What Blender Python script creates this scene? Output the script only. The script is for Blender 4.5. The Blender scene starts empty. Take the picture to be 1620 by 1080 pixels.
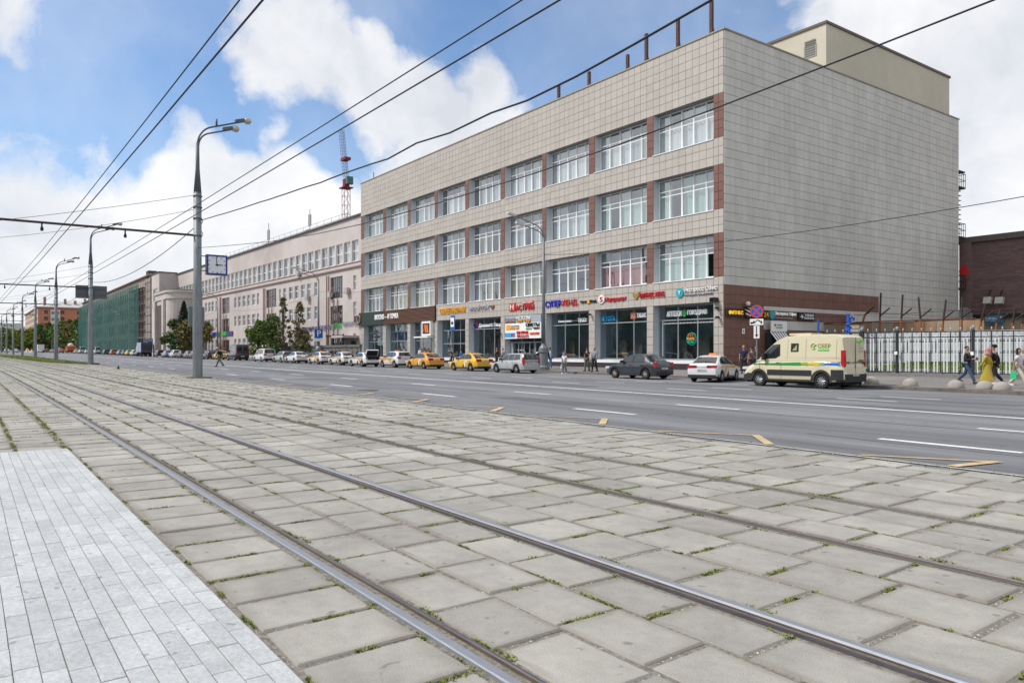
import bpy, math, random
from mathutils import Vector, Matrix
random.seed(7)
S = bpy.context.scene
C = S.collection
ZC = 1.43                      # eye height over the tram slabs
SA, CA, F = 0.8059, 0.5920, 1176.0
# ------------------------------------------------------------------ camera
cam = bpy.data.cameras.new('camera'); camo = bpy.data.objects.new('camera', cam); C.objects.link(camo)
cam.sensor_width = 36; cam.lens = 36*F/1620; cam.shift_y = 18/1620
cam.clip_end = 6000; cam.clip_start = 0.1
camo.location = (0, 0, ZC); camo.rotation_euler = (math.radians(90), 0, math.atan2(SA, CA))
S.camera = camo
S.view_settings.view_transform = 'Standard'; S.view_settings.look = 'None'
S.view_settings.exposure = 0.76; S.view_settings.gamma = 1
S.view_settings.use_curve_mapping = False
S.cycles.max_bounces = 6; S.cycles.transparent_max_bounces = 12
# ------------------------------------------------------------------ sun + sky
SUN_EL, SUN_AZ = 50, 212        # azimuth measured from +Y clockwise
sd = Vector((math.sin(math.radians(SUN_AZ))*math.cos(math.radians(SUN_EL)),
             math.cos(math.radians(SUN_AZ))*math.cos(math.radians(SUN_EL)), math.sin(math.radians(SUN_EL))))
sl = bpy.data.lights.new('sun', 'SUN'); sl.energy = 2.1; sl.angle = math.radians(6); sl.color = (1, .955, .895)
so = bpy.data.objects.new('sun', sl); C.objects.link(so); so.location = (0, 0, 60)
so.rotation_euler = sd.to_track_quat('Z', 'Y').to_euler()
W = bpy.data.worlds.new('World'); S.world = W; W.use_nodes = True
wt = W.node_tree; wt.nodes.clear()
def N(t, kind, **kw):
    n = t.nodes.new(kind)
    for k, v in kw.items():
        if k == 'inp':
            for a, b in v.items(): n.inputs[a].default_value = b
        else: setattr(n, k, v)
    return n
def dirpx(x, y):
    t = (x-810)/F
    return Vector((-SA+CA*t, CA+SA*t, (558-y)/F)).normalized()
def build_world():
    L = wt.links.new
    tc = N(wt, 'ShaderNodeTexCoord')
    sky = N(wt, 'ShaderNodeTexSky', sky_type='NISHITA'); sky.sun_disc = False
    sky.sun_elevation = math.radians(SUN_EL); sky.sun_rotation = math.radians(SUN_AZ)
    sky.air_density = 1.0; sky.dust_density = 0.6; sky.ozone_density = 2.2
    D = tc.outputs['Generated']
    # warp the direction so that blob edges get ragged
    n0 = N(wt, 'ShaderNodeTexNoise', inp={'Scale': 4.5, 'Detail': 7, 'Roughness': .55}); L(D, n0.inputs['Vector'])
    sub = N(wt, 'ShaderNodeVectorMath', operation='SUBTRACT'); L(n0.outputs['Color'], sub.inputs[0]); sub.inputs[1].default_value = (.5, .5, .5)
    sc = N(wt, 'ShaderNodeVectorMath', operation='SCALE'); L(sub.outputs[0], sc.inputs[0]); sc.inputs['Scale'].default_value = .17
    add = N(wt, 'ShaderNodeVectorMath', operation='ADD'); L(D, add.inputs[0]); L(sc.outputs[0], add.inputs[1])
    WD = add.outputs[0]
    acc = None
    # visible cumulus; unseen ones at right added for fill light (direction, angular radius, weight)
    blobs = [((480, 95), .13, 1.0), ((420, 130), .10, .8), ((560, 130), .12, .9), ((650, 150), .11, .9), ((740, 140), .10, .9), ((600, 60), .04, .2),
             ((690, 190), .12, .9), ((780, 190), .08, .8), ((560, 190), .08, .6), ((640, 250), .13, .7),
             ((410, 225), .045, .7), ((345, 300), .11, .75), ((250, 300), .06, .35), ((430, 290), .10, .5), ((300, 210), .05, .35),
             ((1330, 60), .16, 1.0), ((1480, 60), .20, 1.1), ((1600, 120), .25, 1.2), ((1560, 260), .22, 1.1), ((1260, 90), .08, .5),
             ((10, 30), .07, .55), ((100, 350), .14, .25), ((910, 30), .05, .22), ((700, 20), .04, .15),
             ((60, 440), .18, .4), ((250, 430), .18, .4), ((450, 400), .2, .8), ((-200, 420), .25, .5), ((1900, 200), .4, 1.0), ((2600, 100), .6, 1.0), ((2300, -500), .5, .9), ((130, 215), .04, .3)]
    for (p, r, w) in blobs:
        d = N(wt, 'ShaderNodeVectorMath', operation='DISTANCE'); L(WD, d.inputs[0]); d.inputs[1].default_value = dirpx(*p)
        mr = N(wt, 'ShaderNodeMapRange', interpolation_type='SMOOTHSTEP', inp={'From Min': 0, 'From Max': r, 'To Min': w, 'To Max': 0}); L(d.outputs['Value'], mr.inputs['Value'])
        if acc is None: acc = mr.outputs[0]
        else:
            a = N(wt, 'ShaderNodeMath', operation='MAXIMUM' if w > .4 else 'ADD'); L(acc, a.inputs[0]); L(mr.outputs[0], a.inputs[1]); acc = a.outputs[0]
    # clouds over the whole rest of the sky, denser low down
    sep = N(wt, 'ShaderNodeSeparateXYZ'); L(D, sep.inputs[0])
    n1 = N(wt, 'ShaderNodeTexNoise', inp={'Scale': 2.2, 'Detail': 9, 'Roughness': .6}); L(D, n1.inputs['Vector'])
    # a second, finer one for the puffs
    n2 = N(wt, 'ShaderNodeTexNoise', inp={'Scale': 9, 'Detail': 8, 'Roughness': .6}); L(WD, n2.inputs['Vector'])
    back = N(wt, 'ShaderNodeVectorMath', operation='DISTANCE'); L(D, back.inputs[0]); back.inputs[1].default_value = dirpx(700, 250)
    bk = N(wt, 'ShaderNodeMapRange', interpolation_type='SMOOTHSTEP', inp={'From Min': .55, 'From Max': 1.0, 'To Min': 0, 'To Max': 1}); L(back.outputs['Value'], bk.inputs['Value'])
    gen = N(wt, 'ShaderNodeMapRange', inp={'From Min': .34, 'From Max': .56, 'To Min': 0, 'To Max': .95}); L(n1.outputs['Fac'], gen.inputs['Value'])
    gm = N(wt, 'ShaderNodeMath', operation='MULTIPLY'); L(gen.outputs[0], gm.inputs[0]); L(bk.outputs[0], gm.inputs[1])
    mx = N(wt, 'ShaderNodeMath', operation='MAXIMUM'); L(acc, mx.inputs[0]); L(gm.outputs[0], mx.inputs[1])
    low = N(wt, 'ShaderNodeMapRange', interpolation_type='SMOOTHSTEP', inp={'From Min': .04, 'From Max': .30, 'To Min': .62, 'To Max': 0}); L(sep.outputs['Z'], low.inputs['Value'])
    a1 = N(wt, 'ShaderNodeMath', operation='ADD'); L(mx.outputs[0], a1.inputs[0]); L(low.outputs[0], a1.inputs[1])
    nn = N(wt, 'ShaderNodeMapRange', inp={'From Min': .3, 'From Max': .7, 'To Min': -.24, 'To Max': .24}); L(n2.outputs['Fac'], nn.inputs['Value'])
    a2 = N(wt, 'ShaderNodeMath', operation='ADD'); L(a1.outputs[0], a2.inputs[0]); L(nn.outputs[0], a2.inputs[1])
    cov = N(wt, 'ShaderNodeMapRange', interpolation_type='SMOOTHSTEP', inp={'From Min': .14, 'From Max': .64, 'To Min': 0, 'To Max': .96}); L(a2.outputs[0], cov.inputs['Value'])
    # thin veil
    n3 = N(wt, 'ShaderNodeTexNoise', inp={'Scale': 3.0, 'Detail': 6, 'Roughness': .55}); L(WD, n3.inputs['Vector'])
    veil = N(wt, 'ShaderNodeMapRange', inp={'From Min': .35, 'From Max': .75, 'To Min': .06, 'To Max': .40}); L(n3.outputs['Fac'], veil.inputs['Value'])
    c2 = N(wt, 'ShaderNodeMath', operation='MAXIMUM'); L(cov.outputs[0], c2.inputs[0]); L(veil.outputs[0], c2.inputs[1])
    # cloud tone: white tops, grey-blue bodies
    n4 = N(wt, 'ShaderNodeTexNoise', inp={'Scale': 5, 'Detail': 7, 'Roughness': .55}); L(WD, n4.inputs['Vector'])
    tone = N(wt, 'ShaderNodeMapRange', inp={'From Min': .35, 'From Max': .62, 'To Min': 0, 'To Max': 1}); L(n4.outputs['Fac'], tone.inputs['Value'])
    mix = N(wt, 'ShaderNodeMix', data_type='RGBA'); L(tone.outputs[0], mix.inputs['Factor'])
    mix.inputs['A'].default_value = (4.35, 4.5, 4.85, 1); mix.inputs['B'].default_value = (6.25, 6.22, 6.2, 1)
    m2 = N(wt, 'ShaderNodeMix', data_type='RGBA'); L(c2.outputs[0], m2.inputs['Factor']); L(mix.outputs['Result'], m2.inputs['B'])
    sg = N(wt, 'ShaderNodeMix', data_type='RGBA', blend_type='MULTIPLY'); sg.inputs['Factor'].default_value = 1
    L(sky.outputs[0], sg.inputs['A']); sg.inputs['B'].default_value = (.49, .745, .93, 1); L(sg.outputs['Result'], m2.inputs['A'])
    bg = N(wt, 'ShaderNodeBackground'); bg.inputs['Strength'].default_value = .10; L(m2.outputs['Result'], bg.inputs['Color'])
    out = N(wt, 'ShaderNodeOutputWorld'); L(bg.outputs[0], out.inputs['Surface'])
build_world()
# ------------------------------------------------------------------ materials
MATS = {}
def mat(name, col, rough=.7, var=0, scale=3, bump=0, bscale=None, metal=0, spec=.4, per=0, col2=None, stain=0, emit=0, stretch=None, coat=0, spots=0, grime=None):
    """principled with noise colour variation, fine bump and per-piece tone"""
    if name in MATS: return MATS[name]
    m = bpy.data.materials.new(name); m.use_nodes = True; t = m.node_tree; L = t.links.new
    b = t.nodes['Principled BSDF']; b.inputs['Roughness'].default_value = rough; b.inputs['Metallic'].default_value = metal
    b.inputs['Specular IOR Level'].default_value = spec
    b.inputs['Base Color'].default_value = (*col, 1)
    if coat: b.inputs['Coat Weight'].default_value = coat; b.inputs['Coat Roughness'].default_value = .04
    if emit: b.inputs['Emission Color'].default_value = (*col, 1); b.inputs['Emission Strength'].default_value = emit
    MATS[name] = m
    if not (var or bump or per or stain or spots): return m
    tc = N(t, 'ShaderNodeTexCoord'); geo = N(t, 'ShaderNodeNewGeometry'); co = geo.outputs['Position']
    if stretch:
        mp = N(t, 'ShaderNodeMapping'); L(co, mp.inputs['Vector']); mp.inputs['Scale'].default_value = stretch; co = mp.outputs[0]
    cur = None
    if var:
        nz = N(t, 'ShaderNodeTexNoise', inp={'Scale': scale, 'Detail': 8, 'Roughness': .65}); L(co, nz.inputs['Vector'])
        mr = N(t, 'ShaderNodeMapRange', inp={'From Min': .3, 'From Max': .7, 'To Min': 0, 'To Max': 1}); L(nz.outputs['Fac'], mr.inputs['Value'])
        mx = N(t, 'ShaderNodeMix', data_type='RGBA'); L(mr.outputs[0], mx.inputs['Factor'])
        c2 = col2 or tuple(min(1, c*(1+var)) for c in col); c1 = col if col2 else tuple(c*(1-var) for c in col)
        mx.inputs['A'].default_value = (*c1, 1); mx.inputs['B'].default_value = (*c2, 1); cur = mx.outputs['Result']
    def mul(fac_out, lo, hi):
        nonlocal cur
        r = N(t, 'ShaderNodeMapRange', inp={'From Min': 0, 'From Max': 1, 'To Min': lo, 'To Max': hi}); L(fac_out, r.inputs['Value'])
        h = N(t, 'ShaderNodeMix', data_type='RGBA', blend_type='MULTIPLY'); h.inputs['Factor'].default_value = 1
        if cur is None: h.inputs['A'].default_value = (*col, 1)
        else: L(cur, h.inputs['A'])
        L(r.outputs[0], h.inputs['B']); cur = h.outputs['Result']
    if per:
        oi = N(t, 'ShaderNodeObjectInfo'); s = N(t, 'ShaderNodeMath', operation='ADD')
        L(oi.outputs['Random'], s.inputs[0]); L(geo.outputs['Random Per Island'], s.inputs[1])
        fr = N(t, 'ShaderNodeMath', operation='FRACT'); L(s.outputs[0], fr.inputs[0]); mul(fr.outputs[0], 1-per, 1+per)
    if stain:
        n5 = N(t, 'ShaderNodeTexNoise', inp={'Scale': scale*.13, 'Detail': 5, 'Roughness': .6}); L(co, n5.inputs['Vector'])
        r5 = N(t, 'ShaderNodeMapRange', inp={'From Min': .35, 'From Max': .65, 'To Min': 0, 'To Max': 1}); L(n5.outputs['Fac'], r5.inputs['Value'])
        mul(r5.outputs[0], 1-stain, 1+stain*.5)
    if grime:      # dirt that has settled along the edges of each piece
        at_ = N(t, 'ShaderNodeAttribute', attribute_name='grime'); n8 = N(t, 'ShaderNodeTexNoise', inp={'Scale': 7, 'Detail': 6, 'Roughness': .6}); L(geo.outputs['Position'], n8.inputs['Vector'])
        ad = N(t, 'ShaderNodeMath', operation='MULTIPLY'); L(at_.outputs['Fac'], ad.inputs[0]); L(n8.outputs['Fac'], ad.inputs[1])
        r8 = N(t, 'ShaderNodeMapRange', inp={'From Min': .10, 'From Max': .62, 'To Min': 0, 'To Max': .75}); L(ad.outputs[0], r8.inputs['Value'])
        m8 = N(t, 'ShaderNodeMix', data_type='RGBA'); L(r8.outputs[0], m8.inputs['Factor']); L(cur, m8.inputs['A']); m8.inputs['B'].default_value = (*grime, 1); cur = m8.outputs['Result']
    if spots:      # small dark spots and blotches of dirt
        n6 = N(t, 'ShaderNodeTexNoise', inp={'Scale': spots, 'Detail': 3, 'Roughness': .5}); L(geo.outputs['Position'], n6.inputs['Vector'])
        r6 = N(t, 'ShaderNodeMapRange', inp={'From Min': .66, 'From Max': .73, 'To Min': 1, 'To Max': 0}); L(n6.outputs['Fac'], r6.inputs['Value']); mul(r6.outputs[0], .62, 1)
        n7 = N(t, 'ShaderNodeTexNoise', inp={'Scale': spots*16, 'Detail': 4, 'Roughness': .8}); L(geo.outputs['Position'], n7.inputs['Vector'])
        r7 = N(t, 'ShaderNodeMapRange', inp={'From Min': .3, 'From Max': .7, 'To Min': 0, 'To Max': 1}); L(n7.outputs['Fac'], r7.inputs['Value']); mul(r7.outputs[0], .80, 1.2)
    if cur is not None: L(cur, b.inputs['Base Color'])
    if bump:
        bn = N(t, 'ShaderNodeTexNoise', inp={'Scale': bscale or scale*8, 'Detail': 6, 'Roughness': .7}); L(co, bn.inputs['Vector'])
        bp = N(t, 'ShaderNodeBump', inp={'Strength': bump, 'Distance': .02}); L(bn.outputs['Fac'], bp.inputs['Height']); L(bp.outputs[0], b.inputs['Normal'])
    return m
def glassmat(name, tint=(.75, .82, .82), f0=.15, rough=.02):
    if name in MATS: return MATS[name]
    m = bpy.data.materials.new(name); m.use_nodes = True; t = m.node_tree; L = t.links.new; t.nodes.clear()
    tr = N(t, 'ShaderNodeBsdfTransparent'); tr.inputs[0].default_value = (*tint, 1)
    gl = N(t, 'ShaderNodeBsdfGlossy'); gl.inputs['Roughness'].default_value = rough; gl.inputs[0].default_value = (.93, .97, 1, 1)
    geo = N(t, 'ShaderNodeNewGeometry'); dt = N(t, 'ShaderNodeVectorMath', operation='DOT_PRODUCT'); L(geo.outputs['Incoming'], dt.inputs[0]); L(geo.outputs['Normal'], dt.inputs[1])
    ab = N(t, 'ShaderNodeMath', operation='ABSOLUTE'); L(dt.outputs['Value'], ab.inputs[0]); om = N(t, 'ShaderNodeMath', operation='SUBTRACT'); om.inputs[0].default_value = 1; L(ab.outputs[0], om.inputs[1])
    pw = N(t, 'ShaderNodeMath', operation='POWER'); L(om.outputs[0], pw.inputs[0]); pw.inputs[1].default_value = 5
    fr = N(t, 'ShaderNodeMath', operation='MULTIPLY_ADD'); L(pw.outputs[0], fr.inputs[0]); fr.inputs[1].default_value = 1-f0; fr.inputs[2].default_value = f0
    bn = N(t, 'ShaderNodeTexNoise', inp={'Scale': .8, 'Detail': 1}); L(geo.outputs['Position'], bn.inputs['Vector'])
    bp = N(t, 'ShaderNodeBump', inp={'Strength': .22, 'Distance': .05}); L(bn.outputs['Fac'], bp.inputs['Height']); L(bp.outputs[0], gl.inputs['Normal'])
    mx = N(t, 'ShaderNodeMixShader'); L(fr.outputs[0], mx.inputs[0]); L(tr.outputs[0], mx.inputs[1]); L(gl.outputs[0], mx.inputs[2])
    o = N(t, 'ShaderNodeOutputMaterial'); L(mx.outputs[0], o.inputs[0]); MATS[name] = m
    return m
# ------------------------------------------------------------------ mesh helpers
class MB:
    def __init__(s): s.v = []; s.f = []; s.m = []; s.g = None
    def add(s, vs, fs, m=0, g=None):
        if g: s.g = (s.g or [0]*len(s.v))+list(g)
        elif s.g is not None: s.g += [0]*len(vs)
        k = len(s.v); s.v += [tuple(p) for p in vs]; s.f += [tuple(i+k for i in q) for q in fs]; s.m += [m]*len(fs); return s
    def hexa(s, p, m=0):   # p: 4 bottom (ccw), 4 top
        return s.add(p, [(3, 2, 1, 0), (4, 5, 6, 7), (0, 1, 5, 4), (1, 2, 6, 5), (2, 3, 7, 6), (3, 0, 4, 7)], m)
    def box(s, x0, x1, y0, y1, z0, z1, m=0):
        return s.hexa([(x0, y0, z0), (x1, y0, z0), (x1, y1, z0), (x0, y1, z0), (x0, y0, z1), (x1, y0, z1), (x1, y1, z1), (x0, y1, z1)], m)
    def quad(s, a, b, c, d, m=0): return s.add([a, b, c, d], [(0, 1, 2, 3)], m)
    def tube(s, pts, r, n=8, m=0, cap=True):
        pts = [Vector(p) for p in pts]; rs = r if isinstance(r, (list, tuple)) else [r]*len(pts); vs = []; K = len(pts)
        up = None
        for i, p in enumerate(pts):
            d = (pts[min(i+1, K-1)]-pts[max(i-1, 0)])
            if d.length < 1e-9: d = Vector((0, 0, 1))
            d.normalize()
            if up is None: up = Vector((0, 0, 1)) if abs(d.z) < .9 else Vector((1, 0, 0))
            a = d.cross(up); 
            if a.length < 1e-4: a = d.cross(Vector((0, 1, 0)))
            a.normalize(); b = a.cross(d).normalized(); up = b
            for j in range(n):
                t = 2*math.pi*j/n; vs.append(p+a*math.cos(t)*rs[i]+b*math.sin(t)*rs[i])
        fs = [(i*n+j, i*n+(j+1) % n, (i+1)*n+(j+1) % n, (i+1)*n+j) for i in range(K-1) for j in range(n)]
        if cap: fs += [tuple(range(n))[::-1], tuple((K-1)*n+j for j in range(n))]
        return s.add(vs, fs, m)
    def lathe(s, prof, c=(0, 0, 0), n=12, m=0, axis='z'):
        vs = []
        for (r, z) in prof:
            for j in range(n):
                t = 2*math.pi*j/n; a, b = r*math.cos(t), r*math.sin(t)
                vs.append((c[0]+a, c[1]+b, c[2]+z) if axis == 'z' else ((c[0]+a, c[1]+z, c[2]+b) if axis == 'y' else (c[0]+z, c[1]+a, c[2]+b)))
        K = len(prof); fs = [(i*n+j, i*n+(j+1) % n, (i+1)*n+(j+1) % n, (i+1)*n+j) for i in range(K-1) for j in range(n)]
        fs += [tuple(range(n))[::-1], tuple((K-1)*n+j for j in range(n))]
        return s.add(vs, fs, m)
    def mesh(s, name, mats, smooth=False):
        me = bpy.data.meshes.new(name); me.from_pydata(s.v, [], s.f)
        for m in (mats if isinstance(mats, (list, tuple)) else [mats]): me.materials.append(m)
        if max(s.m, default=0) > 0: me.polygons.foreach_set('material_index', s.m)
        if smooth: me.polygons.foreach_set('use_smooth', [True]*len(me.polygons))
        if s.g: me.attributes.new('grime', 'FLOAT', 'POINT').data.foreach_set('value', s.g)
        me.update(); return me
    def obj(s, name, mats, parent=None, loc=(0, 0, 0), smooth=False):
        return mk(name, s.mesh(name, mats, smooth), parent, loc)
def mk(name, me, parent=None, loc=(0, 0, 0)):
    o = bpy.data.objects.new(name, me); C.objects.link(o); o.location = loc
    if parent: o.parent = parent
    return o
def tag(o, label=None, cat=None, group=None, kind=None):
    for k, v in (('label', label), ('category', cat), ('group', group), ('kind', kind)):
        if v: o[k] = v
    return o
def thing(name, label, cat, loc=(0, 0, 0), rz=0, group=None):
    o = bpy.data.objects.new(name, None); C.objects.link(o); o.location = loc; o.rotation_euler = (0, 0, rz)
    o.empty_display_size = .2
    return tag(o, label, cat, group)
def dup(root, loc, rz=0, label=None, group=None, recolor=None, skip=(), scale=None):
    r = root.copy(); C.objects.link(r); r.location = loc; r.rotation_euler = (0, 0, rz)
    if scale: r.scale = scale
    if label: r['label'] = label
    if group: r['group'] = group
    def rec(src, dst):
        for ch in list(src.children):
            nm = ch.name.split('.')[0]
            if nm in skip: continue
            c = ch.copy(); C.objects.link(c); c.parent = dst
            if recolor:
                for i, ms in enumerate(c.material_slots):
                    if ms.material and ms.material.name in recolor:
                        nm_ = ms.material.name; ms.link = 'OBJECT'; ms.material = recolor[nm_]
            rec(ch, c)
    rec(root, r); return r
FONTS = {}
def text_mesh(body, h, w=None, ext=.03, shear=0, bold=.0, spacing=1.0):
    c = bpy.data.curves.new('t', 'FONT'); c.body = body; c.extrude = ext; c.offset = bold; c.shear = shear; c.resolution_u = 2; c.space_character = spacing
    o = bpy.data.objects.new('t', c); C.objects.link(o)
    me = bpy.data.meshes.new_from_object(o.evaluated_get(bpy.context.evaluated_depsgraph_get()))
    bpy.data.objects.remove(o); bpy.data.curves.remove(c)
    xs = [v.co.x for v in me.vertices]; ys = [v.co.y for v in me.vertices]
    if not xs: return me
    x0, x1, y0, y1 = min(xs), max(xs), min(ys), max(ys); sy = h/(y1-y0); sx = (w/(x1-x0)) if w else sy
    for v in me.vertices: v.co = ((v.co.x-(x0+x1)/2)*sx, (v.co.y-(y0+y1)/2)*sy, v.co.z)
    return me
def lettering(body, m, parent, loc, rot, h, w=None, ext=.03, **kw):
    me = text_mesh(body, h, w, ext, **kw); me.materials.append(m)
    o = mk('lettering', me, parent, loc); o.rotation_euler = rot; return o
def at(px, Y):
    t = (px-810)/F; return Y*(-SA+CA*t)/(CA+SA*t)
def zat(px, py, Y):
    t = (px-810)/F; return ZC+(558-py)/F*Y/(CA+SA*t)
def H0(Y):
    if Y < 9.8: return 1.43
    if Y < 32: return 1.43+.0145*(Y-9.8)
    return 1.752
def xr(X): return .0048*max(-420, min(60, X))
def gz(X, Y): return ZC-H0(Y)-xr(X)                       # carriageway / track level
def kerbY(X):
    return 34.0 if X > -21 else (36.3 if X < -27 else 34.0+2.3*(-21-X)/6)
def sz(X, Y):                                             # pavement level
    k = kerbY(X); f = max(0, min(1, (Y-k)/(42-k))); return ZC-(1.602-.20*f)-xr(X)
def toff(X):                                              # tracks bend away gently in the distance
    return 0 if X > -10 else -.0001*(X+10)**2
# ------------------------------------------------------------------ the setting
M_asph = mat('asphalt', (.190, .193, .205), .85, .22, 3.2, bump=.5, bscale=45, stain=.30, stretch=(.07, 1, 1), spots=3.5)
M_side = mat('pavement_asphalt', (.20, .188, .180), .9, .12, 2, bump=.3, bscale=40, stain=.12, spots=3)
M_kerb = mat('kerb_granite', (.17, .15, .135), .9, .25, scale=4, bump=.3, stain=.2)
M_bed = mat('joint_gravel', (.11, .10, .08), .95, .4, scale=30, bump=.8, bscale=60, col2=(.36, .34, .29))
M_slab = mat('concrete_slab', (.360, .345, .312), .92, .10, scale=7, bump=.45, bscale=110, per=.10, stain=.20, spots=9, grime=(.165, .138, .105))
M_gran = mat('granite_paver', (.465, .48, .487), .85, .17, scale=38, bump=.35, bscale=90, per=.09, stain=.10, spots=13)
M_line = mat('white_road_paint', (.74, .74, .72), .8, .2, scale=9, bump=.15, stain=.15, spots=7)
M_yel = mat('yellow_road_paint', (.60, .45, .26), .8, .2, scale=9, bump=.15, stain=.2, spots=7)
M_grass = mat('grass_blades', (.13, .19, .035), .8, .4, scale=6, per=.4, spec=.2, col2=(.27, .27, .09))
M_turf = mat('turf', (.09, .13, .025), .95, .4, scale=2, bump=.6, bscale=30)
M_soil = mat('far_ground', (.12, .13, .08), .95, .3, scale=.2)
def frange(a, b, n): return [a+(b-a)*i/(n-1) for i in range(n)]
def sheet(name, xs, ys, zf, m, kind='structure', dz=0):
    b = MB(); nx, ny = len(xs), len(ys)
    vs = [(x, (y(x) if callable(y) else y), 0) for x in xs for y in ys]
    vs = [(x, y, zf(x, y)+dz) for (x, y, _) in vs]
    b.add(vs, [(i*ny+j, (i+1)*ny+j, (i+1)*ny+j+1, i*ny+j+1) for i in range(nx-1) for j in range(ny-1)])
    o = b.obj(name, m); tag(o, kind=kind); return o
sheet('ground', [-3000, -420, -200, -90, 0, 60, 3000], [-3000, -60, 0, 9.8, 32, 42, 60, 90, 3000], lambda x, y: gz(x, min(y, 60))-.35, M_soil)
XS = [-420, -300, -200, -140, -100, -70, -50, -40, -32, -27, -24, -21, -16, -8, 0, 20, 60]
sheet('road', XS, [lambda x: 9.55 if x > -77 else 9.6-.012*(-77-x), 12, 15, 18, 21, 24, 28, 32, lambda x: kerbY(x)+.02], gz, M_asph)
sheet('pavement', XS, [lambda x: kerbY(x)+.16, lambda x: kerbY(x)+2.5, lambda x: 42, lambda x: 62], sz, M_side)
# kerb stones
k = MB(); x = -420
kst = tag(thing('kerb', None, None), kind='structure')
mkst = None
seg = [x for x in [-420+20*i for i in range(17)]]
cnt = 0
X = -90.0
def kerb_mesh(Lk):
    b = MB(); b.box(-Lk/2+.006, Lk/2-.006, 0, .16, -.2, 0); return b.mesh('kerb_stone', M_kerb)
km = kerb_mesh(1.0)
while X < 6:
    y0, y1 = kerbY(X), kerbY(X+1); o = mk('kerb_stone', km, kst, (X+.5, (y0+y1)/2, sz(X+.5, 34)+.004+random.uniform(-.004, .004)))
    o.rotation_euler = (0, math.atan(.0048), math.atan2(y1-y0, 1)); X += 1.0
b = MB()
for (a, c) in ((-420, -300), (-300, -200), (-200, -140), (-140, -90)):
    b.hexa([(a, 36.3, sz(a, 36)-.25), (c, 36.3, sz(c, 36)-.25), (c, 36.46, sz(c, 36)-.25), (a, 36.46, sz(a, 36)-.25),
            (a, 36.3, sz(a, 36)+.004), (c, 36.3, sz(c, 36)+.004), (c, 36.46, sz(c, 36)+.004), (a, 36.46, sz(a, 36)+.004)])
b.obj('far_kerb_run', M_kerb, kst)
# ---- painted markings
rm = tag(thing('road_markings', None, None), kind='structure')
def strip(b, x0, y0, x1, y1, w, dz=.006):
    d = Vector((x1-x0, y1-y0, 0)).normalized(); n = Vector((-d.y, d.x, 0))*w/2
    p = [Vector((x0, y0, 0))-n, Vector((x1, y1, 0))-n, Vector((x1, y1, 0))+n, Vector((x0, y0, 0))+n]
    b.quad(*[(q.x, q.y, gz(q.x, q.y)+dz) for q in p])
b = MB(); xs = [-420, -300, -200, -120, -80, -50, -30, -15, 0, 40]
for a, c in zip(xs, xs[1:]): strip(b, a, 20.05, c, 20.05, .28)
b.obj('solid_lane_line', M_line, rm)
nd = 0; far = MB()
for Y in (12.3, 16.1, 24.3, 27.3, 30.3):
    for i in range(-46, 3):
        xa = -14.1+7.72*i
        if Y == 30.3 and not (-38 < xa < -25 or xa < -60): continue
        if xa > 12: continue
        if xa > -110:
            b = MB(); strip(b, xa, Y, xa+2.1, Y, .19); b.obj('lane_dash', M_line, rm)
        else: strip(far, xa, Y, xa+2.1, Y, .13)
tag(far.obj('far_lane_dashes', M_line, rm), kind='stuff')
for i in range(-8, 4):
    xp = -7.75+3.7*i; 
    b = MB(); strip(b, xp-1.35, 9.92, xp, 10.85, .10, .007); strip(b, xp-.02, 10.86, xp+(.95 if i != 1 else -.15), 9.86, .14, .011)
    b.obj('zigzag_marking', M_yel, rm)
b = MB()
for a, c in zip([-77, -60, -45, -32, -22, -14, -7, 0, 8], [-60, -45, -32, -22, -14, -7, 0, 8, 20]): strip(b, a, 9.735, c, 9.735, .075, .012)
b.obj('flush_edge_strip', mat('pale_edge_concrete', (.42, .40, .35), .9, .25, scale=6), rm)
# dark cracks and old seams in the asphalt
random.seed(17); b = MB()
for i in range(46):
    y_ = random.uniform(10.3, 31); x_ = random.uniform(-60, 0); n_ = random.randint(5, 22); lo = random.random() < .75; pts_ = [(x_, y_)]
    for j in range(n_): x_ += random.uniform(.3, .9)*(1 if lo else .15); y_ += random.gauss(0, .05) if lo else random.uniform(.2, .5); pts_.append((x_, y_))
    w_ = random.uniform(.02, .06)
    for p_, q_ in zip(pts_, pts_[1:]):
        if p_[1] < 32 and q_[1] < 32: strip(b, *p_, *q_, w_, .0035)
tag(b.obj('asphalt_crack', mat('crack_tar', (.045, .046, .05), .9), rm), kind='stuff')
M_patch = [mat('asphalt_patch_dark', (.12, .122, .13), .9, .15, scale=8, bump=.4, bscale=60, spots=6), mat('asphalt_patch_pale', (.215, .215, .222), .9, .12, scale=8, bump=.4, bscale=60, spots=6)]
for (x_, y_, l_, w_, k_) in ((-19, 13.6, 4.2, 1.1, 0), (-9.5, 18.0, 6.0, .7, 1), (-33, 22.2, 9.0, 1.6, 0), (-14, 26.0, 5.0, 1.3, 0), (-44, 14.2, 7, 1.0, 1), (-27, 29.2, 6.0, 1.2, 0), (-7, 22.0, 5.0, .5, 0), (-58, 18, 9, 1.4, 0)):
    b = MB(); n_ = 9; top = [(x_+l_*i/n_, y_+w_/2+random.gauss(0, .04)) for i in range(n_+1)]; bot = [(x_+l_*i/n_, y_-w_/2+random.gauss(0, .04)) for i in range(n_+1)]
    for i in range(n_): b.quad(*[(p_[0], p_[1], gz(*p_)+.0018) for p_ in (bot[i], bot[i+1], top[i+1], top[i])])
    b.obj('asphalt_patch', M_patch[k_], rm)
# manhole and road patches
b = MB(); b.lathe([(.01, 0), (.38, 0), (.38, .008), (.01, .008)], (-24.5, 11.6, gz(-24.5, 11.6)), 20); b.obj('manhole_cover', mat('cast_iron', (.06, .06, .062), .6, .2, scale=20, bump=.3), rm)
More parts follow.
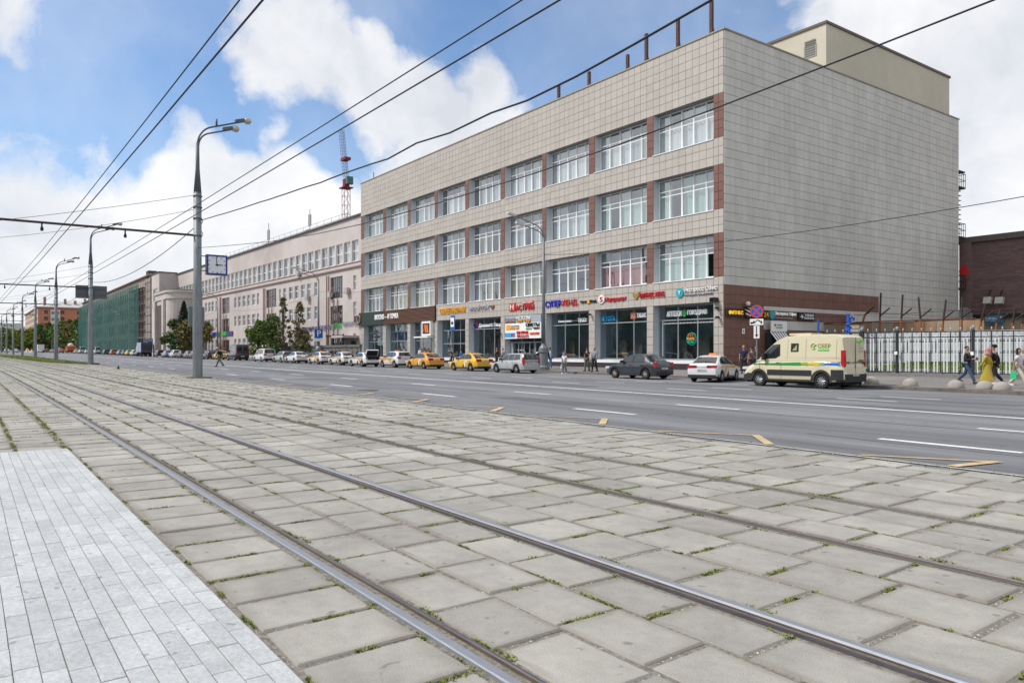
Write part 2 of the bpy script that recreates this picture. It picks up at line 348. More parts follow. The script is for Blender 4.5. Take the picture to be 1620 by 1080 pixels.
# ---- tram bed, slabs, rails
bed = sheet('track_bed', [-420, -300, -240, -200, -160, -130, -100, -77, -60, -45, -30, -20, -10, 0, 30], [-40, -10, lambda x: toff(x), lambda x: 9.3+toff(x) if x < -77 else 9.3, lambda x: 9.75 if x > -77 else 9.75-.012*(-77-x)], lambda x, y: gz(x, 0)-.011, M_bed)
RC = [1.93, 3.45, 5.26, 6.78]
cols = [(1.20, 1.845, .50), (2.03, 2.48, .62), (2.48, 2.93, .62), (2.93, 3.35, .62), (3.52, 4.08, .60), (4.08, 4.67, .62), (4.67, 5.16, .62),
        (5.36, 5.80, .62), (5.80, 6.25, .62), (6.25, 6.68, .62), (6.86, 7.45, .62), (7.45, 8.04, .62), (8.04, 8.63, .62), (8.63, 9.2, .62), (9.2, 9.68, .62),
        (.57, 1.13, .5), (-.02, .55, .5), (-.6, -.03, .5), (-1.2, -.62, .5), (-1.8, -1.22, .5), (-2.4, -1.82, .5)]
def slab_verts(L_, W_, t=.06, bev=.012, rz=0, jit=.006):
    a, c = L_/2, W_/2; r = lambda: random.uniform(-jit, jit)
    p = [(-a+r(), -c+r()), (a+r(), -c+r()), (a+r(), c+r()), (-a+r(), c+r())]
    vs = [(x, y, -t) for x, y in p]+[(x, y, -bev) for x, y in p]+[(x-math.copysign(bev, x), y-math.copysign(bev, y), 0) for x, y in p]
    fs = [(0, 1, 5, 4), (1, 2, 6, 5), (2, 3, 7, 6), (3, 0, 4, 7), (4, 5, 9, 8), (5, 6, 10, 9), (6, 7, 11, 10), (7, 4, 8, 11), (8, 9, 10, 11)]
    if t < .05: return vs, fs
    vs += [(x*random.uniform(.62, .84), y*random.uniform(.60, .82), 0) for x, y, z in vs[8:12]]
    return vs, fs[:8]+[(8, 9, 13, 12), (9, 10, 14, 13), (10, 11, 15, 14), (11, 8, 12, 15), (12, 13, 14, 15)]
def grm(): q_ = [random.uniform(.15, 1.0) for _ in range(4)]; return [.8]*8+q_+[0, 0, 0, 0]
slabs = []; joints = []
for ci, (y0, y1, Lk) in enumerate(cols):
    x = (6.0 if ci < 15 else -12.34) + random.uniform(-.3, 0)*(ci < 15)
    stop = -175 if ci < 10 else (-77 if ci < 15 else -60)
    g = .026
    while x > stop:
        l = Lk*random.uniform(.985, 1.02); xc = x-l/2; yc = (y0+y1)/2+toff(xc)
        slabs.append((math.hypot(xc+0, yc), xc, yc, l-.026-random.uniform(0, .016), y1-y0-.026-random.uniform(0, .014), ci))
        joints.append((x, y0+toff(x), y1+toff(x), l)); x -= l
def visible(x, y, m=60):
    ax = -SA*x+CA*y; lat = CA*x+SA*y
    if ax < .5: return False
    px = 810+F*lat/ax; py = 558+F*1.43/ax
    return -m < px < 1620+m and py < 1140
vis = sorted([s for s in slabs if visible(s[1], s[2])]); rest = [s for s in slabs if not visible(s[1], s[2])]
near = vis[:290]; far_s = vis[290:]+rest
def slope_rot(): return (0, math.atan(.0048), 0)
protos = {}
for (d, x, y, l, w, ci) in near:
    key = (ci, random.randrange(9))
    if key not in protos:
        b = MB(); b.add(*slab_verts(l, w, bev=.010, jit=.006), 0, grm()); protos[key] = b.mesh('concrete_slab', M_slab)
    o = mk('concrete_slab', protos[key], bed, (x, y, gz(x, 0)+random.uniform(-.006, .003)))
    o.rotation_euler = (random.uniform(-.008, .008), .0048+random.uniform(-.006, .006), random.uniform(-.012, .012))
b = MB()
for (d, x, y, l, w, ci) in far_s:
    vs, fs = slab_verts(l, w); dz = random.uniform(-.006, .003); ta, tb = random.uniform(-.008, .008), random.uniform(-.006, .006)
    if d > 45: fs = fs[-9:]
    b.add([(x+a, y+c, gz(x, 0)+z+dz-.0048*a+ta*c+tb*a) for a, c, z in vs], fs, 0, grm())
tag(b.obj('concrete_slab', M_slab, bed), kind='stuff')
# rails
M_rail = mat('polished_rail_steel', (.27, .285, .315), .55, .2, scale=30, bump=.08, metal=.35, stretch=(.3, 8, 1))
M_rust = mat('rusty_rail_web', (.095, .070, .048), .8, .35, scale=18, bump=.3, stretch=(.3, 8, 1))
M_lip = mat('worn_rail_lip', (.16, .145, .155), .42, .3, scale=18, bump=.1, metal=.6, stretch=(.3, 8, 1))
M_drk = mat('dark_worn_rail', (.085, .075, .068), .6, .4, scale=18, metal=.3, stretch=(.3, 8, 1))
RX = [-260, -220, -190, -160, -140, -120, -105, -90, -78, -68, -58, -50, -42, -36, -30, -25, -20, -16, -13, -10, -7, -4, 0, 8, 20]
def rail_strip(name, yc, prof, m, parent):
    b = MB(); n = len(prof); vs = []
    for x in RX:
        for (dy, dz) in prof: vs.append((x, yc+toff(x)+dy, gz(x, 0)+dz))
    b.add(vs, [(i*n+j, (i+1)*n+j, (i+1)*n+j+1, i*n+j+1) for i in range(len(RX)-1) for j in range(n-1)])
    b.obj(name, m, parent)
rl = ['polished groove rail nearest the granite pavers', 'second groove rail, shining, between two slab rows in the near track', 'dark rusty groove rail, third from the granite pavers', 'farthest groove rail, on the road side, half hidden among slabs']
for i, yc in enumerate(RC):
    t = thing('tram_rail', rl[i], 'rail', (0, 0, 0), 0, 'rails of the two tram tracks')
    s = 1 if i % 2 == 0 else -1                 # groove on the inner side
    hi = .010 if i < 2 else (-.001 if i == 2 else -.008)
    kx_ = 1 if i < 2 else (.62 if i == 2 else .5)
    P = lambda lst: [(s*a*kx_, z) for a, z in lst]
    rail_strip('rail_head', yc, P([(-.068, -.04), (-.064, hi-.006), (-.057, hi), (-.012, hi), (-.002, hi-.010)]), M_rail if i < 2 else M_drk, t)
    q_ = .0 if i < 2 else -.012; rail_strip('dark_bedding', yc, P([(-.115, -.012), (-.10, -.022), (-.068, -.022)]), M_drk, t)  # strip coloured dark in the gap beside the rail
    rail_strip('rail_groove', yc, P([(-.002, hi-.010), (.004, hi-.036), (.028, hi-.040), (.048, hi-.032), (.054, hi-.006)]), M_rust, t)
    rail_strip('rail_lip', yc, P([(.054, hi-.006), (.058, hi), (.074, hi-.001), (.078, -.04)]), M_lip, t)
# granite stop platform: rows of narrow pavers
pv = tag(thing('granite_paving', None, None), kind='structure')
b = MB(); b.quad((-12.3, -14, gz(-12.3, 0)+.006), (12, -14, gz(12, 0)+.006), (12, 1.165, gz(12, 0)+.006), (-12.3, 1.165, gz(-12.3, 0)+.006)); b.obj('paving_bed', mat('paver_joint', (.22, .19, .155), .95, .3, scale=20), pv)
pl = []
for r in range(0, 70):
    y1 = 1.165-r*.1; x = -12.3+random.uniform(-.3, 0)*0
    first = True
    while x < 8:
        l = random.uniform(.32, .5)
        if first: l = random.uniform(.15, .5); first = False
        pl.append((math.hypot(x+l/2, y1-.05), x+l/2, y1-.05, l, r)); x += l
    if y1 < -5: break
visp = sorted([p for p in pl if visible(p[1], p[2], 20)]); nearp = set(id(p) for p in visp[:295])
fb = MB(); pp = {}
for p in pl:
    d, x, y, l, r = p
    if id(p) in nearp:
        key = round(l*20)
        if key not in pp:
            q = MB(); q.add(*slab_verts(key/20-.006, .0955, .03, .002, jit=.0012)); pp[key] = q.mesh('granite_paver', M_gran)
        o = mk('granite_paver', pp[key], pv, (x, y, gz(x, 0)+.012+random.uniform(-.001, .001))); o.scale = ((l-.006)/(key/20-.006), 1, 1); o.rotation_euler = (0, .0048, 0)
    else:
        vs, fs = slab_verts(l-.008, .092, .03, .003, jit=.0012); fb.add([(x+a, y+c, gz(x, 0)+.012+z) for a, c, z in vs], fs)
tag(fb.obj('granite_paver', M_gran, pv), kind='stuff')
# ---- grass and gravel in the joints
gb = MB(); pb = MB()
def tuft(x, y, z, n, h, spread):
    for _ in range(n):
        a = random.uniform(0, 6.28); r = random.gauss(0, spread); bx, by = x+r*math.cos(a), y+r*math.sin(a)*.5
        t = random.uniform(0, 6.28); hh = h*random.uniform(.4, 1.1); w = .003+hh*.16; lx, ly = math.cos(t)*hh*.7, math.sin(t)*hh*.7
        nx, ny = -math.sin(t)*w, math.cos(t)*w
        gb.add([(bx-nx, by-ny, z), (bx+nx, by+ny, z), (bx+lx, by+ly, z+hh*.8)], [(0, 1, 2)])
def pebble(x, y, z, r):
    q = [random.uniform(.7, 1.2)*r for _ in range(5)]
    pb.add([(x-q[0], y, z), (x, y-q[1], z), (x+q[2], y, z), (x, y+q[3], z), (x, y, z+q[4]*.7)], [(0, 1, 4), (1, 2, 4), (2, 3, 4), (3, 0, 4)])
random.seed(11)
for (x, y0, y1, l) in joints:
    yc = (y0+y1)/2
    if not visible(x, yc, 100): continue
    d = math.hypot(x, yc); zb = gz(x, 0)-.012
    k = 1 if d < 14 else 2
    nearrail = min(abs(y1-(r-.06)) for r in RC) < .12 or min(abs(y0-(r+.08)) for r in RC) < .12
    pr = (.85 if yc < 2 else .68)
    if yc > 6.8: pr = .5
    if random.random() < pr:                                  # run of grass along the transverse joint
        a, c = sorted((random.uniform(y0, y1), random.uniform(y0, y1))); nn = int((c-a)/(.018*k))
        for i in range(nn):
            tuft(x+random.gauss(0, .010), a+(c-a)*i/max(1, nn), zb+.004, (14 if d < 7 else 9) if k == 1 else 6, .020*(1+.5*(k-1)), .015*k)
    if nearrail and random.random() < .5:                     # thick clump where a joint meets the rail
        yy = (y1-.02) if min(abs(y1-(r-.06)) for r in RC) < .12 else y0+.02
        for i in range(9): tuft(x+random.gauss(0, .07), yy+random.gauss(0, .012), zb+.006, 10, .018, .026)
    if random.random() < (.6 if d < 14 else .85):                                  # along the longitudinal joint
        xa = x-random.uniform(0, l); nn = int(random.uniform(.05, .35 if d < 14 else .6)/(.02*k))
        for i in range(nn): tuft(xa-i*.02*k, y0+random.gauss(0, .006), zb+.004, 9 if k == 1 else 6, .019*k, .012*k)
    if d < 12:
        for i in range(int(70 if d < 6 else 26)):
            if random.random() < .5: px_, py_ = x+random.gauss(0, .009), random.uniform(y0, y1)
            else: px_, py_ = x-random.uniform(0, l), y0+random.gauss(0, .009)
            pebble(px_, py_, zb-.008+random.uniform(0, .010), random.uniform(.003, .008))
for i in range(60):                                            # moss lines left of the track beyond the granite
    for Yl in (.56, 1.15):
        xx = -12.5-random.random()**1.5*14; tuft(xx, Yl+random.gauss(0, .02), gz(xx, 0)-.015, 14, .035, .05)
for i in range(420):
    xx = 2-random.random()*14; yy = 1.19+random.gauss(0, .010); pebble(xx, yy, gz(xx, 0)-.02, random.uniform(.003, .008))
for i in range(500):                                            # weeds along the road edge of the slabs
    xx = -1-random.random()**1.4*75; tuft(xx, 9.72+random.gauss(0, .05), gz(xx, 0)-.01, 5, .05, .05)
tag(gb.obj('joint_grass', M_grass), 'short green weeds growing in the joints between the concrete slabs', 'grass', kind='stuff')
tag(pb.obj('joint_gravel', mat('pale_pebbles', (.50, .47, .42), .9, .3, scale=40, per=.4)), 'pale fine gravel lying in the joints of the slab paving', 'gravel', kind='stuff')
# grass strip by the far poles
gs = sheet('grass_verge', [-400, -300, -240, -200, -160, -130, -110, -90, -80, -76], [lambda x: (7.0+toff(x)*1.0) if x < -90 else 7.0+(x+90)*.19, lambda x: 9.70 if x > -77 else 9.70-.012*(-77-x)], lambda x, y: gz(x, 0)+.03, M_turf)
gb2 = MB(); gb, old = gb2, gb
for i in range(7000):
    xx = -76-random.random()**1.6*110; lo = 7.0+toff(xx) if xx < -90 else 7.0+(xx+90)*.19; yy = random.uniform(lo, 9.6); tuft(xx, yy, gz(xx, 0)+.02, 2, .16, .05)
for c_ in range(260): xx = -38.7+random.gauss(0, .35); tuft(xx, 9.25+random.gauss(0, .25), gz(xx, 0)-.02, 4, .12, .04)
tag(gb2.obj('verge_grass', M_grass), 'green grass strip between the far tram poles and the road', 'grass', kind='stuff')
# ------------------------------------------------------------------ facade tools
class Fr:
    """upright plane: s runs along it, d sticks out of it"""
    def __init__(s, x, y, ux, uy, flip=1):
        l = math.hypot(ux, uy); s.o = Vector((x, y)); s.u = Vector((ux/l, uy/l)); s.n = Vector((s.u.y, -s.u.x))*flip
    def p(s, a, z, d=0):
        q = s.o+s.u*a+s.n*d; return (q.x, q.y, z)
    def box(s, b, s0, s1, z0, z1, d0, d1, m=0):
        P = s.p; A = [P(s0, z0, d1), P(s1, z0, d1), P(s1, z0, d0), P(s0, z0, d0), P(s0, z1, d1), P(s1, z1, d1), P(s1, z1, d0), P(s0, z1, d0)]
        if s.u.x*s.n.y-s.u.y*s.n.x > 0: A = [A[1], A[0], A[3], A[2], A[5], A[4], A[7], A[6]]
        return b.hexa(A, m)
    def tile(s, b, s0, s1, z0, z1, d0, d1, m=0):
        e = .004; P = s.p
        vs = [P(s0, z0, d0), P(s1, z0, d0), P(s1, z1, d0), P(s0, z1, d0), P(s0+e, z0+e, d1), P(s1-e, z0+e, d1), P(s1-e, z1-e, d1), P(s0+e, z1-e, d1)]
        return b.add(vs, [(0, 1, 5, 4), (1, 2, 6, 5), (2, 3, 7, 6), (3, 0, 4, 7), (4, 5, 6, 7)], m)
    def quad(s, b, s0, s1, z0, z1, d, m=0): return b.quad(s.p(s0, z0, d), s.p(s1, z0, d), s.p(s1, z1, d), s.p(s0, z1, d), m)
    def rot(s):   # euler for a mesh lying in xy to stand on this plane, its x along u
        X = Vector((s.u.x, s.u.y, 0)); Z = Vector((s.n.x, s.n.y, 0)); Y = Vector((0, 0, 1))
        return Matrix(((X.x, Y.x, Z.x), (X.y, Y.y, Z.y), (X.z, Y.z, Z.z))).to_euler()
def wall_holes(b, fr, s0, s1, z0, z1, holes, depth=.3, m=0, mr=None):
    """wall face with real openings and their reveals"""
    ss = sorted({s0, s1, *[h[0] for h in holes], *[h[1] for h in holes]}); zs = sorted({z0, z1, *[h[2] for h in holes], *[h[3] for h in holes]})
    for a, c in zip(ss, ss[1:]):
        for e, f in zip(zs, zs[1:]):
            mx, mz = (a+c)/2, (e+f)/2
            if any(h[0] < mx < h[1] and h[2] < mz < h[3] for h in holes): continue
            fr.quad(b, a, c, e, f, 0, m)
    mr = m if mr is None else mr
    for (a, c, e, f) in holes:
        P = fr.p
        b.quad(P(a, e, 0), P(a, f, 0), P(a, f, -depth), P(a, e, -depth), mr); b.quad(P(c, f, 0), P(c, e, 0), P(c, e, -depth), P(c, f, -depth), mr)
        b.quad(P(a, e, 0), P(c, e, 0), P(c, e, -depth), P(a, e, -depth), mr); b.quad(P(c, f, 0), P(a, f, 0), P(a, f, -depth), P(c, f, -depth), mr)
def prism(b, pts, z0, z1, m=0):
    n = len(pts); b.add([(x, y, z0) for x, y in pts]+[(x, y, z1) for x, y in pts], [(i, (i+1) % n, (i+1) % n+n, i+n) for i in range(n)]+[tuple(range(n))[::-1], tuple(range(n, 2*n))], m)
# ------------------------------------------------------------------ materials of the big building
M_tile = mat('beige_facade_tile', (.46, .424, .382), .55, .05, 2, .05, per=.045, stain=.07)
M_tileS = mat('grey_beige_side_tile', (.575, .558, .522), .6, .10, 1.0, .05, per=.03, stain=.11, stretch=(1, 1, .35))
M_brown = mat('brown_facade_tile', (.19, .092, .070), .55, .08, 2, .05, per=.09)
M_back = mat('tile_joint_backing', (.18, .165, .145), .9)
M_white = mat('white_pvc', (.78, .79, .80), .4)
M_reveal = mat('pale_blue_metal_reveal', (.50, .545, .58), .5, .06, 3)
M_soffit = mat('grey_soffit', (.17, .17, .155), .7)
M_glass = glassmat('window_glass', (.95, .985, .98), .27)
M_glassD = glassmat('shop_glass', (.68, .79, .86), .20)
M_dark = mat('dark_interior', (.03, .035, .038), .9)
M_room = mat('room_interior', (.28, .325, .36), .9)
M_alu = mat('grey_aluminium', (.30, .345, .365), .45, metal=.2)
M_plinth = mat('dark_plinth_granite', (.045, .035, .042), .35, .3, 12, spec=.5)
curt = {'white': mat('white_curtain', (.52, .56, .58), .9, .1, 4, stretch=(6, 6, .3)), 'beige': mat('beige_curtain', (.34, .325, .24), .9, .15, 4, stretch=(6, 6, .3)),
        'red': mat('red_curtain', (.30, .05, .05), .9, .15, 4, stretch=(6, 6, .3)), 'blue': mat('blue_blind', (.02, .10, .20), .8), 'green': mat('pale_green_curtain', (.34, .46, .43), .9, .15, 4, stretch=(6, 6, .3)),
        'grey': mat('grey_blind', (.36, .40, .43), .9, .1, 4, stretch=(6, 6, .3)), 'dim': mat('dim_curtain', (.16, .17, .15), .9, .2, 4, stretch=(6, 6, .3))}
def Z(v): return v*1.05+ZC      # heights measured against the eye line
D = 42.0
X0, X1 = -90.77, -32.58
XB, YB = -31.99, 76.4
FF = Fr(X0, D, 1, 0)            # front plane, s from the left corner
SF = Fr(X1, D, XB-X1, YB-D, flip=1)
LEN = X1-X0; LS = math.hypot(XB-X1, YB-D)
floors = [(5.02, 7.90), (9.47, 12.40), (14.18, 17.08)]
ZT = 21.2; SH = (-.52, 3.37)
edges = []
pil = [571.5, 606.3, 645, 687.8, 736.5, 792.6, 858.0, 932, 1023.7, 1129.3]
pir = [576.3, 611, 649.6, 692.5, 742, 799, 864.5, 941.5, 1034, 1145]
PS = [(max(0, at(a, D)-X0), min(LEN, at(c, D)-X0)) for a, c in zip(pil, pir)]
PS[0] = (0, PS[0][1]); PS[-1] = (PS[-1][0], LEN)
bays = [(PS[i][1], PS[i+1][0]) for i in range(9)]
MBd = thing('office_building', 'large beige tiled four-storey building with brown strips between windows and shops below', 'building', (0, 0, 0))
REC = .62                        # how deep the windows sit
# core: backing walls with real openings
b = MB()
holes = [(a, c, Z(z0), Z(z1)) for (a, c) in bays for (z0, z1) in floors]+[(a, c, Z(SH[0]), Z(SH[1])) for (a, c) in bays]
wall_holes(b, FF, 0, LEN, -1, Z(ZT)-.02, holes, REC+.02, 0, 1)
SF.quad(b, 0, LS, -1, Z(ZT)-.02, 0, 0)
b.quad((X0, D, -1), (X0, D, Z(ZT)-.02), (X0, YB, Z(ZT)-.02), (X0, YB, -1), 0); b.quad((X0, YB, -1), (X0, YB, Z(ZT)-.02), (XB, YB, Z(ZT)-.02), (XB, YB, -1), 0)
b.quad((X0, D, Z(ZT)-.3), (X1, D, Z(ZT)-.3), (XB, YB, Z(ZT)-.3), (X0, YB, Z(ZT)-.3), 0)
b.obj('wall', [M_back, M_reveal], MBd)
# dark soffits under every lintel
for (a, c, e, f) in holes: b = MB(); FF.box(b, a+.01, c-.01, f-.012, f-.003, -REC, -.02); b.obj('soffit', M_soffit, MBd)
# floors and back walls of the rooms
b = MB()
for z0, z1 in floors+[SH]:
    FF.box(b, .3, LEN-.3, Z(z0)-.25, Z(z0)-.02, -4.2, -REC-.02, 0); FF.box(b, .3, LEN-.3, Z(z1)+.02, Z(z1)+.2, -4.2, -REC-.02, 0); FF.box(b, .3, LEN-.3, Z(z0), Z(z1), -4.4, -4.2, 0)
for (s0, s1) in PS: FF.box(b, s0+.05, s1-.05, Z(-.5), Z(17), -4.2, -REC-.05, 0)
b.obj('room_partition', M_room, MBd)
# tiles
tiles = []   # (frame, s0,s1,z0,z1,mat)
def rows(z0, z1, h=.62):
    n = max(1, round((z1-z0)/h)); return [(z0+(z1-z0)*i/n, z0+(z1-z0)*(i+1)/n) for i in range(n)]
zs_t = [(Z(17.08), Z(ZT)-.03, 7), (Z(12.40), Z(14.18), 3), (Z(7.90), Z(9.47), 3), (Z(3.37), Z(5.02), 3)]
colsF = []
for i, (s0, s1) in enumerate(PS):
    n = 1 if s1-s0 < .8 else 2
    colsF += [(s0+(s1-s0)*j/n, s0+(s1-s0)*(j+1)/n, 'p') for j in range(n)]
    if i < 9:
        a, c = bays[i]; colsF += [(a+(c-a)*j/9, a+(c-a)*(j+1)/9, 'b') for j in range(9)]
for (z0, z1, n) in zs_t:
    for r in range(n):
        for (a, c, k_) in colsF:
            if z1 < Z(5.1) and c < PS[3][0]+.1: continue          # behind the fast-food fascia
            tiles.append((FF, a, c, z0+(z1-z0)*r/n, z0+(z1-z0)*(r+1)/n, M_tile))
for (z0, z1) in floors:
    for r in rows(Z(z0), Z(z1)):
        for (a, c, k_) in colsF:
            if k_ == 'p': tiles.append((FF, a, c, r[0], r[1], M_brown))
for r in rows(Z(SH[0])-.02, Z(SH[1])):
    for (a, c, k_) in colsF:
        if k_ == 'p': tiles.append((FF, a, c, r[0], r[1], M_tile))
nS = 55
def sideY(px):
    t = (px-810)/F; dx, dy = -SA+CA*t, CA+SA*t; kk = (XB-X1)/(YB-D)
    Y = (X1-kk*D)/(dx/dy-kk); return Y
def sS(px): return (sideY(px)-D)*LS/(YB-D)
def zS(px, py): t = (px-810)/F; return ZC+(558-py)/F*sideY(px)/(CA+SA*t)
b1e, b2e, blk = sS(1387), sS(1345), sS(1211)
nR = 38
zr0 = Z(4.48); rowsS = rows(zr0, Z(ZT)-.03, .625)
band = [(Z(3.85), Z(4.48), 'B1'), (Z(3.22), Z(3.85), 'B1'), (Z(2.92), Z(3.22), 'L1'), (Z(2.25), Z(2.92), 'B2'), (Z(1.6), Z(2.25), 'L2'), (Z(1.0), Z(1.6), 'B3'), (Z(.4), Z(1.0), 'B3'), (Z(-.2), Z(.4), 'B3'), (Z(-.8), Z(-.2), 'B3'), (Z(-1.5), Z(-.8), 'B3')]
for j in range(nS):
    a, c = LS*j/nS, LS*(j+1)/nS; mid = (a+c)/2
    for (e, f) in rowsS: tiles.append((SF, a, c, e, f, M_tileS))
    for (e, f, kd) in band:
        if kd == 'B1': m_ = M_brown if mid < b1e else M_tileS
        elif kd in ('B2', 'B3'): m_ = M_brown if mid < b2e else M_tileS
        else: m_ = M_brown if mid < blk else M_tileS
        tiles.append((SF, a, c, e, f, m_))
def tkey(t):
    p = t[0].p((t[1]+t[2])/2, 0); ax = -SA*p[0]+CA*p[1]; return -(t[2]-t[1])*(t[4]-t[3])/ax**2*(1 if t[0] is FF else .85)
tiles.sort(key=tkey)
random.seed(5)
tp = {}
G = .010
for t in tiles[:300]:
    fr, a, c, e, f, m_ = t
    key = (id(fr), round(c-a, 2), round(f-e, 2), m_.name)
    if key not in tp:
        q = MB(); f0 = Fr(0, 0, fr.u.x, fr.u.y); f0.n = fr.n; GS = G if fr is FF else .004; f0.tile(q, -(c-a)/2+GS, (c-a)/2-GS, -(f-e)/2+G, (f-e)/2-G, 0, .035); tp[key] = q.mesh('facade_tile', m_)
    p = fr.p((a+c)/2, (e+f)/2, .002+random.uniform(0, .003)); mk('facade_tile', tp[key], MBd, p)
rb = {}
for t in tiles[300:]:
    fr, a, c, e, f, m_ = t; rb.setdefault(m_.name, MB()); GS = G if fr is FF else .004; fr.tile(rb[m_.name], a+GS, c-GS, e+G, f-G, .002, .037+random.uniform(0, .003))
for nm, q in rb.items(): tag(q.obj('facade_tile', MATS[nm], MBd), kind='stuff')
# parapet cap, sills, plinth
M_cap = mat('beige_metal_capping', (.33, .30, .25), .6, .1, 2)
b = MB(); FF.box(b, -.08, LEN+.12, Z(ZT)-.03, Z(ZT)+.07, -.5, .10); SF.box(b, .12, LS+.08, Z(ZT)-.03, Z(ZT)+.07, -.5, .10)
b.obj('parapet_capping', M_cap, MBd)
for (z0, z1) in floors:
    for (a, c) in bays:
        q = MB(); FF.box(q, a-.04, c+.02, Z(z0)-.05, Z(z0)+.012, -REC+.04, .09); q.obj('sill', M_white, MBd)
for i, (a, c) in enumerate(bays[3:]):
    if i == 2: continue
    q = MB(); FF.box(q, a-.1, c+.1, Z(SH[0])-.24, Z(SH[0])+.01, -.3, .10); q.obj('sill', M_white, MBd)
b = MB(); FF.box(b, 0, LEN+.05, -1, Z(SH[0])-.25, .0, .055)
b.obj('plinth', M_plinth, MBd)
b = MB(); FF.box(b, -.0, PS[3][0], Z(SH[0])-.24, Z(SH[0])+.0, .0, .05); b.obj('step', M_white, MBd)
# windows
def curtain(s0, s1, z0, z1, m, d, parent, amp=.05):
    n = max(4, int((s1-s0)/.11)); q = MB(); vs = []
    for i in range(n+1):
        s_ = s0+(s1-s0)*i/n; dd = d+amp*math.sin(i*1.9+random.random())
        vs += [FF.p(s_, z0, dd), FF.p(s_, z1, dd)]
    q.add(vs, [(2*i, 2*i+2, 2*i+3, 2*i+1) for i in range(n)]); q.obj('curtain', m, parent, smooth=True)
fillm = {0: ['dim', 'beige', 'beige', 'dim', 'beige', 'beige', 'dim', 'red', 'green'], 1: ['blue', 'white', 'white', 'dim', 'dim', 'grey', 'white', 'green', 'green'], 2: ['grey', 'white', 'grey', 'white', 'grey', 'white', 'white', 'white', 'white']}  # top-floor pale curtains carry the bright sky reflection in their colour
random.seed(21)
pane_m = {}
def pane(fr, a, c, e, f, d, m, parent, name='pane'):
    key = (id(fr), round(c-a, 2), round(f-e, 2), m.name)
    if key not in pane_m:
        q = MB(); f0 = Fr(0, 0, fr.u.x, fr.u.y); f0.n = fr.n; f0.quad(q, -(c-a)/2, (c-a)/2, -(f-e)/2, (f-e)/2, 0); pane_m[key] = q.mesh('pane', m)
    o_ = mk(name, pane_m[key], parent, fr.p((a+c)/2, (e+f)/2, d)); o_.rotation_euler = (random.gauss(0, .007), 0, random.gauss(0, .007))
for fi, (z0, z1) in enumerate(floors):
    e, f = Z(z0)+.02, Z(z1)-.02; h = f-e; t1, t2 = e+h*.595, e+h*.715
    for bi, (a, c) in enumerate(bays):
        w = MB(); mu = .07
        sx = [a+(c-a)*j/5 for j in range(6)]
        for j, s_ in enumerate(sx):
            s_ = min(max(s_, a+mu/2+.01), c-mu/2-.01); ww = mu*(1.5 if j in (2, 3) else 1); FF.box(w, s_-ww/2, s_+ww/2, e, f, -REC-.03, -REC+.04+.002*j)
        for zz in (e+.04, t1, t2, f-.04): FF.box(w, a+.01, c-.01, zz-.035, zz+.035, -REC-.025, -REC+.035)
        # opening casements have thicker frames
        for j in (0, 2, 4) if bi > 3 else (2,):
            for s_ in (sx[j]+.075, sx[j+1]-.075): FF.box(w, s_-.025, s_+.025, e+.05, t1-.03, -REC-.02, -REC+.03)
            FF.box(w, sx[j]+.05, sx[j+1]-.05, e+.075, e+.125, -REC-.018, -REC+.028)
        win = w.obj('window', M_white, MBd)
        if bi >= 4:
            for j in range(5):
                for (g0, g1) in ((e, t1), (t1, t2), (t2, f)):
                    if fi == 0 and bi == 8 and j == 4 and g0 == e: continue      # the open casement
                    pane(FF, sx[j]+.02, sx[j+1]-.02, g0+.03, g1-.03, -REC+random.uniform(-.003, .003), M_glass, win)
        else:
            q = MB(); FF.quad(q, a+.03, c-.03, e, f, -REC); q.obj('pane', M_glass, win)
        kd = fillm[fi][bi]
        if kd == 'red':
            curtain(sx[0]+.05, sx[4]+.1, e, t1-.1, curt['red'], -REC-.25, win)
        elif kd == 'dim':
            for j in range(5):
                if random.random() < .55: curtain(sx[j]+random.uniform(0, .3), sx[j+1]-random.uniform(0, .6), e, f if random.random() < .5 else t2, curt[random.choice(['dim', 'beige', 'grey'])], -REC-.3, win)
        else:
            for j in range(5):
                if random.random() < .93 and not (kd == 'green' and j == 4 and fi == 0): curtain(sx[j]+.02, sx[j+1]-.03, e, f if random.random() < .8 else t2, curt[kd if random.random() < .85 else 'grey'], -REC-.14-random.uniform(0, .10), win)
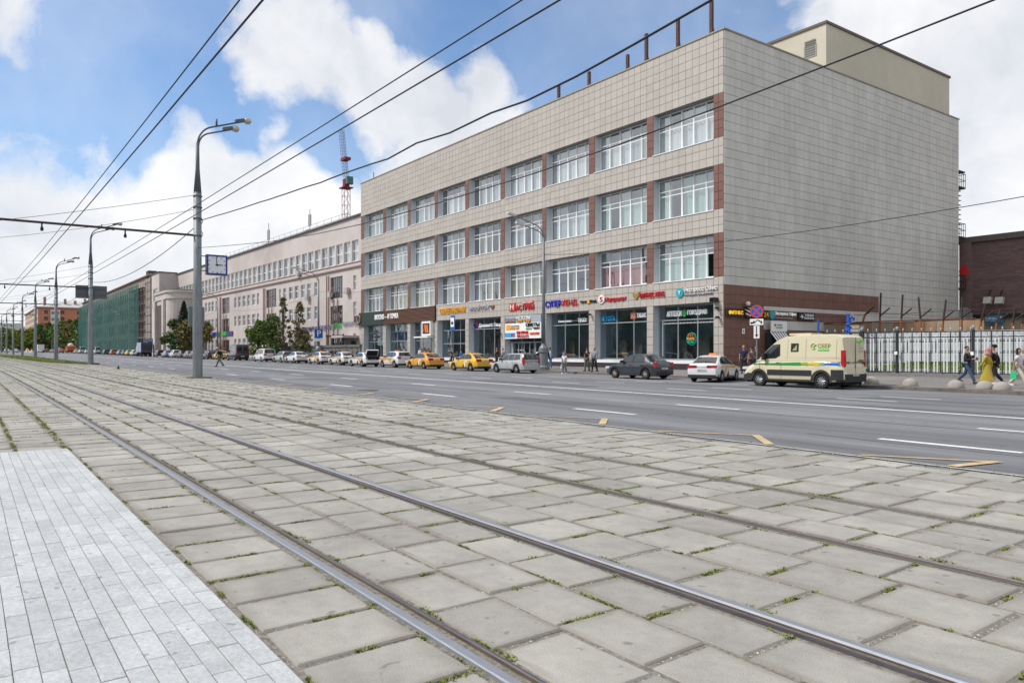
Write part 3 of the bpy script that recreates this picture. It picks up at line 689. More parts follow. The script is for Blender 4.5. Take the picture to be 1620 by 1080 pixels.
# shop fronts
random.seed(4)
M_dgreen = mat('bright_green_panel', (.16, .36, .05), .7)
for bi, (a, c) in enumerate(bays):
    e, f = Z(SH[0])+.02, Z(SH[1])-.02; fast = bi < 3
    if fast: e = Z(SH[0])+.0
    tr = Z(2.32) if not fast else Z(1.35)
    w = MB(); npn = 3
    sx = [a+.06+(c-a-.12)*j/npn for j in range(npn+1)]
    for j, s_ in enumerate(sx): FF.box(w, s_-.035, s_+.035, e, f, -REC-.03, -REC+.04+.001*j)
    zz_ = [e+.04, tr, f-.04]+([Z(2.45)] if fast else [])+([Z(.95)] if bi == 3 else [])
    for zz in zz_: FF.box(w, a+.02, c-.02, zz-.04, zz+.04, -REC-.025, -REC+.035)
    fw = w.obj('shop_window', M_alu, MBd)
    zc = sorted([e]+zz_[1:2]+([Z(2.45)] if fast else [])+([Z(.95)] if bi == 3 else [])+[f])
    if bi == 5:
        q = MB()
        FF.box(q, a+.02, a+.5, e-1.2, Z(.98), -REC-.02, -REC+.02); fw2 = q.obj('entrance_panel', M_reveal, MBd)
        n = 6; ee = Z(-1.25)
        dr = MB()
        ds = [a+.5+(c-a-.5)*j/n for j in range(n+1)]
        for s_ in ds: FF.box(dr, s_-.05, s_+.05, ee, Z(.98), -REC-.03, -REC+.03)
        FF.box(dr, a+.5, c, Z(.9), Z(1.0), -REC-.02, -REC+.025); dd = dr.obj('entrance_door', M_alu, MBd)
        for j in range(n): pane(FF, ds[j]+.05, ds[j+1]-.05, ee, Z(.9), -REC, M_glassD, dd)
        continue
    for j in range(npn):
        for g0, g1 in zip(zc, zc[1:]): pane(FF, sx[j]+.03, sx[j+1]-.03, g0+.03, g1-.03, -REC+random.uniform(-.003, .003), M_glassD, fw)
    if fast:
        q = MB(); FF.box(q, a+1.6, a+2.9, e, Z(2.2), -2.6, -2.5); q.obj('green_wall_panel', M_dgreen, MBd)
        q = MB(); FF.box(q, a+.2, c-.2, Z(2.5), f, -REC-.5, -REC-.45); q.obj('blind', mat('teal_blind', (.10, .20, .20), .8), MBd)
        if bi == 2:
            q = MB(); FF.box(q, sx[0]+.1, sx[1]-.05, e-.5, Z(2.4), -REC-.4, -REC-.3); q.obj('brown_panel', mat('dark_red_panel', (.09, .035, .03), .7), MBd)
    else:
        for j in range(3):      # shelves, counters, posters glimpsed inside
            if random.random() < .8:
                q = MB(); s_ = sx[j]+random.uniform(.2, .6); FF.box(q, s_, s_+random.uniform(.8, 1.3), e, e+random.uniform(.9, 2.2), -2.6, -2.0)
                q.obj('shelf', mat(random.choice(['sh1', 'sh2', 'sh3']), random.choice([(.16, .17, .17), (.07, .09, .11), (.12, .10, .08)]), .8), MBd)
    if bi == 8:
        q = MB()
        for i in range(26):
            for s_ in [sx[0]+.25]: FF.box(q, s_, s_+.10, e+.3+i*.105, e+.36+i*.105, -REC+.006, -REC+.02)
        for i in range(44): s_ = sx[0]+.3+i*.132; FF.box(q, s_, s_+.06, tr-.28, tr-.20, -REC+.006, -REC+.02)
        tag(q.obj('window_dots', M_white, MBd), kind='stuff')
# penthouse box on the roof
M_ph = mat('cream_plaster', (.60, .555, .455), .85, .06, .6, .1, 30, stain=.08)
ph = thing('rooftop_plant_room', 'cream windowless box with a dark roof edge standing on the roof of the tiled building', 'building', (0, 0, 0))
yph = 54.97; xph = -32.76; z0p, z1p = Z(ZT)-.3, Z(25.06)
b = MB(); prism(b, [(-56, yph), (xph, yph), (xph+.35, 75.5), (-56, 75.5)], z0p, z1p-.2); b.obj('wall', M_ph, ph)
b = MB(); prism(b, [(-56.1, yph-.1), (xph+.1, yph-.1), (xph+.45, 75.6), (-56.1, 75.6)], z1p-.2, z1p); b.obj('roof_edge', mat('brown_metal_edge', (.13, .10, .075), .6), ph)
PF = Fr(-56, yph, 1, 0)
xv = at(1272, yph)+56; xw = at(1292, yph)+56
v = MB(); PF.box(v, xv, xw, zat(1280, 92, yph), zat(1280, 73, yph), 0, .05, 0)
vent = v.obj('vent_grille', mat('vent_frame', (.42, .40, .36), .6), ph)
v = MB()
for i in range(7): zz = zat(1280, 92, yph)+.1+i*.19; PF.box(v, xv+.08, xw-.08, zz, zz+.12, .05, .075)
v.obj('louvre', M_soffit, vent)
PSd = Fr(xph, yph, .35, 75.5-yph)
v = MB(); yv = 70.0-yph; PSd.box(v, yv, yv+.6, Z(20.9), Z(21.5), 0, .05); v.obj('vent_grille', M_soffit, ph)
v = MB(); v.box(-33.9, -33.3, 62, 63.2, z1p, z1p+.35); tag(v.obj('roof_flue', mat('rust_red', (.22, .08, .05), .8)), 'small rust-red box on the edge of the cream plant room roof', 'flue')
# rusty stub posts on the parapet
M_stub = mat('rusted_steel', (.10, .055, .045), .85, .4, 6, .3)
for px, pt, pb_ in ((884, 135, 156), (932, 114, 136), (993, 87, 110), (1022.6, 54, 96), (1072.6, 30, 75), (1125.6, 3, 53)):
    X = at(px, D+.5); zb, zt_ = Z(ZT)-.2, zat(px, pt, D+.5)
    q = MB(); q.box(X-.11, X+.11, D+.39, D+.61, zb, zt_)
    o = tag(q.obj('roof_post', M_stub), {884: 'shortest rusty stub post, farthest left on the parapet', 932: 'second stub post from the left on the tiled parapet', 993: 'third stub post from the left, brown and short', 1022.6: 'fourth roof post from the left, first of the three tall ones', 1072.6: 'tall rusty roof post between two other tall ones', 1125.6: 'tallest rusty roof post, nearest the building corner'}[px], 'post', 'rusty posts along the roof edge')
    q = MB(); q.tube([(X+.1, D+.8, zb), (X+.05, D+.5, zb+(zt_-zb)*.5)], .05, 5); q.obj('brace', M_stub, o)
q = MB(); X = at(591, D+.4); q.tube([(X, D+.4, Z(ZT)), (X, D+.4, Z(ZT)+1.0)], .05, 5); q.box(X-.5, X, D+.35, D+.45, Z(ZT)+.02, Z(ZT)+.2)
tag(q.obj('roof_bracket', M_stub), 'thin dark bracket near the left end of the tiled building roof', 'bracket')
# fast-food fascia
fas = thing('fast_food_fascia', 'dark green and brown slatted fascia panel with white lettering over the left shops', 'sign', (0, 0, 0))
zf0, zf1 = Z(3.37), Z(4.98); sg_ = at(608, D)-X0; se = PS[3][0]+.35
q = MB(); FF.box(q, -.15, sg_, zf0, zf1, .02, .28); q.obj('green_panel', mat('dark_green_panel', (.022, .042, .035), .5), fas)
q = MB(); FF.box(q, sg_, se, zf0, zf1, .02, .14); q.obj('backing', mat('dark_brown_backing', (.03, .02, .015), .8), fas)
M_slat = mat('brown_wood_slat', (.16, .085, .055), .7, .15, 6, per=.1)
for i in range(12):
    zz = zf0+(zf1-zf0)*i/12; q = MB(); FF.box(q, sg_, se, zz+.02, zz+.10, .14, .24); q.obj('slat', M_slat, fas)
def sign_text(body, m, parent, px0, px1, py0, py1, d, Y=D, ext=.04, fr=FF, lean=0, **kw):
    a, c = at(px0, Y-d if False else D)-X0, at(px1, D)-X0; pm = (px0+px1)/2; za, zb = zat(pm, py1, D), zat(pm, py0, D)
    me = text_mesh(body, zb-za, c-a, ext, **kw); me.materials.append(m); o = mk('lettering', me, parent, fr.p((a+c)/2, (za+zb)/2, d)); o.rotation_euler = fr.rot(); return o
M_lw = mat('white_letter', (.85, .85, .85), .4); M_ll = mat('lit_white_letter', (.85, .87, .88), .4, emit=.12); M_lr = mat('red_letter', (.60, .02, .03), .4); M_lb = mat('blue_letter', (.03, .03, .50), .4)
M_ly = mat('yellow_letter', (.85, .42, .03), .4); M_lk = mat('black_letter', (.02, .02, .02), .5); M_lt = mat('teal_logo', (.02, .38, .42), .4)
M_lg = mat('green_letter', (.05, .50, .12), .4); M_lo = mat('orange_letter', (.85, .16, .02), .4); M_lc = mat('cyan_letter', (.02, .38, .75), .4); M_lgr = mat('grey_letter', (.42, .44, .50), .4)
sign_text('ВКУСНО — И ТОЧКА', M_ll, fas, 596.5, 633.5, 496.5, 504.5, .30, bold=.004)
def shop_sign(label, items, cat='sign'):
    t = thing('shop_sign', label, cat); 
    for it in items:
        if it[0] == 't': sign_text(it[1], it[2], t, *it[3:7], it[7] if len(it) > 7 else .10, bold=.004)
        elif it[0] == 'b':
            q = MB(); a, c = at(it[2], D)-X0, at(it[3], D)-X0; pm = (it[2]+it[3])/2; FF.box(q, a, c, zat(pm, it[5], D), zat(pm, it[4], D), *(it[6:8] if len(it) > 7 else (.045, .12))); q.obj('panel', it[1], t)
        elif it[0] == 'c':
            q = MB(); a, c = at(it[2], D)-X0, at(it[3], D)-X0; r = (c-a)/2; zc_ = zat((it[2]+it[3])/2, it[4], D); d_ = it[5] if len(it) > 5 else .13
            n = 20; vs = [FF.p((a+c)/2+r*math.cos(2*math.pi*i/n), zc_+r*math.sin(2*math.pi*i/n), dd) for dd in (d_-.09, d_) for i in range(n)]
            q.add(vs, [(i, (i+1) % n, (i+1) % n+n, i+n) for i in range(n)]+[tuple(range(n, 2*n))]); q.obj('round_logo', it[1], t)
        elif it[0] == 'p':
            q = MB(); vs = []; n = len(it[2])
            for dd in (it[4] if len(it) > 4 else .04, it[3] if len(it) > 3 else .12): vs += [FF.p(at(x, D)-X0, zat(x, y, D), dd) for x, y in it[2]]
            q.add(vs, [(i, (i+1) % n, (i+1) % n+n, i+n) for i in range(n)]+[tuple(range(n, 2*n))]); q.obj('emblem', it[1], t)
    return t
shop_sign('yellow channel letters on the tiles right of the brown slats', [('t', 'СВЕЖЕЕ ПИВО РАКИ', M_ly, 697.5, 737, 486.5, 495.5)])
shop_sign('grey-white letters ending in a small dark heart on the facade', [('t', 'МЯСНОЙ СТЕЙК', M_lgr, 744, 775, 482.8, 490.5), ('p', mat('dark_red_heart', (.18, .05, .05), .5), [(776, 484), (778.5, 483), (780.5, 484.5), (783, 482.5), (783.5, 485), (780, 490)])])
shop_sign('red letters with a square red logo and a small red strip above', [('b', M_lr, 807, 816.5, 479.5, 492), ('t', 'Н', M_lw, 809, 814.5, 481.5, 490, .13), ('t', 'АСТРУМ', M_lr, 817.5, 846, 481.8, 490.8), ('b', M_lr, 828, 845, 476.3, 480.2), ('t', 'МАГАЗИН', M_lw, 829, 844, 477.1, 479.5, .14)])
shop_sign('half blue, half red large bold shop name above the lamp post', [('t', 'СУПЕР', M_lb, 864.5, 889, 475.5, 486), ('t', 'ХЕНД.', M_lr, 890, 915.5, 473.8, 484.6)])
shop_sign('thin black lettering with a yellow middle, left of a round logo', [('t', 'Суши', M_lk, 919.5, 930, 475.3, 479.6), ('b', M_ly, 930.5, 934, 473.8, 480), ('t', 'Шеф', M_lk, 934.5, 944.5, 474.2, 479)])
shop_sign('white round logo with a red five beside red italic letters', [('c', M_lw, 948, 957.5, 473.5), ('t', '5', M_lr, 950.5, 955.5, 470, 477.5, .14), ('t', 'Напрокат', M_lr, 959, 992, 469, 478)])
shop_sign('red fitness club lettering with a dark gold shield emblem', [('p', mat('gold_shield', (.32, .20, .05), .4), [(1002, 463.5), (1007, 465), (1013, 461.5), (1012, 468), (1007.5, 474), (1003, 469.5)]), ('t', 'ФИТНЕС КЛУБ', M_lr, 1013.8, 1052.5, 461.8, 470.8)])
shop_sign('white lettering with a round teal logo near the building corner', [('c', M_lt, 1071, 1082.5, 463), ('t', 'Y', M_lw, 1074.5, 1079.5, 460, 466.5, .14), ('t', 'Экспресс Офис', M_lw, 1083.5, 1136, 453.2, 461.8), ('t', 'готовые решения', M_lgr, 1084, 1128, 464, 466.8)])
G_ = -REC+.06
shop_sign('white pharmacy lettering with a green cross inside the corner shop window', [('t', 'АПТЕКИ', M_ll, 1047, 1070, 491.5, 500, G_), ('t', 'ГОРЗДРАВ', M_ll, 1079.5, 1110, 489.2, 498.2, G_), ('b', M_lg, 1073.2, 1076.2, 489.5, 500, G_-.05, G_+.04), ('b', M_lg, 1070.6, 1078.8, 493.2, 496.6, G_-.05, G_+.05)])
shop_sign('round green, yellow and red neon text in the corner shop window', [('c', mat('ring_green', (.01, .30, .20), .4), 1077.5, 1093.5, 535.6, G_-.01), ('c', mat('disc_dark', (.02, .05, .05), .4), 1078.4, 1092.6, 535.6, G_), ('t', 'ТУТ', M_lo, 1081, 1090, 528.5, 532.5, G_+.03), ('t', 'VAPE', M_ly, 1079.5, 1091.5, 533.5, 538, G_+.03), ('t', 'ЕСТЬ', mat('bright_teal', (.02, .6, .4), .4), 1081, 1090, 539, 543, G_+.03)])
shop_sign('bright blue phone shop logo and letters at the top of the window', [('c', M_lc, 944, 949, 503.8, G_+.03), ('t', 'YOTA', M_lc, 950.5, 965.5, 499.5, 507.5, G_)])
shop_sign('orange box and white tobacco lettering beside the blue phone sign', [('b', M_lo, 990, 998, 493.8, 504, G_-.05, G_+.02), ('t', '1KS', M_lw, 991, 997.5, 496, 502, G_+.03), ('t', 'ТАБАК', M_ll, 999.5, 1014, 494.5, 501.8, G_)])
shop_sign('small white phone salon lettering at the top of a window', [('t', 'Салон связи', M_ll, 876, 896, 505.8, 509.3, G_), ('b', M_lw, 897, 906, 506.6, 507.2, G_-.05, G_-.03), ('t', 'TELE2', M_ll, 906.5, 920, 502.8, 508.6, G_)])
shop_sign('white pizza lettering with a tilted blue and red domino', [('p', M_lb, [(741, 513), (744.5, 511), (748, 516), (744.5, 518.5)], G_, G_-.04), ('p', M_lr, [(744.5, 511), (747, 508.5), (750, 512.5), (748, 516)], G_, G_-.04), ('t', "Домино'с Пицца", M_ll, 750.5, 789, 510.5, 517.5, G_)])
sb = shop_sign('white billboard crowded with small shop names above the glass entrance', [('b', mat('grey_board', (.36, .40, .45), .5), 799.5, 856, 498.5, 511, -.1, .02), ('b', M_lw, 799.5, 856, 510.5, 535.2, -.1, .03),
   ('t', 'ПЕЧАТИ', M_lgr, 800.5, 816, 503, 507, .06), ('t', 'ШТАМПЫ', M_lr, 800.5, 816, 508.5, 510.5, .06), ('t', 'ЧЕХЛЫ', M_lw, 817, 840, 500, 505.5, .06), ('t', 'Чик Чур', M_ly, 818, 840, 504.5, 510.2, .09),
   ('b', M_ly, 801.5, 807.5, 514, 521.8, .03, .07), ('t', 'МАСТЕР', M_lgr, 808.5, 822, 514.5, 516.8, .06), ('t', 'КЛЮЧИК', M_ly, 808.5, 822, 518, 521, .06), ('t', 'ЦВЕТЫ', M_lk, 833, 854, 510.6, 517, .07), ('t', 'фрук', M_lg, 833, 842, 518.3, 521, .06), ('t', 'ЧЕМ', M_lk, 844, 854, 517.4, 520.4, .06),
   ('b', M_lc, 800, 815.5, 526.5, 533, .03, .07), ('b', M_lr, 809, 814, 527.5, 531.5, .07, .09), ('t', 'ШАУРМА', M_lr, 818.5, 837, 523.5, 528, .07), ('t', '503235', M_lr, 818.5, 837, 529.5, 533.6, .07), ('t', 'МАСТЕР', M_lo, 839.5, 854, 525.3, 529, .07)])
# fast-food projecting logo box
lx = at(679, D); lb = thing('logo_sign_box', 'white framed dark box with an orange slanted logo above the restaurant door', 'sign')
zl0, zl1 = zat(679, 531, D), zat(679, 508.5, D); a_, c_ = at(672.5, D)-X0, at(686.5, D)-X0
q = MB(); FF.box(q, a_, c_, zl0, zl1, .05, .45); q.obj('box_frame', M_lw, lb)
q = MB(); FF.box(q, a_+.22, c_-.2, zl0+.2, zl1-.2, .45, .47); q.obj('box_face', mat('box_dark_green', (.02, .05, .035), .4), lb)
q = MB()
for i in (0, 1):
    o_ = a_+.62+i*.42; z_, y_ = zl0+.35, zl1-.38
    vs = [FF.p(o_, y_, .475), FF.p(o_+.34, y_, .475), FF.p(o_+.62, z_, .475), FF.p(o_+.28, z_, .475)]
    vs2 = [(x, y-.02, z) for x, y, z in vs]; q.add(vs+vs2, [(4, 5, 6, 7), (0, 1, 5, 4), (1, 2, 6, 5), (2, 3, 7, 6), (3, 0, 4, 7)])
q.obj('logo_stripes', M_lo, lb)
q = MB(); q.lathe([(.01, 0), (.17, 0), (.17, -.03), (.01, -.03)], FF.p(a_+.5, zl0+.6, .475), 12, axis='y'); q.obj('logo_dot', M_lr, lb)
q = MB(); FF.box(q, at(664, D)-X0, at(686, D)-X0, zat(675, 534.2, D), zat(675, 532.2, D), .0, .8); tag(q.obj('door_canopy', M_lw), 'thin white canopy slab under the orange logo box', 'canopy')
# wall lamps / loudspeaker / cameras by the corner
q = MB(); a_ = at(1129.5, D)-X0; FF.box(q, a_, a_+.42, zat(1132, 478, D), zat(1132, 471, D), .05, .5); sp = q.obj('wall_floodlight', M_lk); tag(sp, 'black square floodlight on the tiles beside the building corner', 'lamp')
q = MB(); FF.box(q, a_+.07, a_+.35, zat(1132, 477, D), zat(1132, 472, D), .5, .52); q.obj('lamp_glass', M_glassD, sp)
for px, py, lab in ((1138, 488.5, 'upper small camera on the pale corner pier'), (1139, 503, 'lower small camera on the pale corner pier'), (936.5, 498.5, 'small dark lamp on the pier left of the phone shop'), (781+12, 527, 'slim dark lantern on the pier by the pizza window')):
    X = at(px, D); z_ = zat(px, py, D); q = MB(); q.tube([(X, D-.03, z_), (X, D-.2, z_+.03)], .03, 6); q.box(X-.09, X+.09, D-.42, D-.15, z_-.02, z_+.12); tag(q.obj('wall_camera', M_lk), lab, 'camera')
# ---- signs on the side wall
def side_sign(label, items, cat='sign', name='shop_sign'):
    t = thing(name, label, cat)
    for it in items:
        px0, px1, py0, py1 = it[2:6] if it[0] == 'b' else it[3:7]; a, c = sS(px0), sS(px1); pm = (px0+px1)/2; z0, z1 = zS(pm, py1), zS(pm, py0)
        if it[0] == 'b':
            q = MB(); SF.box(q, a, c, z0, z1, it[6], it[7]); q.obj('panel', it[1], t)
        elif it[0] == 't':
            me = text_mesh(it[1], z1-z0, c-a, .02, bold=.004); me.materials.append(it[2]); o = mk('lettering', me, t, SF.p((a+c)/2, (z0+z1)/2, it[7])); o.rotation_euler = SF.rot()
        elif it[0] == 'c':
            q = MB(); n = 18; r = (z1-z0)/2; vs = [SF.p((a+c)/2+r*math.cos(2*math.pi*i/n), (z0+z1)/2+r*math.sin(2*math.pi*i/n), dd) for dd in (it[7]-.08, it[7]) for i in range(n)]
            q.add(vs, [(i, (i+1) % n, (i+1) % n+n, i+n) for i in range(n)]+[tuple(range(n, 2*n))]); q.obj('round_logo', it[2], t)
    return t
side_sign('black box with yellow fitness lettering at the corner of the brown wall', [('b', M_lk, 1146.5, 1172.5, 488.5, 500.5, .05, .22), ('t', 'ФИТНЕС', mat('lit_yellow', (.9, .5, .03), .4, emit=.45), 1148.5, 1171, 491.3, 497.6, .25)])
side_sign('black box with gold letters half hidden by the no-stopping sign', [('b', M_lk, 1181, 1212.5, 490.5, 503.5, .05, .2), ('t', 'КЛУБ 24', M_ly, 1182, 1211.5, 493, 501, .23)])
side_sign('white office lettering with a teal round logo on the brown side wall', [('c', 0, M_lt, 1214.5, 1223.5, 492, 504.5, .16), ('t', 'Экспресс Офис', M_ll, 1223.5, 1257.5, 493.8, 500, .14), ('t', 'готовые решения', M_lgr, 1223.5, 1252, 502.4, 504.6, .12)])
side_sign('black box sign with white tobacco lettering on the brown side wall', [('b', M_lk, 1260, 1285.5, 495, 506.8, .05, .2), ('t', 'ТАБАК', M_lw, 1268.5, 1283.5, 497, 501, .22), ('t', 'КАЛЬЯНЫ', M_lw, 1268.5, 1283.5, 502, 505.2, .22), ('t', '+', M_lw, 1262, 1267.5, 498, 504, .22)])
side_sign('white poster board with a small red emblem above the striped awning', [('b', M_lw, 1209.5, 1234.5, 507.5, 524.5, .5, .56), ('b', M_lk, 1209, 1235.5, 506.6, 507.5, .45, .6), ('b', M_lr, 1214.5, 1217, 512.5, 516.5, .56, .58), ('t', 'СТОЛОВАЯ', M_lgr, 1218, 1226, 513, 515.4, .6), ('t', 'ОБЕДЫ', M_lg, 1217, 1227, 517.5, 519.6, .6)], 'poster', 'poster_board')
side_sign('tiny white plate with a dark figure on the brown side wall', [('b', M_lw, 1173.2, 1177.2, 519.7, 527.8, .04, .06), ('b', M_lk, 1174.6, 1175.8, 522, 525.5, .06, .065)], 'notice', 'wall_notice')
side_sign('small white and blue plate beside the blue post', [('b', M_lw, 1333, 1341, 499, 510.5, .6, .64), ('t', 'P24', M_lb, 1334, 1340, 501, 508, .66)], 'plate', 'wall_plate')
# barber pole
bp = thing('barber_pole', 'black and white spiral barber pole with a round white lamp on top', 'barber pole'); s_ = sS(1177.5); zb, zt_ = zS(1177.5, 501.5), zS(1177.5, 486.5)
pc = SF.p(s_, 0, .32)
q = MB(); q.lathe([(.12, zb-.12), (.24, zb-.05), (.24, zb+.03)], pc, 12); q.lathe([(.24, zt_-.03), (.24, zt_+.05), (.14, zt_+.1)], pc, 12); q.tube([SF.p(s_, (zb+zt_)/2, .0), SF.p(s_, (zb+zt_)/2, .25)], .03, 6); q.obj('bracket', M_lk, bp)
q = MB(); n = 14; mrow = 20; vs = [(pc[0]+.2*math.cos(2*math.pi*j/n), pc[1]+.2*math.sin(2*math.pi*j/n), zb+(zt_-zb)*i/mrow) for i in range(mrow+1) for j in range(n)]
for i in range(mrow):
    for j in range(n): q.f.append((i*n+j, i*n+(j+1) % n, (i+1)*n+(j+1) % n, (i+1)*n+j)); q.m.append(1 if ((j+i*.9) % 7) < 2.4 else 0)
q.v = vs; q.obj('spiral_cylinder', [M_lk, M_lw], bp)
q = MB(); q.lathe([(.01, zt_+.08), (.12, zt_+.12), (.17, zt_+.22), (.17, zt_+.30), (.1, zt_+.4), (.01, zt_+.42)], pc, 12); q.obj('globe_lamp', mat('warm_white_globe', (.75, .72, .6), .3), bp)
# striped awning over the side door
aw = thing('striped_awning', 'black and white striped sloping awning behind the yellow van', 'awning')
a_, c_ = sS(1209), sS(1234); zt_, zb = zS(1220, 524.8), zS(1220, 524.8)-1.15
N_ = 12
for i in range(N_):
    s0_, s1_ = a_+(c_-a_)*i/N_, a_+(c_-a_)*(i+1)/N_; q = MB()
    P = SF.p; q.add([P(s0_, zt_, .5), P(s1_, zt_, .5), P(s1_, zb, 1.5), P(s0_, zb, 1.5), P(s0_, zt_-.03, .5), P(s1_, zt_-.03, .5), P(s1_, zb-.03, 1.5), P(s0_, zb-.03, 1.5)], [(0, 1, 2, 3), (7, 6, 5, 4), (3, 2, 6, 7), (0, 3, 7, 4), (1, 5, 6, 2)])
    q.obj('stripe', M_lk if i % 2 else M_lw, aw)
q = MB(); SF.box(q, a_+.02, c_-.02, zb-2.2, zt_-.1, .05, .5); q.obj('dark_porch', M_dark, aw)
# fire escape at the back of the side wall
M_iron = mat('dark_iron', (.045, .03, .03), .7, .3, 8)
fe = thing('fire_escape', 'dark iron fire escape platforms with railings at the rear edge of the tiled side wall', 'fire escape')
xe0, xe1 = XB-1.6, XB-.05
def rail_box(b, x0, x1, y0, y1, z, h):
    for zz in (z+h, z+h*.5): b.tube([(x0, y1, zz), (x1, y1, zz)], .03, 5); b.tube([(x1, y0, zz), (x1, y1, zz)], .03, 5)
    for i in range(5): yy = y0+(y1-y0)*i/4; b.tube([(x1, yy, z), (x1, yy, z+h)], .025, 5)
    for i in range(3): xx = x0+(x1-x0)*i/2; b.tube([(xx, y1, z), (xx, y1, z+h)], .025, 5)
for (py, hp) in ((294, 20), (373, 19), (455, 20)):
    z_ = zat(1527, py, YB+.8); q = MB(); q.box(xe0, xe1, YB+.02, YB+1.7, z_-.15, z_); q.obj('platform', M_iron, fe)
    q = MB(); rail_box(q, xe0, xe1, YB+.05, YB+1.65, z_, 1.25); q.obj('railing', M_iron, fe)
z_ = zat(1527, 269, YB+.8); q = MB(); q.box(xe0, xe1, YB+.02, YB+1.6, z_-.12, z_); q.obj('canopy', M_iron, fe)
q = MB()
for i in range(11): zz = zat(1525, 300+i*7.5, YB+.3); q.box(xe0+.1, xe1, YB+.05, YB+.75, zz-.05, zz)
q.obj('ladder', M_iron, fe)
q = MB(); n = 4; pc = (XB+.12, YB+.9, zat(1529, 427, YB+.8)); q.add([(pc[0]-.40, pc[1], pc[2]-.45), (pc[0]+.40, pc[1], pc[2]-.45), (pc[0]+.45, pc[1], pc[2]+.0), (pc[0], pc[1], pc[2]+.6), (pc[0]-.45, pc[1], pc[2]+.0), (pc[0], pc[1]+.06, pc[2])], [(0, 1, 2, 3, 4), (0, 5, 1), (1, 5, 2), (2, 5, 3), (3, 5, 4), (4, 5, 0)])
tag(q.obj('warning_sign', M_lr), 'red drop-shaped sign on the rear fire escape', 'sign')
# ------------------------------------------------------------------ the long pink building
def rs(fr, px):                   # where the sight line of a column meets a facade
    t = (px-810)/F; dx, dy = -SA+CA*t, CA+SA*t; o, u = fr.o, fr.u
    det = u.x*(-dy)+u.y*dx; return (-o.x*(-dy)-o.y*dx)/det
M_pink = mat('pink_plaster', (.53, .475, .45), .85, .07, .5, .15, 20, stain=.16)
M_pinkd = mat('dusty_pink_trim', (.30, .20, .18), .8, .1, 2)
M_oldfr = mat('old_brown_frame', (.22, .15, .13), .8, .2, 5)
PX0 = -186.7; PF2 = Fr(PX0, 42.3+.025*(PX0+90.77), 1, .025); PL = (X0-.02-PX0)/PF2.u.x
pk = thing('long_pink_building', 'long pink plaster building with a strip of white upper windows', 'building')
hol = []; wins = []; stairs = []
zU = (Z(11.75), Z(14.45)); s = PL-1.4
while s > 2: hol.append((s-2.0, s, *zU)); wins.append((s-2.0, s, *zU, 'u')); s -= 2.49
cl = [(558.9, 563.4), (497.3, 501.9), (485.7, 492), (476, 482.4), (466, 472), (457, 463), (448, 452.6), (441.6, 444.4), (406.6, 409.8), (398.8, 404), (391, 396), (383.8, 388.6), (376.7, 381), (370.6, 374), (341, 343.3), (334.5, 338), (329.5, 333), (324.5, 327.5), (317, 320), (311.5, 314.5)]
for a, c in cl:
    sa, sc_ = rs(PF2, a), rs(PF2, c)
    for zz in ((8.05, 9.95), (4.75, 6.55), (.3, 2.5)):
        hol.append((sa, sc_, Z(zz[0]), Z(zz[1]))); wins.append((sa, sc_, Z(zz[0]), Z(zz[1]), 'l'))
for a, c in ((523, 542), (421.5, 437), (351.7, 362.8)):
    sa, sc_ = rs(PF2, a), rs(PF2, c)
    for zz in ((7.3, 10.2), (3.8, 6.3), (-.6, 2.4)): hol.append((sa, sc_, Z(zz[0]), Z(zz[1]))); stairs.append((sa, sc_, Z(zz[0]), Z(zz[1])))
b = MB(); wall_holes(b, PF2, 0, PL, -1, Z(17.4), hol, .28)
P = PF2.p; b.quad(P(0, Z(17.4), 0), P(PL, Z(17.4), 0), P(PL, Z(17.4), -14), P(0, Z(17.4), -14)); PF2.quad(b, 0, PL, -1, Z(17.4), -14)
b.quad(P(0, -1, 0), P(0, Z(17.4), 0), P(0, Z(17.4), -14), P(0, -1, -14)); b.obj('wall', M_pink, pk)
b = MB(); PF2.box(b, -.2, PL, Z(17.4), Z(17.62), -1, .25); b.obj('roof_edge', mat('dark_roof_edge', (.10, .085, .085), .6), pk)
b = MB(); PF2.box(b, 0, PL, Z(10.95), Z(11.12), 0, .22); PF2.box(b, 0, PL, Z(11.6), Z(11.68), 0, .1); b.obj('cornice', M_pinkd, pk)
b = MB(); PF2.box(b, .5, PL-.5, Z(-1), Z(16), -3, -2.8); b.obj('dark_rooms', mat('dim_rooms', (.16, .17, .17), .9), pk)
random.seed(9)
M_pgl = glassmat('pink_building_glass', (.88, .92, .93), .22)
for (a, c, e, f, kd) in wins:
    w = MB(); d0, d1 = -.22, -.14; fw = .07
    for s_ in (a+fw/2, (a+c)/2, c-fw/2): PF2.box(w, s_-fw/2, s_+fw/2, e, f, d0, d1)
    for z_ in (e+.05, f-.05, e+(f-e)*(.5 if kd == 'u' else .62)): PF2.box(w, a, c, z_-.05, z_+.05, d0+.002, d1+.004)
    o = w.obj('window', M_white, pk); q = MB(); PF2.quad(q, a, c, e, f, -.18); q.obj('pane', M_pgl, o)
    if random.random() < (.97 if kd == 'u' else .7):
        q = MB(); PF2.box(q, a+.05, c-.05, e if random.random() < .7 else e+(f-e)*.4, f-.05, -.5, -.45); q.obj('blind', mat('pale_blind', (.72, .74, .73), .9) if random.random() < .7 else curt['grey'], o)
for (a, c, e, f) in stairs:
    w = MB()
    for i in range(7): s_ = a+(c-a)*i/6; PF2.box(w, s_-.06, s_+.06, e, f, -.2, -.12)
    for i in range(3): z_ = e+(f-e)*i/2; PF2.box(w, a, c, z_-.06, z_+.06, -.19, -.11)
    o = w.obj('stair_window', M_oldfr, pk); q = MB(); PF2.quad(q, a, c, e, f, -.17); q.obj('pane', M_pgl, o)
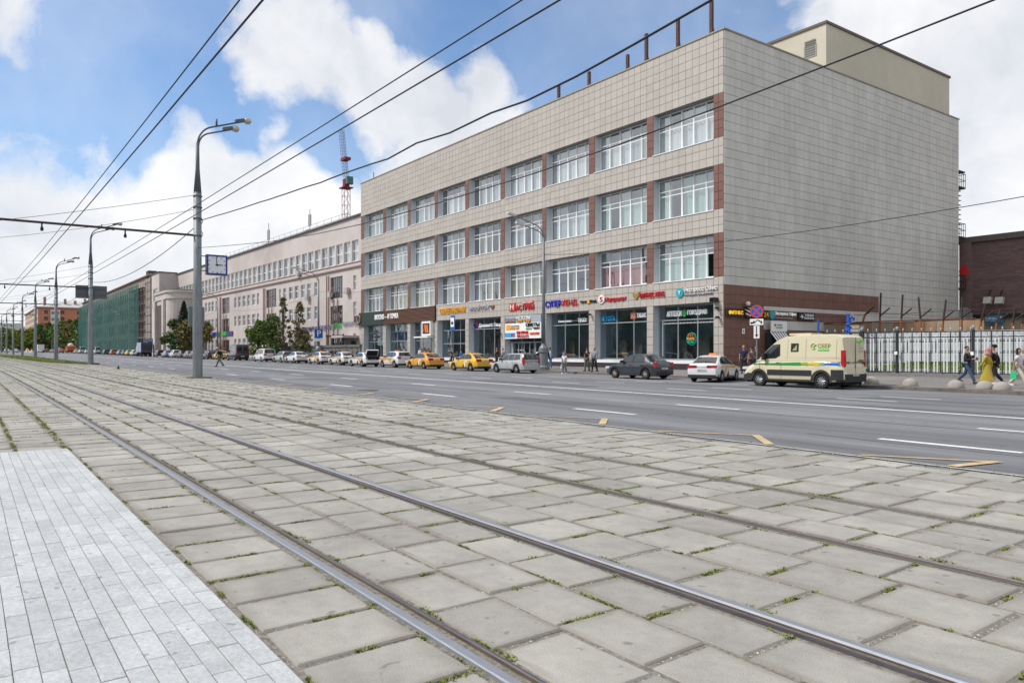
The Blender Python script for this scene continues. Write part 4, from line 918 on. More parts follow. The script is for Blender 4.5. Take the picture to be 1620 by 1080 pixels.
for (a, c, e, f) in stairs[::3]:
    for s_ in (a-.35, a+(c-a)*.33, a+(c-a)*.66, a-1.0):
        q = MB(); q.tube([PF2.p(s_, Z(-.8), .18), PF2.p(s_, Z(7.2) if s_ > a else Z(10.5), .18)], .09, 6); q.obj('downpipe', M_pinkd, pk)
for px, py in ((552, 460), (480+9, 470), (525, 466), (474.5, 433)):
    s_ = rs(PF2, px); p_ = PF2.p(s_, 0); ax = -SA*p_[0]+CA*p_[1]; z_ = ZC+(558-py)*ax/F
    q = MB(); PF2.box(q, s_-.5, s_+.5, z_-.4, z_+.4, .1, .55); q.obj('air_conditioner', mat('ac_casing', (.42, .40, .38), .6), pk)
for i in range(9):                                # roof rail
    pass
q = MB(); zr = Z(17.6)
for i in range(24): s_ = 30+i*2.6; q.tube([PF2.p(s_, zr, -.6), PF2.p(s_, zr+1, -.6)], .03, 4)
for zz in (zr+1, zr+.5): q.tube([PF2.p(30, zz, -.6), PF2.p(90, zz, -.6)], .03, 4)
q.obj('roof_rail', M_lgr, pk)
for px, h_, lab in ((469, 4.2, 'taller antenna mast on a brick chimney of the pink building'), (405.5, 4.6, 'left antenna mast standing on the pink building roof')):
    s_ = rs(PF2, px); t = thing('roof_antenna', lab, 'antenna', PF2.p(s_, zr, -2.2), 0, 'antenna masts on the pink building')
    q = MB(); q.box(-.9, .9, -.5, .5, -.3, .9); q.obj('chimney_stack', mat('old_brick', (.22, .11, .08), .9, .2, 5), t)
    q = MB(); q.tube([(0, 0, .8), (0, 0, h_)], .07, 6); q.obj('mast', M_lgr, t)
    for dx in (-.25, .25): q = MB(); q.box(dx-.13, dx+.13, -.15, .1, 1.6, 3.4); q.obj('panel_antenna', mat('antenna_grey', (.4, .4, .42), .6), t)
# colourful shop lettering on the pink wall
def pink_sign(label, body, m, px0, px1, z0, z1):
    t = thing('shop_sign', label, 'sign', (0, 0, 0), 0, 'small shop signs along the pink wall'); a, c = rs(PF2, px0), rs(PF2, px1)
    me = text_mesh(body, Z(z1)-Z(z0), c-a, .04, bold=.0); me.materials.append(m); o = mk('lettering', me, t, PF2.p((a+c)/2, (Z(z0)+Z(z1))/2, .15)); o.rotation_euler = PF2.rot()
pink_sign('dark blue lettering leftmost in the sign row of the pink wall near the trees', 'ПРОФТЕХ', mat('violet_letter', (.09, .085, .22), .5), 481, 503, 3.1, 3.75)
pink_sign('violet lettering in the middle of the sign row, right of the parking sign', 'ЗООМАГ', mat('violet2', (.20, .18, .32), .5), 504, 528, 3.15, 3.85)
pink_sign('green lettering in the sign row of the pink wall', 'АПТЕКА', M_lg, 528, 541, 3.3, 3.95)
pink_sign('thin grey lettering at the right end of the pink wall', 'КАФЕ РЕМОНТ ОБУВИ', M_lgr, 544, 569, 3.5, 4.1)
for px0, px1, m, lab in ((336.5, 341, M_lb, 'small dark blue sign board over the left doorway of the pink building'), (342.5, 349, mat('dkgreen', (.03, .12, .06), .5), 'small dark green sign board over the left doorway of the pink building'), (352, 359.5, M_lg, 'bright green sign board low on the pink building'), (360, 369, mat('violet3', (.09, .08, .22), .5), 'violet sign board low on the pink building, right of the green one')):
    a, c = rs(PF2, px0), rs(PF2, px1); q = MB(); PF2.box(q, a, c, Z(3.2), Z(3.95), .05, .2); tag(q.obj('sign_board', m), lab, 'sign', 'small shop signs along the pink wall')
# door canopy at right end
cp = thing('door_canopy', 'small pink-grey door canopy on thin dark posts beside the dark green fascia', 'canopy'); a, c = rs(PF2, 550), rs(PF2, 568)
q = MB(); PF2.box(q, a, c, Z(1.9), Z(2.2), 0, 2.4); q.obj('canopy_slab', M_pink, cp)
for px in (541, 549.5, 566): s_ = rs(PF2, px); q = MB(); PF2.box(q, s_-.07, s_+.07, Z(-1.3), Z(2.4), 2.0, 2.14); q.obj('post', M_lk, cp)
q = MB(); PF2.box(q, rs(PF2, 539.5), rs(PF2, 550), Z(2.1), Z(2.25), 0, 2.3); q.obj('crossbar', M_lk, cp)
q = MB(); PF2.box(q, rs(PF2, 556), rs(PF2, 562), Z(-1.3), Z(1.5), -.05, .06); q.obj('door', mat('brown_door', (.08, .035, .025), .6), cp)
t = thing('projecting_sign', 'brown square hanging sign with a pale ring at the end of the green fascia', 'sign'); xs_ = at(565, 41.6)
q = MB(); q.box(at(560, 41.7), at(571, 41.7), 41.65, 41.85, zat(565, 510, 41.7), zat(565, 499, 41.7)); q.obj('board', mat('brown_board', (.10, .055, .04), .6), t)
q = MB(); q.tube([(at(567, 41.6)+.5*math.cos(i*.4), 41.62, zat(567, 505, 41.6)+.5*math.sin(i*.4)) for i in range(17)], .06, 5); q.obj('ring', mat('ring_tan', (.4, .28, .2), .5), t)
q = MB(); PW = Fr(at(440, 40), 40.0, 1, 0); PW.box(q, 0, at(570, 40)-at(440, 40), -1.2, ZC+.75, -.2, 0); PW.box(q, -.1, at(570, 40)-at(440, 40), ZC+.75, ZC+1.05, -.3, .1)
tag(q.obj('low_wall', mat('grey_green_concrete', (.13, .145, .145), .9, .1, 1)), 'low grey wall with a dark coping in front of the pink building', 'wall')
# ---- wing, rounded entrance block
wg = thing('entrance_wing', 'pink wing with a rounded entrance block where the long building meets the netted one', 'building')
b = MB(); XW = at(240, 36); yb = PF2.p(0, 0)[1]
W1 = Fr(XW, 36, 1, 0); wl = PX0-XW
hw = [(1.6, wl-1.2, Z(a), Z(c)) for a, c in ((11.3, 14.4), (7.0, 10.1), (2.6, 5.8))]
wall_holes(b, W1, 0, wl, -1, Z(17.7), hw, .3); W2 = Fr(PX0, 36, 0, 1); W2.quad(b, 0, yb-36+.1, -1, Z(17.7), 0); prism(b, [(XW, 36.05), (PX0-.05, 36.05), (PX0-.05, 52), (XW, 52)], Z(17.65), Z(17.7))
b.obj('wall', M_pink, wg)
b = MB(); W1.box(b, -.2, wl+.2, Z(17.7), Z(17.9), -1, .2); W2.box(b, -.2, yb-36, Z(17.7), Z(17.9), -1, .2); b.obj('roof_edge', MATS['dark_roof_edge'], wg)
for (a, c, e, f) in hw:
    w = MB()
    for s_ in (a+.1, a+(c-a)/2, c-.1): W1.box(w, s_-.12, s_+.12, e, f, -.25, -.15)
    for z_ in (e+.08, f-.08, e+(f-e)*.6): W1.box(w, a, c, z_-.07, z_+.07, -.24, -.14)
    o = w.obj('window', M_white, wg); q = MB(); W1.quad(q, a, c, e, f, -.2); q.obj('pane', M_pgl, o)
pts = [(-186.6, 35.2), (-175.2, 35.2)]+[(-175.2+3.2*math.sin(i*math.pi/12), 38.4-3.2*math.cos(i*math.pi/12)) for i in range(1, 7)]+[(-172, 40.25), (-186.6, 40.2)]
b = MB(); pz = [-1, Z(11.2)]
b2 = [(x, y) for x, y in pts]; prism(b, b2, -1, Z(11.3)); b.obj('rounded_block', M_pink, wg)
def ringed(e): cx, cy = -179, 38; return [(cx+(x-cx)*(1+e/8), cy+(y-cy)*(1+e/4)) for x, y in pts]
b = MB(); prism(b, ringed(.45), Z(12.5), Z(12.95)); prism(b, ringed(.1), Z(11.3), Z(12.5)); prism(b, ringed(.3), Z(11.2), Z(11.4)); b.obj('block_cornice', M_pink, wg)
b = MB(); prism(b, ringed(.2), Z(12.95), Z(13.1)); b.obj('block_roof', mat('dark_metal_roof', (.07, .085, .08), .5), wg)
BF = Fr(-186.6, 35.2, 1, 0); q = MB(); BF.box(q, 1.8, 9.0, Z(-.5), Z(10.2), -.0, .04); q.obj('portal_shade_panel', mat('portal_shade', (.09, .07, .06), .8), wg)  # dark panel; shade of the portal opening put into its colour
for s_ in (0.6, 9.8): q = MB(); BF.box(q, s_-.9, s_+.9, Z(-1), Z(11.1), .04, .5); q.obj('pilaster', M_pink, wg)
q = MB(); q.box(-199, -187, 34.8, 35.95, Z(2.5), Z(3.2)); o = tag(q.obj('entrance_canopy', mat('dark_canopy', (.03, .035, .045), .6)), 'dark flat canopy over the entrance near the netted building', 'canopy')
for x, y in ((-198.8, 34.85), (-187.3, 34.85), (-193, 34.85)): q = MB(); q.box(x-.15, x+.15, y, y+.3, -1, Z(2.4)); q.obj('canopy_post', M_lk, o)
q = MB(); q.box(-203.5, -200.5, 36.2, 38.2, Z(17.7), Z(19.3)); tag(q.obj('roof_plant', mat('dark_plant', (.05, .04, .04), .7)), 'dark box-shaped plant unit on the roof above the netted building', 'roof unit')
# ---- the netted building
nt = thing('netted_building', 'four-storey building wrapped in green construction netting, far left', 'building')
NF = Fr(-330, 36.4, 1, 0); NL = XW+330
b = MB(); nh = [(s_+.8, s_+2.6, Z(a), Z(c)) for s_ in [i*3.6 for i in range(int(NL/3.6))] for a, c in ((13, 15.6), (9, 11.6), (5, 7.6), (1, 3.6))]
wall_holes(b, NF, 0, NL, -1, Z(18.0), nh, .4); NE = Fr(-330, 56, 0, -1)
b.quad(NF.p(0, Z(18), 0), NF.p(NL, Z(18), 0), NF.p(NL, Z(18), -18), NF.p(0, Z(18), -18)); b.quad(NF.p(NL, -1, 0), NF.p(NL, Z(18), 0), NF.p(NL, Z(18), -18), NF.p(NL, -1, -18))
b.obj('wall', mat('buff_wall', (.36, .31, .27), .9, .1, .4), nt)
b = MB(); NF.box(b, -.3, NL, Z(18), Z(18.3), -1, .5); b.obj('roof_edge', mat('brown_edge', (.16, .10, .08), .8), nt)
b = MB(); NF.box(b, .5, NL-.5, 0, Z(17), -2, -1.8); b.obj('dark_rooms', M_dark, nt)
ntm = bpy.data.materials.new('green_netting'); ntm.use_nodes = True; t_ = ntm.node_tree; pb_ = t_.nodes['Principled BSDF']
g_ = N(t_, 'ShaderNodeNewGeometry'); mp = N(t_, 'ShaderNodeMapping'); mp.inputs['Scale'].default_value = (.8, 1, .16); t_.links.new(g_.outputs['Position'], mp.inputs['Vector'])
nz = N(t_, 'ShaderNodeTexNoise', inp={'Scale': 1.0, 'Detail': 6}); t_.links.new(mp.outputs[0], nz.inputs['Vector'])
cr = N(t_, 'ShaderNodeMix', data_type='RGBA'); cr.inputs['A'].default_value = (.005, .055, .05, 1); cr.inputs['B'].default_value = (.02, .14, .125, 1); t_.links.new(nz.outputs['Fac'], cr.inputs['Factor']); t_.links.new(cr.outputs['Result'], pb_.inputs['Base Color'])
pb_.inputs['Alpha'].default_value = .62; pb_.inputs['Roughness'].default_value = .8; MATS['green_netting'] = ntm
NP = NL-13
s_ = 0
while s_ < NP-1:
    w_ = 3.0; q = MB(); n = 6; vs = []
    for i in range(n+1):
        for j in range(9): vs.append(NF.p(s_+w_*i/n, Z(-1.3)+(Z(16.5)-Z(-1.3))*j/8, 1.25+.38*math.sin(i*math.pi/n)+random.uniform(-.06, .06)))
    q.add(vs, [(i*9+j, (i+1)*9+j, (i+1)*9+j+1, i*9+j+1) for i in range(n) for j in range(8)]); q.obj('netting_panel', ntm, nt); s_ += w_
sc_ = MB()
s_ = NP-15
while s_ < NL+.1: sc_.tube([NF.p(s_, -1, 1.1), NF.p(s_, Z(16.6), 1.1)], .04, 4); s_ += 2.2
for k_ in range(9): z_ = Z(-.5+2*k_); sc_.tube([NF.p(0, z_, 1.15), NF.p(NL, z_, 1.15)], .04, 4)
for k_ in range(9): z_ = Z(-.5+2*k_); NF.box(sc_, NP-14, NP+6, z_-.06, z_, .15, 1.1)
tag(sc_.obj('scaffold', M_oldfr, nt), kind='stuff')
q = MB(); NF.box(q, NL-7.5, NL-.5, -1, Z(17.2), .05, .6); q.obj('bare_concrete_tower', mat('dirty_concrete', (.27, .24, .22), .9, .2, .8, stretch=(1, 1, 3)), nt)
for k_ in range(9): q = MB(); NF.box(q, NL-7.6, NL-.4, Z(1+1.9*k_), Z(1.12+1.9*k_), .6, .68); q.obj('tower_band', M_oldfr, nt)
# ---- far brick apartment block with two faces
M_obr = mat('orange_brick', (.50, .20, .13), .9, .08, .5); M_pale = mat('pale_brick', (.56, .43, .34), .9, .08, .5)
ap = thing('brick_apartment_block', 'orange brick apartment block with white balcony bays rising behind far trees', 'building')
xa, ya = -493, 32.5; zt_ = ZC+71*(.806*493+.592*32.5)/F
A1 = Fr(xa, ya, 0, 1); A2 = Fr(xa-110, ya, 1, 0)
hs = [(s0, s0+1.8, z_, z_+2.0) for s0 in (3, 11, 19, 27, 33) for z_ in [zt_-3.2-3.6*i for i in range(6)]]
b = MB(); wall_holes(b, A1, 0, 38, 0, zt_, hs, .3); b.obj('wall', M_obr, ap)
h2 = [(s0, s0+2.2, z_, z_+2.0) for s0 in [2+4.5*i for i in range(24)] for z_ in [zt_-3.2-3.6*i for i in range(6)]]
b = MB(); wall_holes(b, A2, 0, 110, 0, zt_, h2, .3); b.obj('side_wall', M_pale, ap)
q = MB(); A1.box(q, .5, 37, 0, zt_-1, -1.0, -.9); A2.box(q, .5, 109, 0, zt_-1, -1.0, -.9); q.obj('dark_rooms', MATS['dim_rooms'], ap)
for s0 in (6.0, 22.0):
    q = MB(); A1.box(q, s0, s0+4.6, 0, zt_-.8, 0, .9); o = q.obj('balcony_bay', mat('white_bay', (.62, .58, .54), .8), ap)
    for i in range(6): q = MB(); z_ = zt_-3.4-3.6*i; A1.box(q, s0+.4, s0+4.2, z_, z_+1.6, .9, .95); q.obj('bay_window', mat('bay_glass', (.16, .19, .20), .25), o)
q = MB(); prism(q, [(xa-110.5, ya-.6), (xa+.6, ya-.6), (xa+.6, ya+38), (xa-110.5, ya+38)], zt_, zt_+.8); q.obj('cornice', M_pinkd, ap)
q = MB(); q.add([(xa-110, ya, zt_+.8), (xa, ya, zt_+.8), (xa, ya+38, zt_+.8), (xa-110, ya+38, zt_+.8), (xa-100, ya+14, zt_+4.5), (xa-9, ya+14, zt_+4.5), (xa-9, ya+26, zt_+4.5), (xa-100, ya+26, zt_+4.5)], [(0, 1, 5, 4), (1, 2, 6, 5), (2, 3, 7, 6), (3, 0, 4, 7), (4, 5, 6, 7)]); q.obj('roof', mat('pale_roof', (.46, .45, .44), .7), ap)
for i in range(7):
    q = MB(); y_ = ya+3+i*5; q.box(xa-6, xa-4.8, y_, y_+1.3, zt_+1, zt_+5+random.random()*2); q.obj('chimney', M_pinkd, ap)
for (xx, yy, w_, dd, h_, m_, lab) in ((-760, 22, 60, 60, 24, mat('misty_block', (.55, .54, .55), .9), 'pale misty far apartment block left of the orange one'), (-980, -30, 80, 60, 34, mat('misty_block2', (.58, .58, .60), .9), 'palest block at the far end of the avenue, left edge')):
    fb_ = Fr(xx, yy, 0, 1); hh = [(s0, s0+2.5, z_, z_+2) for s0 in [3+6*i for i in range(int(w_/6)-1)] for z_ in [h_-4-4*i for i in range(4)]]
    t = thing('far_block', lab, 'building', (0, 0, 0), 0, 'misty blocks at the end of the avenue'); b = MB(); wall_holes(b, fb_, 0, w_, 0, h_, hh, .3); prism(b, [(xx-dd, yy), (xx-.01, yy), (xx-.01, yy+w_), (xx-dd, yy+w_)], h_-.01, h_); f2_ = Fr(xx-dd, yy, 1, 0); f2_.quad(b, 0, dd, 0, h_, 0); b.obj('wall', m_, t)
    q = MB(); fb_.box(q, 1, w_-1, 0, h_-1, -1, -.9); q.obj('dark_rooms', MATS['dim_rooms'], t)
# ------------------------------------------------------------------ brick building on the right, yard, walls, fence
M_dbr = mat('dark_red_brick', (.21, .135, .13), .9, .28, 2.2, .4, 30, stretch=(.5, .5, 6), stain=.12)
M_tan = mat('tan_plaster', (.36, .30, .225), .9, .12, .8)
br = thing('dark_brick_building', 'dark red-brown brick building with a tan base behind the white wall on the right', 'building')
BR = Fr(-33, 79, 1, 0); zb1, zb2 = zat(1570, 497, 79), zat(1570, 380.5, 79)
b = MB(); BR.quad(b, 0, 75, zb1, zb2, 0); BR.quad(b, 0, 75, zb2, zb2, -12); b.quad(BR.p(0, zb2, 0), BR.p(75, zb2, 0), BR.p(75, zb2, -20), BR.p(0, zb2, -20)); b.obj('wall', M_dbr, br)
b = MB(); BR.box(b, 0, 75, -2, zb1-.35, -.5, .0); b.obj('tan_base', M_tan, br)
b = MB(); BR.box(b, 0, 75, zb1-.4, zb1, -.5, .35); b.obj('dark_ledge', M_lk, br)
b = MB(); BR.box(b, -.3, 75, zb2, zb2+.55, -1, .35); b.obj('roof_edge', mat('grey_brown_edge', (.14, .115, .10), .7), br)
q = MB(); BR.box(q, .3, 1.2, zb1, zb2, .0, .5); q.obj('pilaster', M_dbr, br)
bm_ = MB()                                        # projecting brick courses, too many to pick apart
hr = (zb2-zb1)/60
for i in range(60):
    s_ = random.uniform(0, 3)
    while s_ < 60: l_ = random.uniform(.8, 3.0); BR.box(bm_, s_, s_+l_, zb1+hr*i+.02, zb1+hr*(i+1)-.02, 0, random.uniform(.012, .045)); s_ += l_+random.uniform(.03, 1.5)
tag(bm_.obj('brick_courses', M_dbr, br), kind='stuff')
for px, lab in ((1565.5, 'left white floodlight on the dark brick wall'), (1584, 'right square floodlight on the dark brick wall')):
    X = at(px, 78.6); z_ = zat(px, 475, 78.6); q = MB(); q.hexa([(X-.33, 77.9, z_-.3), (X+.33, 77.9, z_-.3), (X+.33, 78.3, z_-.38), (X-.33, 78.3, z_-.38), (X-.33, 78.1, z_+.3), (X+.33, 78.1, z_+.3), (X+.33, 78.5, z_+.24), (X-.33, 78.5, z_+.24)]); o = tag(q.obj('floodlight', mat('flood_grey', (.55, .55, .5), .4)), lab, 'lamp', 'floodlights on the brick wall')
    q = MB(); q.tube([(X, 78.3, z_+.4), (X, 78.9, z_+1.0)], .05, 5); q.obj('bracket', M_lk, o)
bs = thing('blue_wall_sign', 'blue rectangular sign with white lettering on the tan wall', 'sign'); YB2 = 78.4
q = MB(); q.box(at(1560, YB2), at(1587.5, YB2), YB2-.1, YB2, zat(1573, 511.5, YB2), zat(1573, 498, YB2)); q.obj('panel', mat('sign_blue', (.02, .17, .34), .5), bs)
BSF = Fr(0, YB2-.1, 1, 0); me = text_mesh('ПАРКОВКА', .36, .95, .02); me.materials.append(M_lw); o = mk('lettering', me, bs, (at(1569, YB2), YB2-.14, zat(1569, 505, YB2))); o.rotation_euler = BSF.rot()
me = text_mesh('P', .5, .3, .02); me.materials.append(M_lw); o = mk('lettering', me, bs, (at(1583, YB2), YB2-.14, zat(1583, 505, YB2))); o.rotation_euler = BSF.rot()
dsh = thing('satellite_dish', 'pale satellite dish on the edge of the brick building', 'satellite dish', (at(1526, 77.5), 77.5, zat(1526, 504, 77.5)))
q = MB(); n = 16; q.add([(0, .25, 0)]+[(.95*math.cos(2*math.pi*i/n)*.8, -.05, 1.15*math.sin(2*math.pi*i/n)) for i in range(n)], [(0, 1+i, 1+(i+1) % n) for i in range(n)]+[(0, 1+(i+1) % n, 1+i) for i in range(n)]); q.obj('reflector', mat('dish_white', (.6, .6, .57), .5), dsh)
q = MB(); q.tube([(0, .2, -1), (.3, -.9, -.1)], .04, 5); q.tube([(0, .3, 0), (0, .4, -1.6)], .05, 5); q.obj('arm', M_iron, dsh)
# yard: grass bank, stone kerb wall, white block wall, rusty sheets and leaning posts
FFe = Fr(-24.8, 42.6+.087*(-24.8+17.7)-.25, 1, .087)
M_wwall = mat('weathered_white_wall', (.50, .53, .57), .85, .16, 1.4, .2, 12, stain=.2)
wy = 51.5; ww = thing('white_block_wall', 'weathered white concrete block wall behind the iron fence', 'wall')
zg = ZC-1.40; zw = zat(1500, 523, wy); WFr = Fr(-34, wy, 1, 0)
rowsn = 4
b0 = MB(); WFr.box(b0, -.3, 50, zg-1, zw-.05, -.4, -.06); b0.obj('wall_core', mat('wall_joint', (.25, .26, .28), .9), ww)
bh = (zw-zg)/rowsn
wbm = MB(); WFr.box(wbm, -.98/2, .98/2, -bh/2+.02, bh/2-.02, -.06, 0)
f0 = Fr(0, 0, 1, 0); q = MB(); f0.box(q, -.88, .88, -bh/2+.03, bh/2-.03, -.06, .02); f0.box(q, -.7, .7, -bh/2+.12, bh/2-.12, .02, .06); wbm = q.mesh('wall_block', M_wwall)
for r in range(rowsn):
    for i in range(26): mk('wall_block', wbm, ww, WFr.p(.95+i*1.84-(r % 2)*.4, zg+bh*(r+.5), 0))
M_rsheet = mat('rusty_painted_sheet', (.40, .32, .22), .85, .5, 1.5, .2, col2=(.30, .13, .06), stretch=(1, 1, .4))
yr = 54.0; rst = thing('rusty_sheet_fence', 'band of rusty tan metal sheets standing above the white wall', 'fence')
xl = -33; i = 0
while xl < at(1517, yr)+1:
    z_ = zat(1450, 503, yr)-(xl+33)*.0; q = MB(); q.box(xl, xl+1.46, yr, yr+.05, zg, zat(1440, 507.5, yr)+random.uniform(-.05, .05)); q.obj('metal_sheet', M_rsheet if i % 3 else M_tan, rst); xl += 1.5; i += 1
q = MB(); q.box(-33, at(1517, yr)+1, yr-.05, yr+.1, zat(1440, 507.5, yr), zat(1440, 506, yr)); q.obj('top_rail', mat('rust_red2', (.18, .06, .04), .8), rst)
pst = [(1391.5, 1393.5, 463, 520), (1425, 1428, 466, 520), (1457, 1453, 470, 520), (1490, 1496.5, 474, 522), (1521, 1522, 470, 521), (1549, 1559, 480, 521), (1574, 1583, 488, 521), (1600, 1606, 487, 521), (1617, 1617, 490, 522), (1365, 1376, 493, 500)]
pl_ = ['straight dark post at the left end of the leaning row', 'second leaning post with a short arm, over the fence gate', 'thin post leaning left with a thick dark arm', 'post leaning right beside the satellite dish', 'upright rusty post hiding the corner of the tiled building', 'rusty post leaning right under the left floodlight', 'rusty post leaning right across the blue sign', 'thin rusty post right of the blue sign', 'rightmost dark upright post behind the fence', 'yellow-footed stub with a thin arm beside the blue post']
for (xb_, xt_, yt_, yb_), lab in zip(pst, pl_):
    Yp = 52.6; t = thing('leaning_post', lab, 'post', (at(xb_, Yp), Yp, zat(xb_, yb_, Yp)), 0, 'old barbed wire posts above the wall')
    dx, dz = at(xt_, Yp)-at(xb_, Yp), zat(xt_, yt_, Yp)-zat(xb_, yb_, Yp)
    q = MB(); q.tube([(0, 0, -.4), (dx*.3, 0, dz*.3)], .075, 5); q.obj('rusty_foot', mat('orange_rust', (.30, .10, .03), .9, .3, 8), t)
    q = MB(); q.tube([(dx*.28, 0, dz*.28), (dx, 0, dz)], .065, 5); q.obj('shaft', M_iron, t)
    q = MB(); q.tube([(dx*.3, 0, dz*.35), (dx*.3+.75, -.1, dz*.35+.55)], .05, 5); q.obj('arm', M_iron, t)
wire = MB()
for zz in (.5, 1.1): wire.tube([(x, 52.6, zat(1450, 520, 52.6)+zz+.08*math.sin(x*1.3)) for x in range(-32, 6, 2)], .015, 4)
tag(wire.obj('barbed_wire', M_iron), 'thin sagging wires strung between the leaning posts', 'wire')
# grass bank
gbk = sheet('grass_bank', [-29, -27, -24, -20, -15, -10, 0, 14], [45.4, 46.2, 48, 50, 51.6], lambda x, y: zg+(0.05+.72*min(1, max(0, (x+29)/6)))*min(1, (y-45.0)/3.2)+.02, M_turf)
gb3 = MB(); gb = gb3
for i in range(9000):
    xx, yy = random.uniform(-26, 12), random.uniform(45.5, 51.3); tuft(xx, yy, zg+(0.05+.72*min(1, max(0, (xx+29)/6)))*min(1, (yy-45.0)/3.2), 2, .13, .06)
tag(gb3.obj('bank_grass', mat('bank_grass_blades', (.10, .19, .02), .8, .3, 3, per=.3)), 'bright green grass bank behind the iron fence', 'grass', kind='stuff')
sw = thing('stone_edge_wall', 'low grey rough stone edging at the foot of the grass bank', 'wall'); random.seed(3)
M_stn = mat('rough_grey_stone', (.24, .25, .26), .9, .3, 6, .5, per=.2)
sm = []
for k_ in range(4):
    q = MB(); r = lambda: random.uniform(-.05, .05); q.hexa([(-.42+r(), -.15+r(), -.3), (.42+r(), -.15+r(), -.3), (.42, .15, -.3), (-.42, .15, -.3), (-.4+r(), -.13+r(), .25+r()), (.4+r(), -.13+r(), .25+r()), (.4, .15, .25+r()), (-.4, .15, .25)]); sm.append(q.mesh('stone', M_stn))
for i in range(46): mk('stone', random.choice(sm), sw, (-29+i*.88, 45.3, zg+.18))
# iron fence
fn = thing('iron_fence', 'tall dark iron fence with white pickets, rings and finials along the pavement', 'fence')
zf = lambda s_: sz(FFe.p(s_, 0)[0], 42)
FLn = 42.0; ir = mat('black_iron_paint', (.022, .026, .032), .5); wh = mat('white_picket_paint', (.66, .67, .66), .5, .15, 9)
tp_, lo_ = 2.42, .22
b = MB()
for a in (0,): pass
st = [i*.48 for i in range(int(FLn/.48))]
def railz(zz, h, nm):
    q = MB(); P = FFe.p
    q.hexa([P(0, zf(0)+zz, .03), P(FLn, zf(FLn)+zz, .03), P(FLn, zf(FLn)+zz, -.03), P(0, zf(0)+zz, -.03), P(0, zf(0)+zz+h, .03), P(FLn, zf(FLn)+zz+h, .03), P(FLn, zf(FLn)+zz+h, -.03), P(0, zf(0)+zz+h, -.03)]); q.obj(nm, ir, fn)
railz(tp_, .05, 'top_rail'); railz(tp_-.28, .045, 'middle_rail'); railz(lo_, .05, 'bottom_rail')
q = MB(); P = FFe.p; q.hexa([P(-.3, zf(0)-.3, .16), P(FLn, zf(FLn)-.3, .16), P(FLn, zf(FLn)-.3, -.16), P(-.3, zf(0)-.3, -.16), P(-.3, zf(0)+.17, .14), P(FLn, zf(FLn)+.17, .14), P(FLn, zf(FLn)+.17, -.14), P(-.3, zf(0)+.17, -.14)]); q.obj('base_kerb', mat('fence_base', (.20, .19, .18), .9, .2, 3, .3), fn)
q = MB(); q.box(-.02, .02, -.02, .02, lo_, tp_+.02); barm = q.mesh('bar', ir)
q = MB(); q.box(-.03, .03, -.02, .02, lo_+.03, tp_-.27); pikm = q.mesh('picket', wh)
q = MB(); q.tube([(.115*math.cos(i*math.pi/6), 0, .115*math.sin(i*math.pi/6)) for i in range(13)], .022, 5, cap=False); ringm = q.mesh('ring', wh)
q = MB(); q.lathe([(.012, 0), (.012, .06), (.04, .1), (.035, .15), (.004, .22)], n=6); finm = q.mesh('finial', mat('grey_finial', (.4, .43, .45), .5))
azf = math.atan(.087)
for i, s_ in enumerate(st):
    z_ = zf(s_)
    for (m_, ds, dz, nm) in ((barm, 0, 0, 'bar'), (pikm, .16, 0, 'picket'), (pikm, .32, 0, 'picket'), (ringm, .24, tp_-.12, 'ring'), (finm, 0, tp_+.05, 'finial')):
        p_ = FFe.p(s_+ds, z_+dz); o = mk(nm, m_, fn, p_); o.rotation_euler = (0, 0, azf)
def fpost(px, wdt, ball=True):
    s_ = rs(FFe, px); z_ = zf(s_); q = MB(); w_ = wdt/2; q.box(-w_, w_, -w_, w_, 0, tp_+.12); o = q.obj('fence_post', ir, fn, FFe.p(s_, z_, .03))
    q = MB(); q.lathe([(.02, tp_+.1), (.04, tp_+.13), (.07, tp_+.18), (.09, tp_+.25), (.07, tp_+.32), (.02, tp_+.35)], n=12); q.obj('ball_finial', mat('grey_ball', (.28, .32, .36), .45), o)
fpost(1364, .17); fpost(1419.5, .125); fpost(1540, .12); fpost(1668, .16); fpost(1820, .16)
for px in (1364, 1419.5, 1540):
    s_ = rs(FFe, px); q = MB(); q.box(-.07, .07, -.2, -.1, 1.2, 1.38); q.obj('lock_box', M_lw, fn, FFe.p(s_, zf(s_), 0))
# old brick gate pier and the blue posts left of the fence
q = MB(); q.box(-.35, .35, -.3, .3, 0, 3.1); pr = tag(q.obj('gate_pier', mat('crumbling_brick', (.30, .25, .19), .95, .45, 7, .8, col2=(.16, .11, .08)), None, (at(1354, 44.2), 44.2, zg)), 'crumbling tan brick pier at the left end of the fence', 'pier')
for k_ in range(14): q = MB(); q.box(-.37+random.uniform(-.03, .03), .37+random.uniform(-.03, .03), -.33, .3, .1+k_*.215, .27+k_*.215); q.obj('brick_course', mat('pale_dirty_brick', (.36, .33, .28), .95, .35, 9, .6), pr)
M_bl = mat('bright_blue_paint', (.015, .10, .42), .5, .3, 9)
bp_ = thing('blue_post', 'bright blue steel post with a ragged blue top behind the van', 'post', (at(1342, 43), 43, zg))
q = MB(); q.box(-.14, .14, -.14, .14, 0, 3.0); q.obj('shaft', M_bl, bp_)
q = MB()
for i in range(30): z_ = random.uniform(2.0, 3.5); a = random.uniform(0, 6.28); rr = random.uniform(.1, .42)*(1 if z_ < 3.1 else .4); q.tube([(0, 0, z_), (rr*math.cos(a), rr*math.sin(a), z_+random.uniform(-.3, .35))], random.uniform(.03, .07), 5)
q.tube([(0, 0, 3), (0, 0, 3.75)], .1, 6); q.obj('ragged_top', M_bl, bp_)
q = MB(); q.tube([(0, 0, 0), (0, 0, 3.5)], .06, 6); tag(q.obj('thin_blue_pole', M_bl, None, (at(1294.5, 43), 43, zg)), 'thin dark blue pole standing by the brown side wall', 'pole')
